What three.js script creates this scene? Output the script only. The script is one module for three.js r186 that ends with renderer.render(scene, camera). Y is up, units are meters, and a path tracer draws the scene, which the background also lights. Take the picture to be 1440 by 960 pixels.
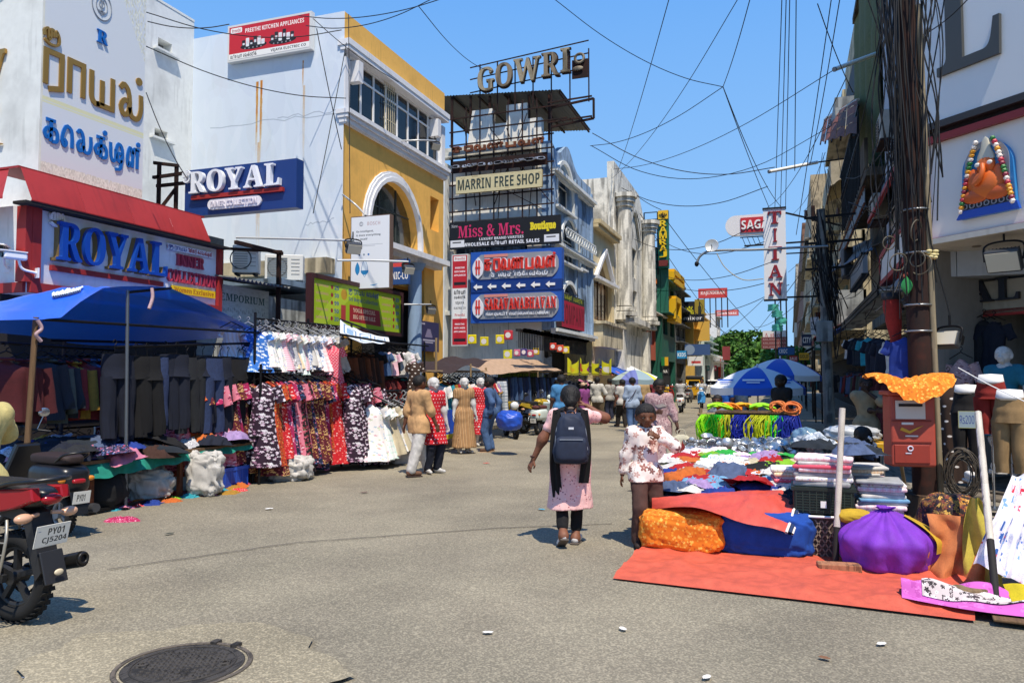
import*as THREE from 'three';
import{mergeGeometries}from 'three/addons/utils/BufferGeometryUtils.js';
import{RoundedBoxGeometry}from 'three/addons/geometries/RoundedBoxGeometry.js';
import{TextGeometry}from 'three/addons/geometries/TextGeometry.js';
import{FontLoader}from 'three/addons/loaders/FontLoader.js';
import{ImprovedNoise}from 'three/addons/math/ImprovedNoise.js';
const scene=new THREE.Scene();
const FPX=1085,CX=720,CY=480,YAW=19.8*Math.PI / 180,PITCH=Math.atan(52 / FPX);
const camera=new THREE.PerspectiveCamera(2*Math.atan(480 / FPX)*180 / Math.PI,1.5,0.05,2000);
camera.position.set(0,1.66,0);
camera.rotation.order='YXZ';camera.rotation.set(PITCH,YAW,0);camera.updateMatrixWorld();
const renderer=new THREE.WebGLRenderer({antialias:true});
renderer.toneMapping=THREE.LinearToneMapping;renderer.toneMappingExposure=1.2;
renderer.shadowMap.enabled=true;
{ 
const w=256,h=128,d=new Float32Array(w*h*4);
const zen=[0.06,0.235,0.68],mid=[0.105,0.33,0.78],hor=[0.33,0.56,0.82];
for(let y=0;y<h;y++)for(let x=0;x<w;x++){
const el=((y+.5) / h-.5)*180,o=(y*w+x)*4;
const t=Math.max(0,Math.min(1,el / 34)),q=Math.max(0,Math.min(1,(el-18) / 50));
for(let c=0;c<3;c++){
let v=hor[c]+(mid[c]-hor[c])*Math.pow(t,.8);v+=(zen[c]-v)*q*q*(3-2*q);
if(el<-3)v=[0.2,0.19,0.17][c];
d[o+c]=v;
}
d[o+3]=1;
}
const t=new THREE.DataTexture(d,w,h,THREE.RGBAFormat,THREE.FloatType);
t.mapping=THREE.EquirectangularReflectionMapping;t.magFilter=THREE.LinearFilter;t.needsUpdate=true;
scene.background=t;scene.environment=t;
}
const sun=new THREE.DirectionalLight(0xfff3e0,4.6);
sun.position.set(0.27*60,0.89*60,0.37*60);sun.target.position.set(-3,0,-16);
sun.position.add(sun.target.position);sun.castShadow=true;sun.shadow.radius=1;
sun.shadow.mapSize.set(4096,4096);
Object.assign(sun.shadow.camera,{left:-45,right:45,top:60,bottom:-60,near:1,far:200});
scene.add(sun,sun.target);
const V2=(x,y)=>new THREE.Vector2(x,y),V3=(x,y,z)=>new THREE.Vector3(x,y,z),PI=Math.PI;
const rng=(s)=>()=>{s=(s+0x6d2b79f5)|0;let t=Math.imul(s ^(s>>>15),1|s);t=(t+Math.imul(t ^(t>>>7),61|t))^ t;return((t ^(t>>>14))>>>0) / 4294967296;};
let rnd=rng(11);const rr=(a,b)=>a+(b-a)*rnd(),pick=(a)=>a[Math.floor(rnd()*a.length)% a.length];
const IN=new ImprovedNoise(),nz=(x,y,z=0)=>IN.noise(x,y,z);
const fbm=(x,y,z=0,o=4)=>{let s=0,a=.5;for(let i=0;i<o;i++){s+=a*nz(x,y,z);x=x*2.03+7.1;y=y*2.03+3.7;z=z*2.03+1.3;a*=.5;}return s;};
const lerp=(a,b,t)=>a+(b-a)*t,clamp=(v,a=0,b=1)=>Math.max(a,Math.min(b,v)),sm=(a,b,x)=>{const t=clamp((x-a) / (b-a));return t*t*(3-2*t);};
const dirOf=(px,py)=>V3((px-CX) / FPX,(CY-py) / FPX,-1).applyQuaternion(camera.quaternion);
const cut=(px,py,ax,v)=>{const d=dirOf(px,py),o=camera.position;return d.clone().multiplyScalar((v-o[ax]) / d[ax]).add(o);};
const atX=(px,py,x)=>cut(px,py,'x',x),atZ=(px,py,z)=>cut(px,py,'z',z),atY=(px,py,y=0)=>cut(px,py,'y',y);
const atD=(px,py,d)=>dirOf(px,py).multiplyScalar(d).add(camera.position);
const sX=(px,py,X)=>{const p=atX(px,py,X);return[-p.z,p.y];},sZ=(px,py,Z)=>{const p=atZ(px,py,Z);return[p.x,p.y];};
const used={};
const numbered=(n)=>{const k=used[n]=(used[n]??-1)+1;return k?n+'_'+String(k).padStart(3,'0'):n;};
function thing(name,label,category,pos=[0,0,0],rot=0,group){
const o=new THREE.Group();o.name=numbered(name);scene.add(o);
o.position.set(...(pos.isVector3?pos.toArray():pos));o.rotation.y=rot;o.userData={label,category};
if(group)o.userData.group=group;
return o;
}
const WORLD=new WeakSet(); 
const wthing=(name,label,category,pos,group)=>{const t=thing(name,label,category,pos,0,group);WORLD.add(t);return t;};
const rootOf=(o)=>{while(o.parent&&o.parent!==scene)o=o.parent;return o;};
function fixGeo(g){
for(const k of Object.keys(g.attributes))if(!['position','normal','uv','color'].includes(k))g.deleteAttribute(k);
const n=g.attributes.position.count;
if(!g.attributes.normal)g.computeVertexNormals();
if(!g.attributes.uv)g.setAttribute('uv',new THREE.BufferAttribute(new Float32Array(n*2),2));
if(!g.index)g.setIndex([...Array(n).keys()]);
g.morphAttributes={};g.clearGroups();return g;
}
function mg(list){
list=list.flat(9).filter(Boolean).map(fixGeo);if(list.length===1)return list[0];
if(list.some((g)=>g.attributes.color))for(const g of list)if(!g.attributes.color)g.setAttribute('color',new THREE.BufferAttribute(new Float32Array(g.attributes.position.count*3).fill(1),3));
return mergeGeometries(list);
}
function metreUV(g,k=1){ 
const p=g.attributes.position,n=g.attributes.normal,uv=g.attributes.uv;
for(let i=0;i<p.count;i++){
const ax=Math.abs(n.getX(i)),ay=Math.abs(n.getY(i)),az=Math.abs(n.getZ(i));
if(ay>ax&&ay>az)uv.setXY(i,p.getX(i)*k,p.getZ(i)*k);else if(ax>az)uv.setXY(i,p.getZ(i)*k,p.getY(i)*k);else uv.setXY(i,p.getX(i)*k,p.getY(i)*k);
}
return g;
}
function part(name,geos,mat,parent,o={}){
let g=geos.isBufferGeometry?fixGeo(geos):mg([geos]);
if(mat.userData.metre&&!o.uv){if(parent&&!WORLD.has(rootOf(parent)))g=g;metreUV(g,mat.userData.metre);}
if(parent&&WORLD.has(rootOf(parent))){const p=rootOf(parent).position;g.translate(-p.x,-p.y,-p.z);}
const m=new THREE.Mesh(g,mat);m.name=parent?name:numbered(name);m.castShadow=m.receiveShadow=true;
(parent??scene).add(m);if(o.label)m.userData.label=o.label;if(o.kind)m.userData.kind=o.kind;return m;
}
const struct=(name,geos,mat)=>{const m=part(name,geos,mat);m.userData.kind='structure';return m;};
function single(name,label,category,geos,mat,group,pos,rot=0){const m=part(name,geos,mat);m.userData={label,category};if(group)m.userData.group=group;if(pos)m.position.set(...(pos.isVector3?pos.toArray():pos));m.rotation.y=rot;return m;}
function dup(src,label,pos,rot,group){const r=src.clone();r.name=numbered(src.name.replace(/_\d{3}$/,''));r.userData={...src.userData};if(label)r.userData.label=label;if(group)r.userData.group=group;scene.add(r);if(pos)r.position.set(...(pos.isVector3?pos.toArray():pos));if(rot!==undefined)r.rotation.y=rot;return r;}
const ORD=['first','second','third','fourth','fifth','sixth','seventh','eighth','ninth','tenth','eleventh','twelfth','thirteenth','fourteenth','fifteenth','sixteenth','seventeenth','eighteenth','nineteenth','twentieth','twenty-first','twenty-second','twenty-third','twenty-fourth','twenty-fifth','twenty-sixth','twenty-seventh','twenty-eighth','twenty-ninth','thirtieth','thirty-first','thirty-second','thirty-third','thirty-fourth','thirty-fifth','thirty-sixth','thirty-seventh','thirty-eighth','thirty-ninth','fortieth'];
const box=(w,h,d,x=0,y=0,z=0)=>new THREE.BoxGeometry(w,h,d).translate(x,y,z);
const bb=(x0,y0,z0,x1,y1,z1)=>box(Math.abs(x1-x0),Math.abs(y1-y0),Math.abs(z1-z0),(x0+x1) / 2,(y0+y1) / 2,(z0+z1) / 2);
const rbox=(w,h,d,r=.02,x=0,y=0,z=0,s=2)=>new RoundedBoxGeometry(w,h,d,s,r).translate(x,y,z);
const cyl=(r0,r1,h,x=0,y=0,z=0,s=14)=>new THREE.CylinderGeometry(r1,r0,h,s).translate(x,y+h / 2,z);
const sph=(r,x=0,y=0,z=0,sx=1,sy=1,sz=1,s=14)=>new THREE.SphereGeometry(r,s,Math.ceil(s*.7)).scale(sx,sy,sz).translate(x,y,z);
const torus=(R,r,s=24,k=8)=>new THREE.TorusGeometry(R,r,k,s);
const lathe=(pts,s=20)=>new THREE.LatheGeometry(pts.map((p)=>V2(...p)),s);
function rod(a,b,r0,r1=r0,s=8){a=a.isVector3?a:V3(...a);b=b.isVector3?b:V3(...b);const d=b.clone().sub(a),L=d.length();return new THREE.CylinderGeometry(r1,r0,L,s).applyQuaternion(new THREE.Quaternion().setFromUnitVectors(V3(0,1,0),d.normalize())).translate((a.x+b.x) / 2,(a.y+b.y) / 2,(a.z+b.z) / 2);}
function bar(a,b,w,h=w){a=a.isVector3?a:V3(...a);b=b.isVector3?b:V3(...b);const d=b.clone().sub(a),L=d.length();const m=new THREE.Matrix4().lookAt(a,b,Math.abs(d.y)>.98*L?V3(1,0,0):V3(0,1,0));return new THREE.BoxGeometry(w,h,L).applyMatrix4(m).translate((a.x+b.x) / 2,(a.y+b.y) / 2,(a.z+b.z) / 2);}
const tube=(pts,r,n=0,s=6,closed=false)=>new THREE.TubeGeometry(new THREE.CatmullRomCurve3(pts.map((p)=>(p.isVector3?p:V3(...p))),closed),n||pts.length*6,r,s,closed);
const shp=(pts,holes=[])=>{const s=new THREE.Shape(pts.map((p)=>V2(...p)));for(const h of holes)s.holes.push(new THREE.Path(h.map((p)=>V2(...p))));return s;};
const ext=(pts,depth,bev=0,holes=[],seg=1)=>new THREE.ExtrudeGeometry(!Array.isArray(pts)?pts:shp(pts,holes),{depth,bevelEnabled:bev>0,bevelSize:bev,bevelThickness:bev,bevelOffset:-bev,bevelSegments:seg,curveSegments:10});
const rect=(x0,y0,x1,y1)=>[[x0,y0],[x1,y0],[x1,y1],[x0,y1]];
const archPts=(x0,y0,x1,y1,n=14)=>{const r=(x1-x0) / 2,c=(x0+x1) / 2,o=[[x0,y0],[x1,y0]];for(let i=0;i<=n;i++)o.push([c+r*Math.cos(PI*i / n),y1-r+r*Math.sin(PI*i / n)]);return o;};
const onX=(g,X)=>g.rotateY(PI / 2).translate(X,0,0); 
const onZ=(g,Z)=>g.translate(0,0,Z);
function grid(nu,nv,f,close=false){ 
const p=[],uv=[],id=[];
for(let j=0;j<=nv;j++)for(let i=0;i<=nu;i++){const q=f(i / nu,j / nv);p.push(q[0],q[1],q[2]);uv.push(q[3]??i / nu,q[4]??j / nv);}
for(let j=0;j<nv;j++)for(let i=0;i<nu;i++){const a=j*(nu+1)+i,b=a+1,c=a+nu+1,d=c+1;id.push(a,b,d,a,d,c);}
const g=new THREE.BufferGeometry();g.setAttribute('position',new THREE.Float32BufferAttribute(p,3));g.setAttribute('uv',new THREE.Float32BufferAttribute(uv,2));g.setIndex(id);g.computeVertexNormals();return g;
}
const polyAt=(pts,t)=>{const k=clamp(t)*(pts.length-1),i=Math.min(pts.length-2,Math.floor(k));return pts[i].clone().lerp(pts[i+1],k-i);};
function paint(g,f){const p=g.attributes.position,c=new Float32Array(p.count*3),v=V3();for(let i=0;i<p.count;i++){v.fromBufferAttribute(p,i);const q=f(v,i);c[i*3]=q[0];c[i*3+1]=q[1];c[i*3+2]=q[2];}g.setAttribute('color',new THREE.BufferAttribute(c,3));return g;}
function jit(g,a,f){const p=g.attributes.position,n=g.attributes.normal;for(let i=0;i<p.count;i++){const x=p.getX(i),y=p.getY(i),z=p.getZ(i),k=a*fbm(x*f,y*f,z*f,3)*2;p.setXYZ(i,x+n.getX(i)*k,y+n.getY(i)*k,z+n.getZ(i)*k);}g.computeVertexNormals();return g;}
function skin(f,mn,mx,h){
const nx=Math.ceil((mx[0]-mn[0]) / h)+1,ny=Math.ceil((mx[1]-mn[1]) / h)+1,nzz=Math.ceil((mx[2]-mn[2]) / h)+1;
const F=new Float32Array(nx*ny*nzz),id=new Int32Array(nx*ny*nzz).fill(-1),at=(i,j,k)=>(k*ny+j)*nx+i,pos=[],idx=[];
const st=4; 
for(let k=0;k<nzz;k+=st)for(let j=0;j<ny;j+=st)for(let i=0;i<nx;i+=st){
const v=f(mn[0]+(i+1.5)*h,mn[1]+(j+1.5)*h,mn[2]+(k+1.5)*h),far=Math.abs(v)>h*5.5;
for(let c=k;c<Math.min(nzz,k+st);c++)for(let b=j;b<Math.min(ny,j+st);b++)for(let a=i;a<Math.min(nx,i+st);a++)F[at(a,b,c)]=far?v:f(mn[0]+a*h,mn[1]+b*h,mn[2]+c*h);
}
for(let k=0;k<nzz-1;k++)for(let j=0;j<ny-1;j++)for(let i=0;i<nx-1;i++){
let m=0;const q=[];for(let c=0;c<8;c++){const v=F[at(i+(c&1),j+((c>>1)&1),k+(c>>2))];q.push(v);if(v<0)m|=1<<c;}
if(m===0||m===255)continue;
let x=0,y=0,z=0,n=0;
for(let a=0;a<8;a++)for(let s=0;s<3;s++){const b=a|(1<<s);if(b===a||(q[a]<0)===(q[b]<0))continue;const t=q[a] / (q[a]-q[b]);x+=(a&1)+(s===0?t:0);y+=((a>>1)&1)+(s===1?t:0);z+=(a>>2)+(s===2?t:0);n++;}
id[at(i,j,k)]=pos.length / 3;pos.push(mn[0]+(i+x / n)*h,mn[1]+(j+y / n)*h,mn[2]+(k+z / n)*h);
}
const quad=(a,b,c,d,flip)=>{if(a<0||b<0||c<0||d<0)return;if(flip)idx.push(a,c,b,a,d,c);else idx.push(a,b,c,a,c,d);};
for(let k=1;k<nzz-1;k++)for(let j=1;j<ny-1;j++)for(let i=1;i<nx-1;i++){
const v=F[at(i,j,k)]<0;
if(v!==F[at(i+1,j,k)]<0)quad(id[at(i,j-1,k-1)],id[at(i,j,k-1)],id[at(i,j,k)],id[at(i,j-1,k)],!v);
if(v!==F[at(i,j+1,k)]<0)quad(id[at(i-1,j,k-1)],id[at(i-1,j,k)],id[at(i,j,k)],id[at(i,j,k-1)],!v);
if(v!==F[at(i,j,k+1)]<0)quad(id[at(i-1,j-1,k)],id[at(i,j-1,k)],id[at(i,j,k)],id[at(i-1,j,k)],!v);
}
const g=new THREE.BufferGeometry();g.setAttribute('position',new THREE.Float32BufferAttribute(pos,3));g.setIndex(idx);g.computeVertexNormals();fixGeo(g);return metreUV(g);
}
const wrap=(t,k)=>{t.wrapS=t.wrapT=THREE.RepeatWrapping;t.magFilter=THREE.LinearFilter;t.anisotropy=8;if(k)t.repeat.set(k,k);t.needsUpdate=true;return t;};
function dtex(w,h,f,srgb=true){const d=new Uint8Array(w*h*4);for(let y=0;y<h;y++)for(let x=0;x<w;x++){const q=f(x / w,y / h,x,y),o=(y*w+x)*4;if(q.length){d[o]=q[0]*255;d[o+1]=q[1]*255;d[o+2]=q[2]*255;}else d[o]=d[o+1]=d[o+2]=q*255;d[o+3]=255;}const t=new THREE.DataTexture(d,w,h);if(srgb)t.colorSpace=THREE.SRGBColorSpace;return wrap(t);}
function ctex(w,h,draw){const c=document.createElement('canvas');c.width=w;c.height=h;const x=c.getContext('2d');draw(x,w,h);const t=new THREE.CanvasTexture(c);t.colorSpace=THREE.SRGBColorSpace;return wrap(t);}
const hsh=(x,y,s)=>{let t=(x*374761393+y*668265263+s*1274126177)|0;t=Math.imul(t ^(t>>>13),1274126177);return((t ^(t>>>16))>>>0) / 4294967296;};
const tn=(u,v,p,s=0)=>{const x=u*p,y=v*p,i=Math.floor(x),j=Math.floor(y),a=x-i,b=y-j,f=a*a*(3-2*a),g=b*b*(3-2*b),m=(k)=>((k % p)+p)% p;return lerp(lerp(hsh(m(i),m(j),s),hsh(m(i+1),m(j),s),f),lerp(hsh(m(i),m(j+1),s),hsh(m(i+1),m(j+1),s),f),g);};
const tf=(u,v,p,o=5,s=0)=>{let r=0,a=.5,n=0;for(let i=0;i<o;i++){r+=a*tn(u,v,p,s+i);n+=a;a*=.5;p*=2;}return r / n;};
const T={};
T.plaster=dtex(512,512,(u,v)=>clamp(1-.09*sm(.5,.8,tf(u,v,4,5,3))-.05*tf(u,v,40,3,9)-.05*sm(.55,.8,tn(u,v*.12+0,60,5))*sm(.4,.7,tf(u,v,5,3,8))));
T.grime=dtex(512,512,(u,v)=>{const a=sm(.46,.7,tf(u,v,5,6,21)),st=sm(.5,.75,tf(u*1,v*.1,30,2,4))*sm(.35,.65,tf(u,v,3,3,6));const k=clamp(1-.3*a-.3*st-.12*tf(u,v,60,2,2));return[k,k*.985,k*.95];});
T.rust=dtex(256,256,(u,v)=>{const a=tf(u,v,6,5,31),b=tf(u,v,30,3,33);return[lerp(.22,.62,a)*(.7+.5*b),lerp(.13,.34,a)*(.7+.5*b),lerp(.09,.2,a)*(.7+.5*b)];});
T.wood=dtex(256,256,(u,v)=>.62+.3*tf(u*1,v*.08,40,3,41)+.1*tf(u,v,6,3,44)-.05);
T.weaveB=dtex(64,64,(u,v,x,y)=>.5+.25*Math.sin(x*PI / 2)*Math.cos(y*PI / 2)+.2*(hsh(x,y,5)-.5),false);
T.cloth=dtex(256,256,(u,v)=>.86+.2*(tf(u,v,8,4,51)-.3)-.08*tn(u,v,128,52));
const asp=(u,v)=>{const g=tn(u,v,560,61),g2=tn(u,v,330,62),st=sm(.4,.75,g)+.5*sm(.5,.8,g2);return clamp(st,0,1.2);};
T.asphalt=dtex(2048,2048,(u,v)=>{const s=asp(u,v),c=tf(u,v,6,4,64),w=hsh(Math.floor(u*420),Math.floor(v*420),8);const k=.43+.12*s*(.6+.6*w)+.12*(c-.5);return[k,k*.95,k*.84];});
T.asphaltB=dtex(1024,1024,(u,v)=>clamp(asp(u,v)*.8),false);
const M=(c,rough=.8,o={})=>{const m=new THREE.MeshStandardMaterial({color:c,roughness:rough,side:THREE.DoubleSide,...o});if(o.metre)m.userData.metre=o.metre;return m;};
const Mm=(c,rough,map,metre,o={})=>{const{...p}=o;const m=new THREE.MeshStandardMaterial({color:c,roughness:rough,map,side:THREE.DoubleSide,...p});m.userData.metre=metre;return m;};
const mats={};const flat=(c,r=.75,o)=>(mats[c+'/'+r+JSON.stringify(o??'')]??=M(c,r,o));
const plaster=(c,o)=>Mm(c,.9,T.plaster,1 / 3,{bumpMap:T.plaster,bumpScale:.006,...o}),grimy=(c)=>Mm(c,.92,T.grime,1 / 4,{bumpMap:T.grime,bumpScale:.008});
const iron=flat(0x1a1a1c,.55,{metalness:.6}),blackIron=iron,steel=flat(0x9a9da0,.35,{metalness:.8}),rusty=Mm(0xffffff,.85,T.rust,.8,{metalness:.2}),darkRust=Mm(0x6a5a52,.85,T.rust,.8,{metalness:.2});
const wood=Mm(0x8a6a48,.85,T.wood,1.5),paleWood=Mm(0xc0a078,.8,T.wood,1.5),darkWood=Mm(0x4a3626,.85,T.wood,1.5),bamboo=Mm(0xb59a72,.75,T.wood,1.2);
const glassDark=new THREE.MeshPhysicalMaterial({color:0x10161c,roughness:.08,metalness:0,ior:1.35,side:THREE.DoubleSide});
const cable=flat(0x0c0c0e,.6),white=flat(0xf0efec,.5),plastic=(c)=>flat(c,.4);
const cloth=(c,o)=>Mm(c,.92,T.cloth,2,{bumpMap:T.weaveB,bumpScale:.0012,...o});
const fonts={};for(const[k,n]of[['sb','droid_serif_bold'],['nb','droid_sans_bold'],['nr','droid_sans_regular']])fonts[k]=await new FontLoader().loadAsync('fonts/droid/'+n+'.typeface.json');
function word(str,x0,y0,x1,y1,depth,font='sb',bev=.004){ 
const gs=[];let x=0;const adv=[];
for(const ch of str){if(ch===' '){x+=.35;continue;}const g=new TextGeometry(ch,{font:fonts[font],size:1,depth:1,curveSegments:5,bevelEnabled:false});g.computeBoundingBox();const b=g.boundingBox;g.translate(x-b.min.x,0,0);x+=b.max.x-b.min.x+.1;gs.push(g);}
x-=.1;let lo=9,hi=-9;for(const g of gs){g.computeBoundingBox();lo=Math.min(lo,g.boundingBox.min.y);hi=Math.max(hi,g.boundingBox.max.y);}
const kx=(x1-x0) / x,ky=(y1-y0) / (hi-lo);return gs.map((g)=>g.translate(0,-lo,0).scale(kx,ky,depth).translate(x0,y0,0));
}
function fit(c,str,x,y,w,h,font,color,stroke){ 
c.save();c.font=font.replace('$','100');const m=c.measureText(str),a=m.actualBoundingBoxAscent,d=m.actualBoundingBoxDescent,L=m.actualBoundingBoxLeft??0,R=m.actualBoundingBoxRight??m.width;
c.translate(x,y);c.scale(w / (L+R||1),h / (a+d||1));c.fillStyle=color;c.textBaseline='alphabetic';if(stroke){c.strokeStyle=stroke;c.lineWidth=12;c.lineJoin='round';c.strokeText(str,L,a);}c.fillText(str,L,a);c.restore();
}
const SB='bold $px serif',NB='bold $px sans-serif',NR='$px sans-serif',SR='$px serif';
const TG={
ra:[.7,[[0,0],[0,1],[.6,1],[.6,0],[.12,-.12]]],aa:[.68,[[0,0],[0,1],[.55,1],[.55,0]]],
ya:[1.05,['c',[0,1],[0,.5],[.03,.14],[.16,0],[.34,.02]],[[.2,0],[.92,0],[.92,1]],[[.46,0],[.46,.8]]],
la:[1.1,['c',[.36,.5],[.18,.48],[.04,.26],[.16,.02],[.36,.08],[.44,.4],[.36,.86],[.16,1],[0,.84]],['c',[.43,.3],[.56,.03],[.82,.02],[.97,.3],[.98,.85]]],
dot:[0,['o',-.45,1.3,.13]],ka:[.95,[[.08,1],[.72,1]],[[.42,1],[.42,0]],['c',[.42,.5],[.2,.62],[0,.38],[.16,.16],[.42,.36]],['c',[.42,.58],[.7,.62],[.86,.4],[.8,.08],[.5,.02]]],
e:[.85,['c',[.14,.34],[.3,.2],[.2,.02],[.03,.14],[.06,.6],[.3,.98],[.62,.86],[.7,.5],[.7,0]]],
sha:[1.15,['c',[0,.95],[.04,.3],[.2,.04],[.4,.16],[.42,.6]],['c',[.42,.62],[.62,.98],[.86,.9],[.98,.5],[.8,.1],[.56,.2],[.62,.5],[.9,.5]],['c',[.9,.2],[.8,-.25],[.4,-.35]]],
na:[1.12,['c',[.2,.3],[.1,.04],[0,.24],[.04,.7],[.2,1],[.4,.8],[.42,0]],['c',[.42,.7],[.55,1],[.74,1]],[[.62,1],[1,1]],[[.82,1],[.82,0]]],
nna:[1.5,['c',[.2,.3],[.1,.04],[0,.24],[.04,.7],[.2,1],[.4,.8],[.42,0]],['c',[.42,.7],[.58,1],[.76,.8],[.78,0]],['c',[.78,.7],[.92,1],[1.1,1]],[[1,1],[1.36,1]],[[1.18,1],[1.18,0]]],
cha:[.95,[[0,.66],[.8,.66]],[[.1,0],[.1,.98],[.6,.98]],[[.5,.66],[.5,.05],[.12,.05]]],va:[1.02,['c',[.22,.36],[.1,.04],[0,.24],[.04,.7],[.2,1],[.4,.84],[.44,.4],[.44,0]],[[.44,.02],[.9,.02],[.9,1]]],
pa:[.9,[[0,1],[0,0],[.74,0],[.74,1]]],ma:[1.05,[[0,1],[0,0],[.45,0]],['c',[.45,0],[.42,.7],[.62,1],[.86,.86],[.9,.4],[.7,0],[.45,0]]],ta:[.9,[[0,.98],[.6,.98]],[[.1,.98],[.1,0]],['c',[.1,.5],[.5,.66],[.78,.4],[.6,.02],[.3,.06]]],
i:[.5,['c',[0,.9],[.1,1.25],[.36,1.2],[.34,.6],[.3,0]]],shri:[1.3,['c',[.05,.3],[.02,.8],[.25,1],[.32,.5],[.4,.1],[.55,.6],[.5,1],[.7,1],[.72,.4]],['c',[0,0],[.5,-.3],[1.1,-.1],[1.15,.6],[.95,1],[.9,.5]]],
};
const TW={rayal:'ra aa ya la dot',collection:'ka e la ka dot sha na dot',sarava:'cha ra va nna pa va na dot',shri:'shri',inner:'i na dot na ra dot',vijaya:'va i cha ya aa',elec:'e la ka dot ta ra i ka dot',hotel:'sha ta dot ta la dot',veg:'cha i va cha i ta na va ka ma dot',shop:'ma la i ka i ka ta i'};
function strokes(key){let x=0;const out=[];for(const k of TW[key].split(' ')){const[w,...ss]=TG[k];for(const s of ss){if(s[0]==='o')out.push({o:[x+s[1],s[2],s[3]]});else{let p=s[0]==='c'?new THREE.CatmullRomCurve3(s.slice(1).map((q)=>V3(q[0],q[1],0))).getPoints(20).map((q)=>[q.x,q.y]):s;out.push({p:p.map((q)=>[q[0]+x,q[1]])});}}if(w)x+=w+.22;}return[out,x-.22];}
function tamil(c,key,x,y,w,h,color,lw=.16){const[ss,L]=strokes(key),kx=w / L,ky=h;c.save();c.strokeStyle=c.fillStyle=color;c.lineWidth=lw*h;c.lineJoin='miter';for(const s of ss){c.beginPath();if(s.o){c.ellipse(x+s.o[0]*kx,y+h-s.o[1]*ky,s.o[2]*ky,s.o[2]*ky,0,0,7);c.fill();}else{s.p.forEach((q,i)=>c[i?'lineTo':'moveTo'](x+q[0]*kx,y+h-q[1]*ky));c.stroke();}}c.restore();}
function tamil3(key,x0,y0,x1,y1,lw,depth){ 
const[ss,L]=strokes(key),kx=(x1-x0) / L,ky=y1-y0,gs=[];
for(const s of ss){
if(s.o){gs.push(new THREE.CylinderGeometry(s.o[2]*ky,s.o[2]*ky,depth,16).rotateX(PI / 2).translate(x0+s.o[0]*kx,y0+s.o[1]*ky,depth / 2));continue;}
const P=s.p.map((q)=>V2(x0+q[0]*kx,y0+q[1]*ky)),l=[],r=[];
P.forEach((p,i)=>{const a=P[Math.max(0,i-1)],b=P[Math.min(P.length-1,i+1)],d0=p.clone().sub(a),d1=b.clone().sub(p);if(d0.length()<1e-6)d0.copy(d1);if(d1.length()<1e-6)d1.copy(d0);d0.normalize();d1.normalize();const t=d0.clone().add(d1).normalize(),n=V2(-t.y,t.x),k=lw / 2 / Math.max(.5,n.dot(V2(-d0.y,d0.x)));l.push([p.x+n.x*k,p.y+n.y*k]);r.unshift([p.x-n.x*k,p.y-n.y*k]);});
const n=l.length,a=[...l,...r.slice().reverse()],pos=[],idx=[]; 
for(const z of[depth,0])for(const q of a)pos.push(q[0],q[1],z);
for(let i=0;i<n-1;i++){idx.push(i,n+i,i+1,i+1,n+i,n+i+1);for(const o of[0,n]){const A=o+i,B=o+i+1;idx.push(...(o?[A,A+2*n,B,B,A+2*n,B+2*n]:[A,B,A+2*n,B,B+2*n,A+2*n]));}}
for(const i of[0,n-1])idx.push(i,n+i,2*n+i,n+i,3*n+i,2*n+i);
const g=new THREE.BufferGeometry();g.setAttribute('position',new THREE.Float32BufferAttribute(pos,3));g.setIndex(idx);const gg=g.toNonIndexed();gg.computeVertexNormals();gs.push(gg);
}
return gs;
}
function board(axis,at,a,b,label,o){ 
const f=axis==='x'?sX:sZ,on=axis==='x'?onX:onZ,[x0,y1]=f(...a,at),[x1,y0]=f(...b,at),w=x1-x0,h=y1-y0,d=o.depth??.12;
const t=o.parent??wthing(o.name??'sign_board',label,o.cat??'sign',axis==='x'?[at,y0,-(x0+x1) / 2]:[(x0+x1) / 2,y0,at],o.group);
const panel=part(o.panel??'panel',on(box(w,h,d,(x0+x1) / 2,(y0+y1) / 2,-d / 2-.004),at),o.mat??flat(o.side??0xb8b8b4,.6),t);
const pw=Math.round(Math.min(o.px??512,1024*w / h)),tx=o.tex??(o.draw&&ctex(pw,Math.round(pw*h / w),o.draw));
if(tx)part(o.face??'print',on(new THREE.PlaneGeometry(w-(o.rim??0)*2,h-(o.rim??0)*2).translate((x0+x1) / 2,(y0+y1) / 2,0),at),M(0xffffff,o.rough??.55,{map:tx}),o.sub?panel:t);
if(o.frame){const k=o.frameW??.05,fr=(A,B,C,D)=>box(C-A,D-B,d+.04,(A+C) / 2,(B+D) / 2,-d / 2+.012);part('frame',[on(mg([fr(x0-k,y1,x1+k,y1+k),fr(x0-k,y0-k,x1+k,y0),fr(x0-k,y0,x0,y1),fr(x1,y0,x1+k,y1)]),at)],o.frame.isMaterial?o.frame:flat(o.frame,.6),t);}
return{t,x0,x1,y0,y1,w,h};
}
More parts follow.
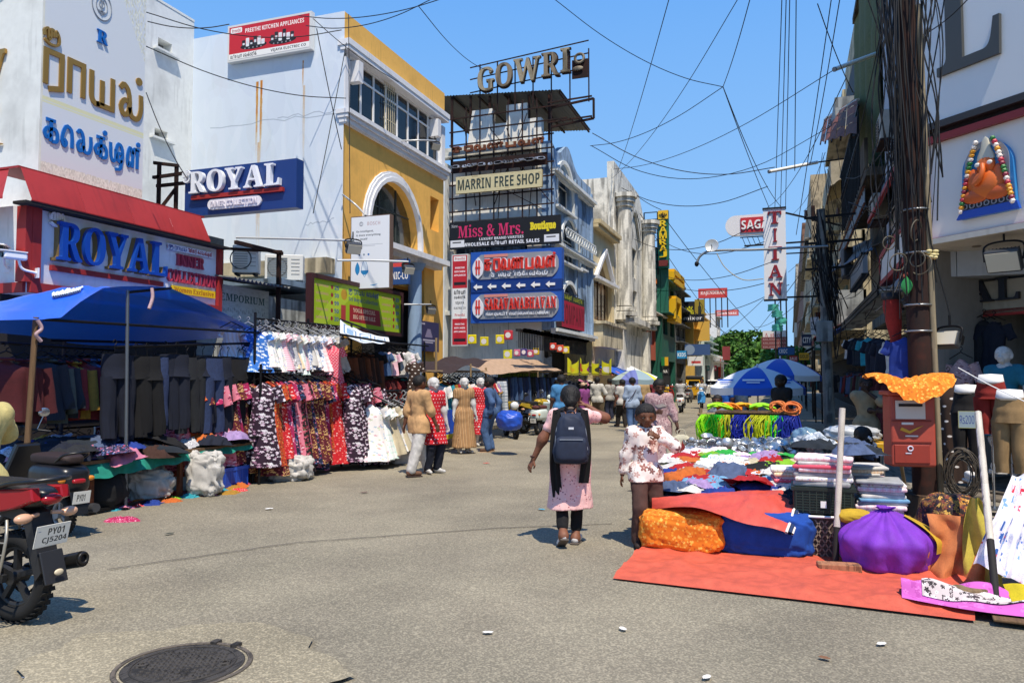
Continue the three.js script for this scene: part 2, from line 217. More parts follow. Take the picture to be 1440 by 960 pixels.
{
const g=new THREE.PlaneGeometry(1600,1600).rotateX(-PI / 2).translate(0,-.02,0);
struct('ground',g,Mm(0x6d675c,.95,T.plaster,.2));
const nu=260,nv=320,rg=grid(nu,nv,(u,v)=>{
const a=u*2-1,x=-3.6+Math.sign(a)*(Math.abs(a)<.55?Math.abs(a)*20:11+Math.pow((Math.abs(a)-.55) / .45,2)*60),z=12-(v<.7?v / .7*44:44+Math.pow((v-.7) / .3,2)*220);
return[x,.012*fbm(x*.25,z*.25,2,2),z,x / 4.6,z / 4.6];
});
paint(rg,(p)=>{const a=fbm(p.x*.35,p.z*.22,5,4),b=fbm(p.x*1.3,p.z*1.3,9,3),k=1+.28*a+.16*b+.1*sm(-6,-20,p.z);return[k*1.26,k*(1.24+.02*b),k*(1.15-.04*a)];});
struct('road',rg,new THREE.MeshStandardMaterial({color:0xf2f2f2,map:T.asphalt,bumpMap:T.asphaltB,bumpScale:.0025,roughness:.93,vertexColors:true}));
const blob=(cx,cz,rx,rz,y,n,s,col,rough=.95)=>{const c=[];for(let i=0;i<n;i++){const t=i / n*PI*2,k=1+.18*fbm(Math.cos(t)*2+s,Math.sin(t)*2,s,3)*2;c.push([cx+rx*k*Math.cos(t),-(cz+rz*k*Math.sin(t))]);}return metreUV(new THREE.ShapeGeometry(shp(c)).rotateX(-PI / 2).translate(0,y,0),1 / 4.6);};
const sheet=(name,g,c)=>{const m=new THREE.MeshStandardMaterial({color:new THREE.Color().setRGB(...c),map:T.asphalt,bumpMap:T.asphaltB,bumpScale:.005,roughness:.95});return struct(name,g,m);};
sheet('cement_patch',blob(-3.3,-3.62,.92,.72,.027,60,3,0),[1.45,1.4,1.22]);
sheet('road_patch',blob(.35,-3.5,1.05,.55,.03,70,7,0),[.78,.7,.58]);
for(const pts of[[[150,800],[420,762],[700,742],[860,736]]]){const c=pts.map(([x,y])=>atY(x,y,.012)),q=[];for(let i=0;i<60;i++){const p=polyAt(c,i / 60),n=polyAt(c,(i+1) / 60);for(const v of[p,n])v.x+=.05*fbm(v.x*3,v.z*3,2,3);q.push(bar(p,n,.012+.008*nz(i*.7,1,1),.004));}struct('road_crack',q,flat(0x6a645a,.95));}
struct('pavement',[bb(1.35,0,-9.5,3.4,.1,-120),bb(-10.2,0,-7.4,-9.2,.12,-120)],Mm(0x8f8a80,.92,T.grime,.6));
}
{ 
const c=atY(258,935,.03),t=thing('manhole_cover','round dark iron manhole cover set in pale cement in the near road','manhole cover',c),m=Mm(0x4d4a48,.75,T.grime,2,{metalness:.3});
part('frame_ring',torus(.43,.018,48,6).rotateX(PI / 2).scale(1,.4,1),Mm(0x6a625a,.8,T.grime,2),t);
part('lid',lathe([[0,.006],[.385,.006],[.395,0],[.395,-.02]],48),m,t);
t.scale.set(.84,1,.84);const st=[];for(let i=-6;i<=6;i++)for(let j=-6;j<=6;j++){const x=i*.056+(j&1)*.028,z=j*.05;if(Math.hypot(x,z)<.3)st.push(new THREE.CylinderGeometry(.017,.022,.008,6).translate(x,.01,z));}
part('tread',[st,torus(.335,.007,40,5).rotateX(PI / 2).translate(0,.007,0)],m,t,{kind:'stuff'});
for(const a of[-.4,2.7])part('lifting_eye',torus(.035,.008,14,5).rotateX(PI / 2).translate(.27*Math.cos(a),.011,.27*Math.sin(a)),m,t);
for(const x of[-.1,.08])part('hinge',box(.05,.02,.07,x,.006,-.43),m,t);
}
const wall=(outline,depth,holes=[])=>ext(outline,depth,0,holes);
const facX=(X,outline,holes,depth)=>onX(wall(outline,depth,holes).translate(0,0,-depth),X);
const facZ=(Z,outline,holes,depth)=>onZ(wall(outline,depth,holes).translate(0,0,-depth),Z);
function win(t,ax,at,s0,y0,s1,y1,o={}){
const on=ax==='x'?onX:onZ,fw=o.fw??.06,d=o.depth??.06,out=o.out??-.12,cols=o.cols??2,rows=o.rows??[1],fm=o.fm??white;
const g=[box(fw,y1-y0,d,s0+fw / 2,(y0+y1) / 2,out),box(fw,y1-y0,d,s1-fw / 2,(y0+y1) / 2,out),box(s1-s0-fw*2,fw,d,(s0+s1) / 2,y0+fw / 2,out),box(s1-s0-fw*2,fw,d,(s0+s1) / 2,y1-fw / 2,out)];
const w=(s1-s0-2*fw) / cols,tot=rows.reduce((a,b)=>a+b),panes=[];let y=y0+fw;
for(let i=1;i<cols;i++)g.push(box(fw*.7,y1-y0-fw*2,d*.9,s0+fw+i*w,(y0+y1) / 2,out));
rows.forEach((r,j)=>{const h=r / tot*(y1-y0-2*fw);if(j)g.push(box(s1-s0-2*fw,fw*.6,d*.8,(s0+s1) / 2,y,out));for(let i=0;i<cols;i++)panes.push(box(w-fw*.72,h-fw*.62,.012,s0+fw+(i+.5)*w,y+h / 2,out-.01));y+=h;});
const f=part(o.name??'window',on(mg(g),at),fm,t);for(const p of panes)part('pane',on(p,at),o.glass??glassDark,f);return f;
}
const wBlue=plaster(0xc9d9ec),wWhite=plaster(0xe9ece9),wYel=plaster(0xf4bc5c),trim=plaster(0xe9eaec),wGrey=grimy(0x9aa2a6),redPaint=Mm(0xa52a26,.6,T.plaster,.4,{});
{
const X=-10,t=wthing('clothing_shop','white two-tier shop with red fascia and blue ROYAL letters behind the blue tarpaulin','shop',[X,0,-9.8]);
const[sA]=sX(40,300,X),s1=11.62,sp=7.94,XT=-10.6,sT0=sX(60,100,XT)[0],sT1=sX(203,100,XT)[0];
part('tower_wall',bb(XT-5,0,-sT0+.02,XT-.02,12.5,-sT1),plaster(0xe8ebe6),t);
const tow=ctex(512,1024,(c,w,h)=>{ 
c.fillStyle='#dce1e3';c.fillRect(0,0,w,h);rnd=rng(5);
const y=(v)=>h*(1-(v-4.2) / 8.3),mos=(y0,y1)=>{for(let i=0;i<9000;i++){const v=205+rnd()*40;c.fillStyle=`rgb(${v},${v},${v - 18})`;c.fillRect(rnd()*w,lerp(y(y0),y(y1),rnd()),5,5);}};
mos(4.2,4.95);c.fillStyle='#e3e2b4';c.fillRect(0,y(5.95),w,7);c.fillRect(0,y(5.88),w,3);
c.save();c.beginPath();c.moveTo(w*.5,y(9));c.lineTo(w,y(7.2));c.lineTo(w,0);c.lineTo(w*.3,0);c.clip();mos(7,12.5);c.restore();
});
const tw=part('tower_cladding',onX(new THREE.PlaneGeometry(sT1-sT0,8.3).translate((sT0+sT1) / 2,8.35,.004),XT),M(0xffffff,.45,{map:tow}),t);
const gold=M(0xb28a45,.38,{metalness:.55});
const yb=6.12,yt=6.66;for(const g of tamil3('rayal',sT0+.03,yb+.02,sT1-.03,yt,.085,.022))part('letter',onX(g.translate(0,0,.006),XT),gold,tw);
const blue=M(0x1668b8,.4);const[cb0,cy0]=sX(58,203,XT),[cb1,cy1]=sX(199,243,XT);for(const g of tamil3('collection',sT0+.04,cy1+.03,sT1-.06,cy1+.36,.055,.02))part('letter',onX(g.translate(0,0,.006),XT),blue,tw);
const[r0,ry1]=sX(135,40,XT),[r1,ry0]=sX(149,65,XT);for(const g of word('R',r0,ry0,r1,ry1,.03))part('letter',onX(g.translate(0,0,.006),XT),blue,tw);
for(const g of tamil3('shri',sT0-.02,6.82,sT0+.26,7.0,.035,.04))part('letter',onX(g.translate(0,0,.006),XT),gold,tw);
const[e0,ey]=sX(142,8,XT);part('emblem',onX(mg([torus(.19,.008,28,5),torus(.11,.006,22,5),torus(.05,.006,16,5).translate(0,.02,0),box(.02,.2,.01,0,-.03,0),box(.14,.02,.01,0,-.08,0)]).scale(1,1.25,1).translate(e0,ey,.012),XT),flat(0x8d949c,.5),tw);
const ZT=-sT0;for(const[ch,x0,x1,y0,y1]of[['P',-30,13,18,-30],['Y',-30,12,162,70],['A',-38,7,210,190]]){const a=sZ(x0,y0,ZT),b=sZ(x1,y1,ZT);for(const g of word(ch,a[0],a[1],b[0],b[1],.04))part('letter',onZ(g.translate(0,0,.03),ZT),gold,t);}
part('sign_storey',bb(X-6,2.86,-sA,X,4.1,-s1),plaster(0xe6eaee),t);
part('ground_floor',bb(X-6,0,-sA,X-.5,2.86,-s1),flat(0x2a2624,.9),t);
const fr=(s0,y0,s1,y1,d=.08)=>onX(box(s1-s0,y1-y0,d,(s0+s1) / 2,(y0+y1) / 2,d / 2+.003),X);
part('red_frame',[fr(sA,2.86,sA+.14,4.06),fr(s1-.09,2.86,s1,4.06),fr(sA+.14,2.86,s1-.09,3.0),bb(X-6,2.86,-sA+.05,X-.02,3.0,-sA+.003),bb(X-.1,3.0,-sA+.003,X+.08,4.06,-sA+.1)],redPaint,t);
const fs=[7.62,8.5,9.4,10.25,11.1];for(let i=0;i<4;i++)part('fascia_panel',onX(grid(1,2,(u,v)=>{const s=lerp(fs[i]+.001,fs[i+1]-.001,u),y=v<.4?4.07:v<.8?4.3:4.56;return[s,v===0?4.07:v===.5?4.12:4.58,v===0?.22:v===.5?.25:.02];}),X),redPaint,t);
part('fascia_panel',grid(1,2,(u,v)=>[lerp(X+.1,X-7,u)+(v===1?-.3:0)*(1-u),v===0?4.07:v===.5?4.12:4.58,-7.62+(v===1?0:.3)]),redPaint,t);
part('fascia_cap',[onX(box(3.6,.03,.6,9.4,4.59,-.29),X)],redPaint,t);
part('soffit',onX(box(4.1,.04,.25,9.6,4.075,.11),X),flat(0x1c1a1a,.9),t);
const[a0]=sX(71,350,X),[a1]=sX(225,350,X),L=word('ROYAL',a0,3.36,a1,3.93,.07);L.forEach((g)=>{const m=part('letter',onX(g.translate(0,0,.1),X),M(0x17489f,.3),t);});
part('letter_backing',word('ROYAL',a0-.012,3.35,a1+.012,3.94,.092).map((g)=>onX(g.translate(0,0,.004),X)),M(0x9a7d4a,.5,{metalness:.4}),t);
part('underline',onX(box(a1-a0+.05,.075,.06,(a0+a1) / 2,3.25,.035),X),redPaint,t);
const ir=M(0xb23a4e,.4),[i0]=sX(246,360,X),[i1]=sX(284,360,X),[c0]=sX(233,380,X),[c1]=sX(301,380,X);
for(const g of word('INNER',i0,3.62,i1,3.82,.05))part('letter',onX(g.translate(0,0,.006),X),ir,t);
for(const g of word('COLLECTION',c0,3.32,c1,3.54,.05))part('letter',onX(g.translate(0,0,.006),X),ir,t);
const strip=(s0,y0,s1,y1,w,h,draw,nm)=>part(nm,onX(box(s1-s0,y1-y0,.04,(s0+s1) / 2,(y0+y1) / 2,.03),X),M(0xffffff,.5,{map:ctex(w,h,draw)}),t);
strip(c0+.1,3.13,c1-.02,3.26,512,80,(c,w,h)=>{c.fillStyle='#f3c51c';c.fillRect(0,0,w,h);fit(c,'Women Exclusive',20,10,w-40,h-24,SB,'#9c2018');},'yellow_strip');
strip(c0-.02,3.86,c1-.1,3.97,512,80,(c,w,h)=>{c.fillStyle='#dfe3ea';c.fillRect(0,0,w,h);tamil(c,'shri',10,18,50,44,'#26408c');tamil(c,'rayal',75,22,130,40,'#26408c');tamil(c,'inner',225,22,90,40,'#a02838');tamil(c,'collection',330,22,170,40,'#a02838');},'name_strip');
for(const g of tamil3('shri',8.08,3.9,8.32,4.04,.03,.05))part('letter',onX(g.translate(0,0,.02),X),white,t);
part('shelf_unit',[3,4,5,6,7].map((i)=>bb(X-.9,i*.37-.6,-8.6,X-.5,i*.37-.57,-11.4)),darkWood,t);
rnd=rng(77);for(let i=0;i<46;i++){const s=rr(8.3,11.3),k=Math.floor(rr(2.6,6)),m=pick([0xb9a67c,0xd8d4c8,0x7d3a34,0x384858,0xc8b48c]);part('stock_box',onX(rbox(rr(.14,.3),rr(.12,.26),.3,.01,s,k*.37-.4,-.68),X),flat(m,.8),t);}
}
{ 
const Z=-7.9;[[3,352,.7],[20,360,-.25]].forEach(([x,y,r],i)=>{const p=atZ(x,y,Z+.35),t=thing('security_camera',i?'white bullet security camera beside the red post of the shop sign':'dark security camera at the left picture edge above the tarpaulin','camera',p,r);
part('housing',rbox(.11,.1,.3,.03),i?white:flat(0x2a2c30,.4),t);part('hood',box(.13,.015,.34,0,.06,.03),white,t);part('lens',cyl(.035,.035,.02).rotateX(PI / 2).translate(0,0,.15),glassDark,t);part('bracket',[tube([[0,-.05,-.05],[0,-.16,-.1],[0,-.2,-.28]],.018),box(.1,.14,.02,0,-.2,-.29)],white,t);});
}
{
const X=-14,s0=10,s1=15.21,t=wthing('white_block','tall plain white building with two small square windows between tower and pale blue wall','building',[X,0,-13]);
const w1=[sX(222,52,X),sX(241,78,X)],w2=[sX(217,179,X),sX(235,199,X)],H=(w)=>rect(w[0][0],w[1][1],w[1][0],w[0][1]);
part('wall',facX(X,[[s0,0],[s1,0],[s1,10.62],[13.9,10.62],[13.9,10.9],[s0,10.9]],[H(w1),H(w2)],.45),wWhite,t);
part('rear_block',bb(X-6,0,-s0,X-.46,10.6,-s1),wWhite,t);
for(const w of[w1,w2]){win(t,'x',X,w[0][0],w[1][1],w[1][0],w[0][1],{out:-.3,cols:1,fm:flat(0x6c6f70),fw:.05});part('window_sill',onX(box(w[1][0]-w[0][0]+.3,.05,.12,(w[0][0]+w[1][0]) / 2,w[1][1]-.03,.06),X),wWhite,t);}
part('parapet_cap',[onX(box(s1-13.9,.06,.5,(s1+13.9) / 2,10.66,-.24),X),onX(box(13.9-s0,.06,.5,(s0+13.9) / 2,10.94,-.24),X)],wWhite,t);
}
const YX=-9.6,YZ=-15.2;
{
const t=wthing('yellow_building','three-storey building with pale blue side wall and yellow arched front','building',[YX-2,0,YZ-3]);
const s0=15.2,s1=20.7,X=YX,P=(x,y)=>sX(x,y,X);
const side=ctex(1024,1024,(c,w,h)=>{ 
c.fillStyle='#d3dee9';c.fillRect(0,0,w,h);rnd=rng(9);
for(let i=0;i<260;i++){c.fillStyle=`rgba(${pick(['255,255,255', '170,185,205', '190,195,200'])},${rr(.03, .12)})`;c.beginPath();c.ellipse(rnd()*w,rnd()*h,rr(10,90),rr(6,60),rnd()*3,0,7);c.fill();}
const U=(px,py)=>{const[x,y]=sZ(px,py,YZ);return[(x+14.2) / 4.6*w,h-y / 10.2*h];};
const run=(x,y0,y1,wd,a)=>{const[u0,v0]=U(x,y0),[,v1]=U(x,y1);for(let k=0;k<16;k++){const o=rr(-wd,wd),len=rr(.5,1)*(v1-v0);for(let q=0;q<12;q++){c.fillStyle=`rgba(${pick(['176,92,18', '196,128,40', '205,165,90'])},${a * (1 - q / 13)})`;c.fillRect(u0+o+rr(-1,1),v0+q / 12*len,rr(1.5,4),len / 11);}}};
run(361,115,220,7,.75);run(367,113,230,6,.8);run(363,200,300,8,.18);run(426,85,125,2,.6);run(427,120,260,6,.13);run(362,290,352,12,.16);
c.strokeStyle='rgba(110,125,140,.5)';c.lineWidth=2;for(const[a,b]of[[[295,180],[480,158]],[[390,166],[480,154]],[[430,316],[470,308]]]){const p=U(...a),q=U(...b);c.beginPath();c.moveTo(...p);for(let i=1;i<=12;i++)c.lineTo(lerp(p[0],q[0],i / 12),lerp(p[1],q[1],i / 12)+rr(-5,5));c.stroke();}
});
part('side_wall',onZ(new THREE.PlaneGeometry(4.58,10.2).translate(-11.9,5.1,0),YZ),M(0xffffff,.9,{map:side,bumpMap:T.plaster,bumpScale:.004}),t,{label:'pale blue side wall with rust runs'});
part('wall_core',bb(X-6,0,YZ-.012,X-1.0,10.1,-s1),wBlue,t);
const yP=10.18,[,yE]=P(487,62),[,yL1]=P(478,153),[,yL0]=P(478,170),wt=P(487,88)[1];
const arch=archPts(P(517,340)[0],P(517,348)[1],P(588,340)[0],P(545,252)[1]),slot=rect(P(606,275)[0],P(606,322)[1],P(618,275)[0],P(606,275)[1]);
part('parapet',[onX(box(s1-s0-.006,yP-yE,.3,(s0+s1) / 2+.003,(yP+yE) / 2,-.15),X),bb(X-1,yE,YZ-.012,X-.3,yP-.02,-s1)],wYel,t);
part('front_wall',facX(X-.02,[[s0+.006,0],[s1,0],[s1,yL0],[s0+.006,yL0]],[arch,slot,rect(s0+.9,0,s1-1.2,4.1)],.4),wYel,t);
part('wall_core',bb(X-1,0,YZ-.012,X-.43,yE,-s1),flat(0x1e1f22,.9),t);
part('eave',onX(mg([box(s1-s0+.1,.14,.32,(s0+s1) / 2,yE+.02,.0),box(s1-s0+.06,.1,.24,(s0+s1) / 2,yE-.1,.02)]),X),trim,t);
part('cornice',onX(mg([box(s1-s0+.14,.1,.36,(s0+s1) / 2,yL1,.0),box(s1-s0+.1,.09,.28,(s0+s1) / 2,yL1-.1,-.01),box(s1-s0+.06,.1,.2,(s0+s1) / 2,yL1-.2,-.02),box(s1-s0+.03,.07,.14,(s0+s1) / 2,yL0+.03,-.02)]),X),trim,t);
for(const g of[onX(box(.2,wt-yL1+.25,.4,s0+.106,(wt+yL1) / 2,-.18),X),onX(box(.22,wt-yL1+.3,.4,s1-.1,(wt+yL1) / 2,-.18),X),onX(box(.2,.5,.3,s0+.45,wt-.1,.02),X),onX(box(.2,.5,.3,s1-.7,wt-.1,.02),X)])part('corner_pier',g,trim,t);
win(t,'x',X,s0+.2,yL1+.05,s1-.22,yE-.14,{cols:8,rows:[3.1,1.05],fw:.075,out:-.12});
part('window_grille',onX(mg([0,1,2,3,4,5].map((i)=>box(.012,1.3,.012,s0+2.0+i*.1,yL1+.85,-.06)).concat([0,1,2].map((i)=>box(.62,.012,.012,s0+2.25,yL1+.5+i*.4,-.06)))),X),flat(0xd5c9a6,.5),t);
const ai=arch.slice(2),c=ai.reduce((a,q)=>[a[0]+q[0] / ai.length,a[1]+q[1] / ai.length],[0,0]),off=(k)=>[[arch[1][0]+k,arch[1][1]],...archPts(arch[0][0]-k,arch[0][1],arch[1][0]+k,P(545,252)[1]+k).slice(2),[arch[0][0]-k,arch[0][1]]];
for(const[k0,k1,d]of[[0,.1,.12],[.1,.2,.08],[.2,.26,.05]])part('arch_moulding',onX(ext([...off(k1),...off(k0).reverse()],d).translate(0,0,.003),X-.02),trim,t);
part('arch_glass',onX(ext(arch,.02).translate(0,0,-.25),X),new THREE.MeshPhysicalMaterial({color:0x1c2522,roughness:.16,clearcoat:1,side:THREE.DoubleSide}),t);
part('arch_glazing_bar',onX(mg([box(2.4,.03,.03,c[0],arch[0][1]+1.2,-.22),box(.03,1.9,.03,c[0]-.45,arch[0][1]+.95,-.22),box(.03,1.9,.03,c[0]+.45,arch[0][1]+.95,-.22)]),X),flat(0x3b4240,.5),t);
const[b0,by]=P(520,342),[b1]=P(606,350);part('arch_ledge',onX(mg([box(b1-b0,.14,.7,(b0+b1) / 2,by-.06,.25),box(b1-b0-.2,.12,.5,(b0+b1) / 2,by-.18,.15)]),X),trim,t);
const[k0]=P(573,400);part('column',[onX(cyl(.2,.18,by-.3,k0,0,.22,20),X),onX(cyl(.2,.3,.18,k0,by-.42,.22,20),X),onX(cyl(.26,.26,.1,k0,0,.22,20),X)],plaster(0x8fa9c6),t);
part('yellow_pier',onX(box(.62,by-.24,.3,b1-.45,(by-.24) / 2,.02),X),wYel,t);
part('roof',bb(X-6,10.1,YZ-.05,X-.3,10.14,-s1),wGrey,t);
part('dirty_ledge',[bb(-14,4.05,YZ+.003,X-.2,4.4,YZ+.35)],grimy(0xcfc3a8),t);
}
{
const X=-10.05,t=wthing('grey_shop','low grey concrete shop with EMPORIUM painted on its wall under a corrugated roof edge','shop',[X,0,-12.8]);
part('wall',bb(X-4,0,-11.66,X,3.35,-15.1),grimy(0xb9c0c2),t);
const e0=sX(309,420,X),e1=sX(359,438,X);board('x',X+.01,[305,398],[377,455],'',{parent:t,depth:.01,draw:(c,w,h)=>{c.fillStyle='#b3b4a6';c.fillRect(0,0,w,h);rnd=rng(3);for(let i=0;i<300;i++){c.fillStyle=`rgba(${pick(['90,90,80', '220,220,205', '120,110,90'])},.12)`;c.fillRect(rnd()*w,rnd()*h,rr(3,40),rr(2,20));}fit(c,'EMPORIUM',30,h*.24,w*.86,h*.22,SB,'#26443a');c.fillStyle='#4a5450';for(let i=0;i<22;i++){c.font='26px serif';c.fillText('abcghik'[i % 7],40+i*20,h*.72+(i % 3)*9);}},panel:'painted_panel'});
const cs=[];for(let i=0;i<40;i++)cs.push([i / 39]);part('corrugated_roof',grid(60,1,(u,v)=>[X+.5-v*1.2,3.5+v*.16+.025*Math.sin(u*90),-11.5-u*1.7]),grimy(0x6f7476),t);
part('slab',bb(X-4,3.62,-13.3,X+.15,3.74,-15.12),grimy(0x7f98b4),t);
part('upper_wall',bb(X-3,3.5,-11.66,X-.6,4.45,-12.5),grimy(0x7c7a76),t);
part('post',[bar([X+.35,0,-13.0],[X+.35,4.25,-13.0],.07),bar([X+.35,4.2,-11.7],[X+.35,4.2,-13.1],.07),bar([X-1.5,4.3,-12],[X+.5,4.2,-12.9],.05)],darkRust,t);
}
for(const[px,py,w]of[[346,386,.5],[400,387,.8]]){ 
const p=atX(px,py+14,-10.3);const t=thing('air_conditioner',px<380?'white air conditioner partly hidden behind the dark rusty post':'white outdoor air conditioner with round grille on the blue-edged slab','air conditioner',[p.x,3.75,p.z],.5);
part('case',rbox(w,.56,.32,.02,0,.3,0),flat(0xd9dad6,.5),t);for(let i=0;i<9;i++)part('grille_slat',box(w*.52,.012,.02,-w*.17,.1+i*.05,.17),flat(0x8e9290,.5),t);part('fan',torus(.2,.012,24,5).translate(-w*.17,.3,.17),flat(0x50555a),t);part('side_vent',[0,1,2,3,4].map((i)=>box(w*.22,.015,.01,w*.3,.16+i*.08,.162)),flat(0xa6a8a4),t);part('foot',[box(.06,.04,.34,-w*.35,.0,0),box(.06,.04,.34,w*.35,.0,0)],iron,t);
}
const GX=-8,GZ=-26.35;
{
const t=wthing('weathered_building','four-storey weathered white and blue building under the rusty GOWRI letters','building',[GX-2,0,GZ-3]);
const P=(x,y)=>sZ(x,y,GZ),Q=(x,y)=>sX(x,y,GX),xl=P(626,300)[0],sE=Q(831,300)[0],s0=-GZ;
const wO=grimy(0xe6e4da),wB=grimy(0x9dbbe0),yT=P(700,175)[1];
const open=rect(xl+.5,8.9,GX-2.6,9.9),openB=rect(xl+.35,4.2,GX-.9,7.55);
part('end_wall',facZ(GZ,[[xl,0],[GX-.355,0],[GX-.355,10.55],[GX-.36,11.15],[GX-.9,11.15],[GX-.9,11.75],[GX-1.7,11.75],[GX-1.7,11.1],[xl+1.9,11.1],[xl+1.9,11.7],[xl+1.1,11.7],[xl+.8,9.7],[xl,9.7]],[openB],.3),plaster(0xefece2),t);
for(const g of[bb(xl,P(700,218)[1],GZ+.003,GX-.4,P(700,205)[1],GZ+.35),bb(xl,4.0,GZ+.003,GX,4.15,GZ+.4)])part('slab_edge',g,wO,t);
part('white_pier',bb(xl-.05,0,GZ+.003,xl+.2,9.7,GZ+.5),wWhite,t);
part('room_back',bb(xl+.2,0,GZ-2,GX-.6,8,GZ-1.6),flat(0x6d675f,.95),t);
part('curtain',[grid(24,1,(u,v)=>[lerp(xl+.6,xl+1.6,u),4.3+v*3.2,GZ-.5+.05*Math.sin(u*60)]),grid(16,1,(u,v)=>[lerp(GX-2.4-v*.6,GX-1.2,u),4.3+v*3.1,GZ-.7+.04*Math.sin(u*40)])],grimy(0x93a0a8),t);
const wins=[[781,232,804,296,1],[787,310,812,372,1],[813,338,820,378,0],[786,400,812,440,1]];
const holes=wins.map(([x0,y0,x1,y1,a])=>{const p=Q(x0,y0+10),q=Q(x1,y1-6),top=Q((x0+x1) / 2,y0)[1],bot=Q((x0+x1) / 2,y1)[1];return a?archPts(p[0],bot,q[0],top):rect(p[0],bot,q[0],top);});
const top=[];for(let i=0;i<=24;i++){const u=i / 24,s=lerp(s0+.004,sE,1-u);top.push([s,9.9+.75*Math.exp(-Math.pow((u-.62) / .16,2))+.35*Math.exp(-Math.pow((u-1) / .12,2))]);}
part('front_wall',facX(GX,[[s0+.004,3.4],[sE,3.4],...top],holes,.35),wB,t);
const lines=[];for(let y=3.8;y<9.4;y+=.33)lines.push(onX(box(sE-s0,.03,.02,(s0+sE) / 2,y,-.001),GX));
holes.forEach((h,i)=>{const x0=Math.min(...h.map((q)=>q[0])),x1=Math.max(...h.map((q)=>q[0])),y0=h[0][1],y1=Math.max(...h.map((q)=>q[1]));win(t,'x',GX,x0,y0,x1,y1-.25,{out:-.22,cols:2,rows:[2,1],fm:flat(0xe6e2d8),fw:.05});if(h.length>4){const o=archPts(x0-.14,y0,x1+.14,y1+.14);part('arch_moulding',onX(ext([o[1],...o.slice(2),o[0],h[0],...h.slice(2).reverse(),h[1]],.1).translate(0,0,.003),GX),wWhite,t);}part('window_sill',onX(box(x1-x0+.3,.08,.2,(x0+x1) / 2,y0-.05,.1),GX),wWhite,t);});
for(const y of[3.4,6.55,9.2])part('string_course',onX(mg([box(sE-s0+.1,.12,.28,(s0+sE) / 2,y,.14),box(sE-s0+.06,.1,.16,(s0+sE) / 2,y-.11,.08)]),GX),wWhite,t);
for(const s of[s0+.16,(s0+sE) / 2+.3,sE-.12])part('pilaster',onX(box(.22,6.2,.1,s,6.5,.053),GX),wB,t);
const bs=Q(784,285),be=Q(826,300);part('balcony_rail',onX(mg([...Array(14).keys()].map((i)=>torus(.13,.018,14,5).translate(lerp(bs[0],be[0],i / 13),7.05,.36)).concat([box(be[0]-bs[0],.04,.04,(bs[0]+be[0]) / 2,7.22,.36),box(be[0]-bs[0],.04,.04,(bs[0]+be[0]) / 2,6.88,.36)])),GX),wWhite,t);
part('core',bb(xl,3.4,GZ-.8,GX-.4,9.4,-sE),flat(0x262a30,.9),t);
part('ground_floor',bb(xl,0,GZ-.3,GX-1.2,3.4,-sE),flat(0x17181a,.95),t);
part('sheet_roof',grid(90,1,(u,v)=>[lerp(xl-.9,GX+.35,u),12.5-v*.1-.4*u+.02*Math.sin(u*260),lerp(GZ-.05,GZ-4.6,v)]),flat(0x4a4f52,.7,{metalness:.3}),t);
part('roof_truss',[0,1,2,3,4,5].flatMap((i)=>[bar([lerp(xl-.8,GX+.3,i / 5),12.42-.08*i,GZ-.1],[lerp(xl-.8,GX+.3,i / 5),12.3-.08*i,GZ-4.5],.06),bar([lerp(xl+.2,GX-.1,i / 5),9.6,GZ-.15],[lerp(xl+.2,GX-.1,i / 5),12.4-.08*i,GZ-.15],.08)]),darkRust,t);
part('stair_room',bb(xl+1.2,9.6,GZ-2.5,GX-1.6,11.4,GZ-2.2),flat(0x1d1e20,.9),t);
}
{
const{t}=board('z',-15.04,[320,37],[437,68],'red kitchen appliance billboard bolted high on the pale blue wall',{depth:.13,rim:.05,mat:flat(0xdadad6,.5),px:1024,draw:(c,w,h)=>{
c.fillStyle='#c9202e';c.fillRect(0,0,w,h);c.fillStyle='#f2f0ea';c.fillRect(0,h*.83,w,h*.17);c.beginPath();c.roundRect(18,14,150,62,14);c.fill();
fit(c,'Preethi',34,24,118,42,SB,'#b01c28');fit(c,'PREETHI KITCHEN APPLIANCES',210,42,w*.73,52,NB,'#fbf4ea');tamil(c,'vijaya',22,h*.88,150,34,'#1d1d20');tamil(c,'elec',190,h*.88,170,34,'#1d1d20');fit(c,'VIJAYA ELECTRIC CO',w*.53,h*.875,w*.43,38,NB,'#1d1d20');
rnd=rng(12);for(let i=0;i<2;i++){const bx=190+i*370,by=h*.72;c.fillStyle='#141416';c.beginPath();c.ellipse(bx+130,by-20,170,40,0,0,7);c.fill();for(let k=0;k<6;k++){const x=bx+k*50-20,hh=rr(60,130);c.fillStyle=pick(['#1b1b1d','#2c2c30','#e6e6e6']);c.beginPath();c.roundRect(x,by-20-hh,44,hh,8);c.fill();c.fillStyle='#d9d9dc';c.fillRect(x+8,by-10-hh*.7,28,hh*.3);}c.fillStyle='#8c8c90';for(let k=0;k<5;k++){c.beginPath();c.arc(bx+20+k*52,by,10,0,7);c.fill();}}}});
part('bracket',[[-12.5,9.4],[-10.7,9.4]].map(([x,y])=>box(.06,.06,.1,x,y,-15.17)),iron,t);
}
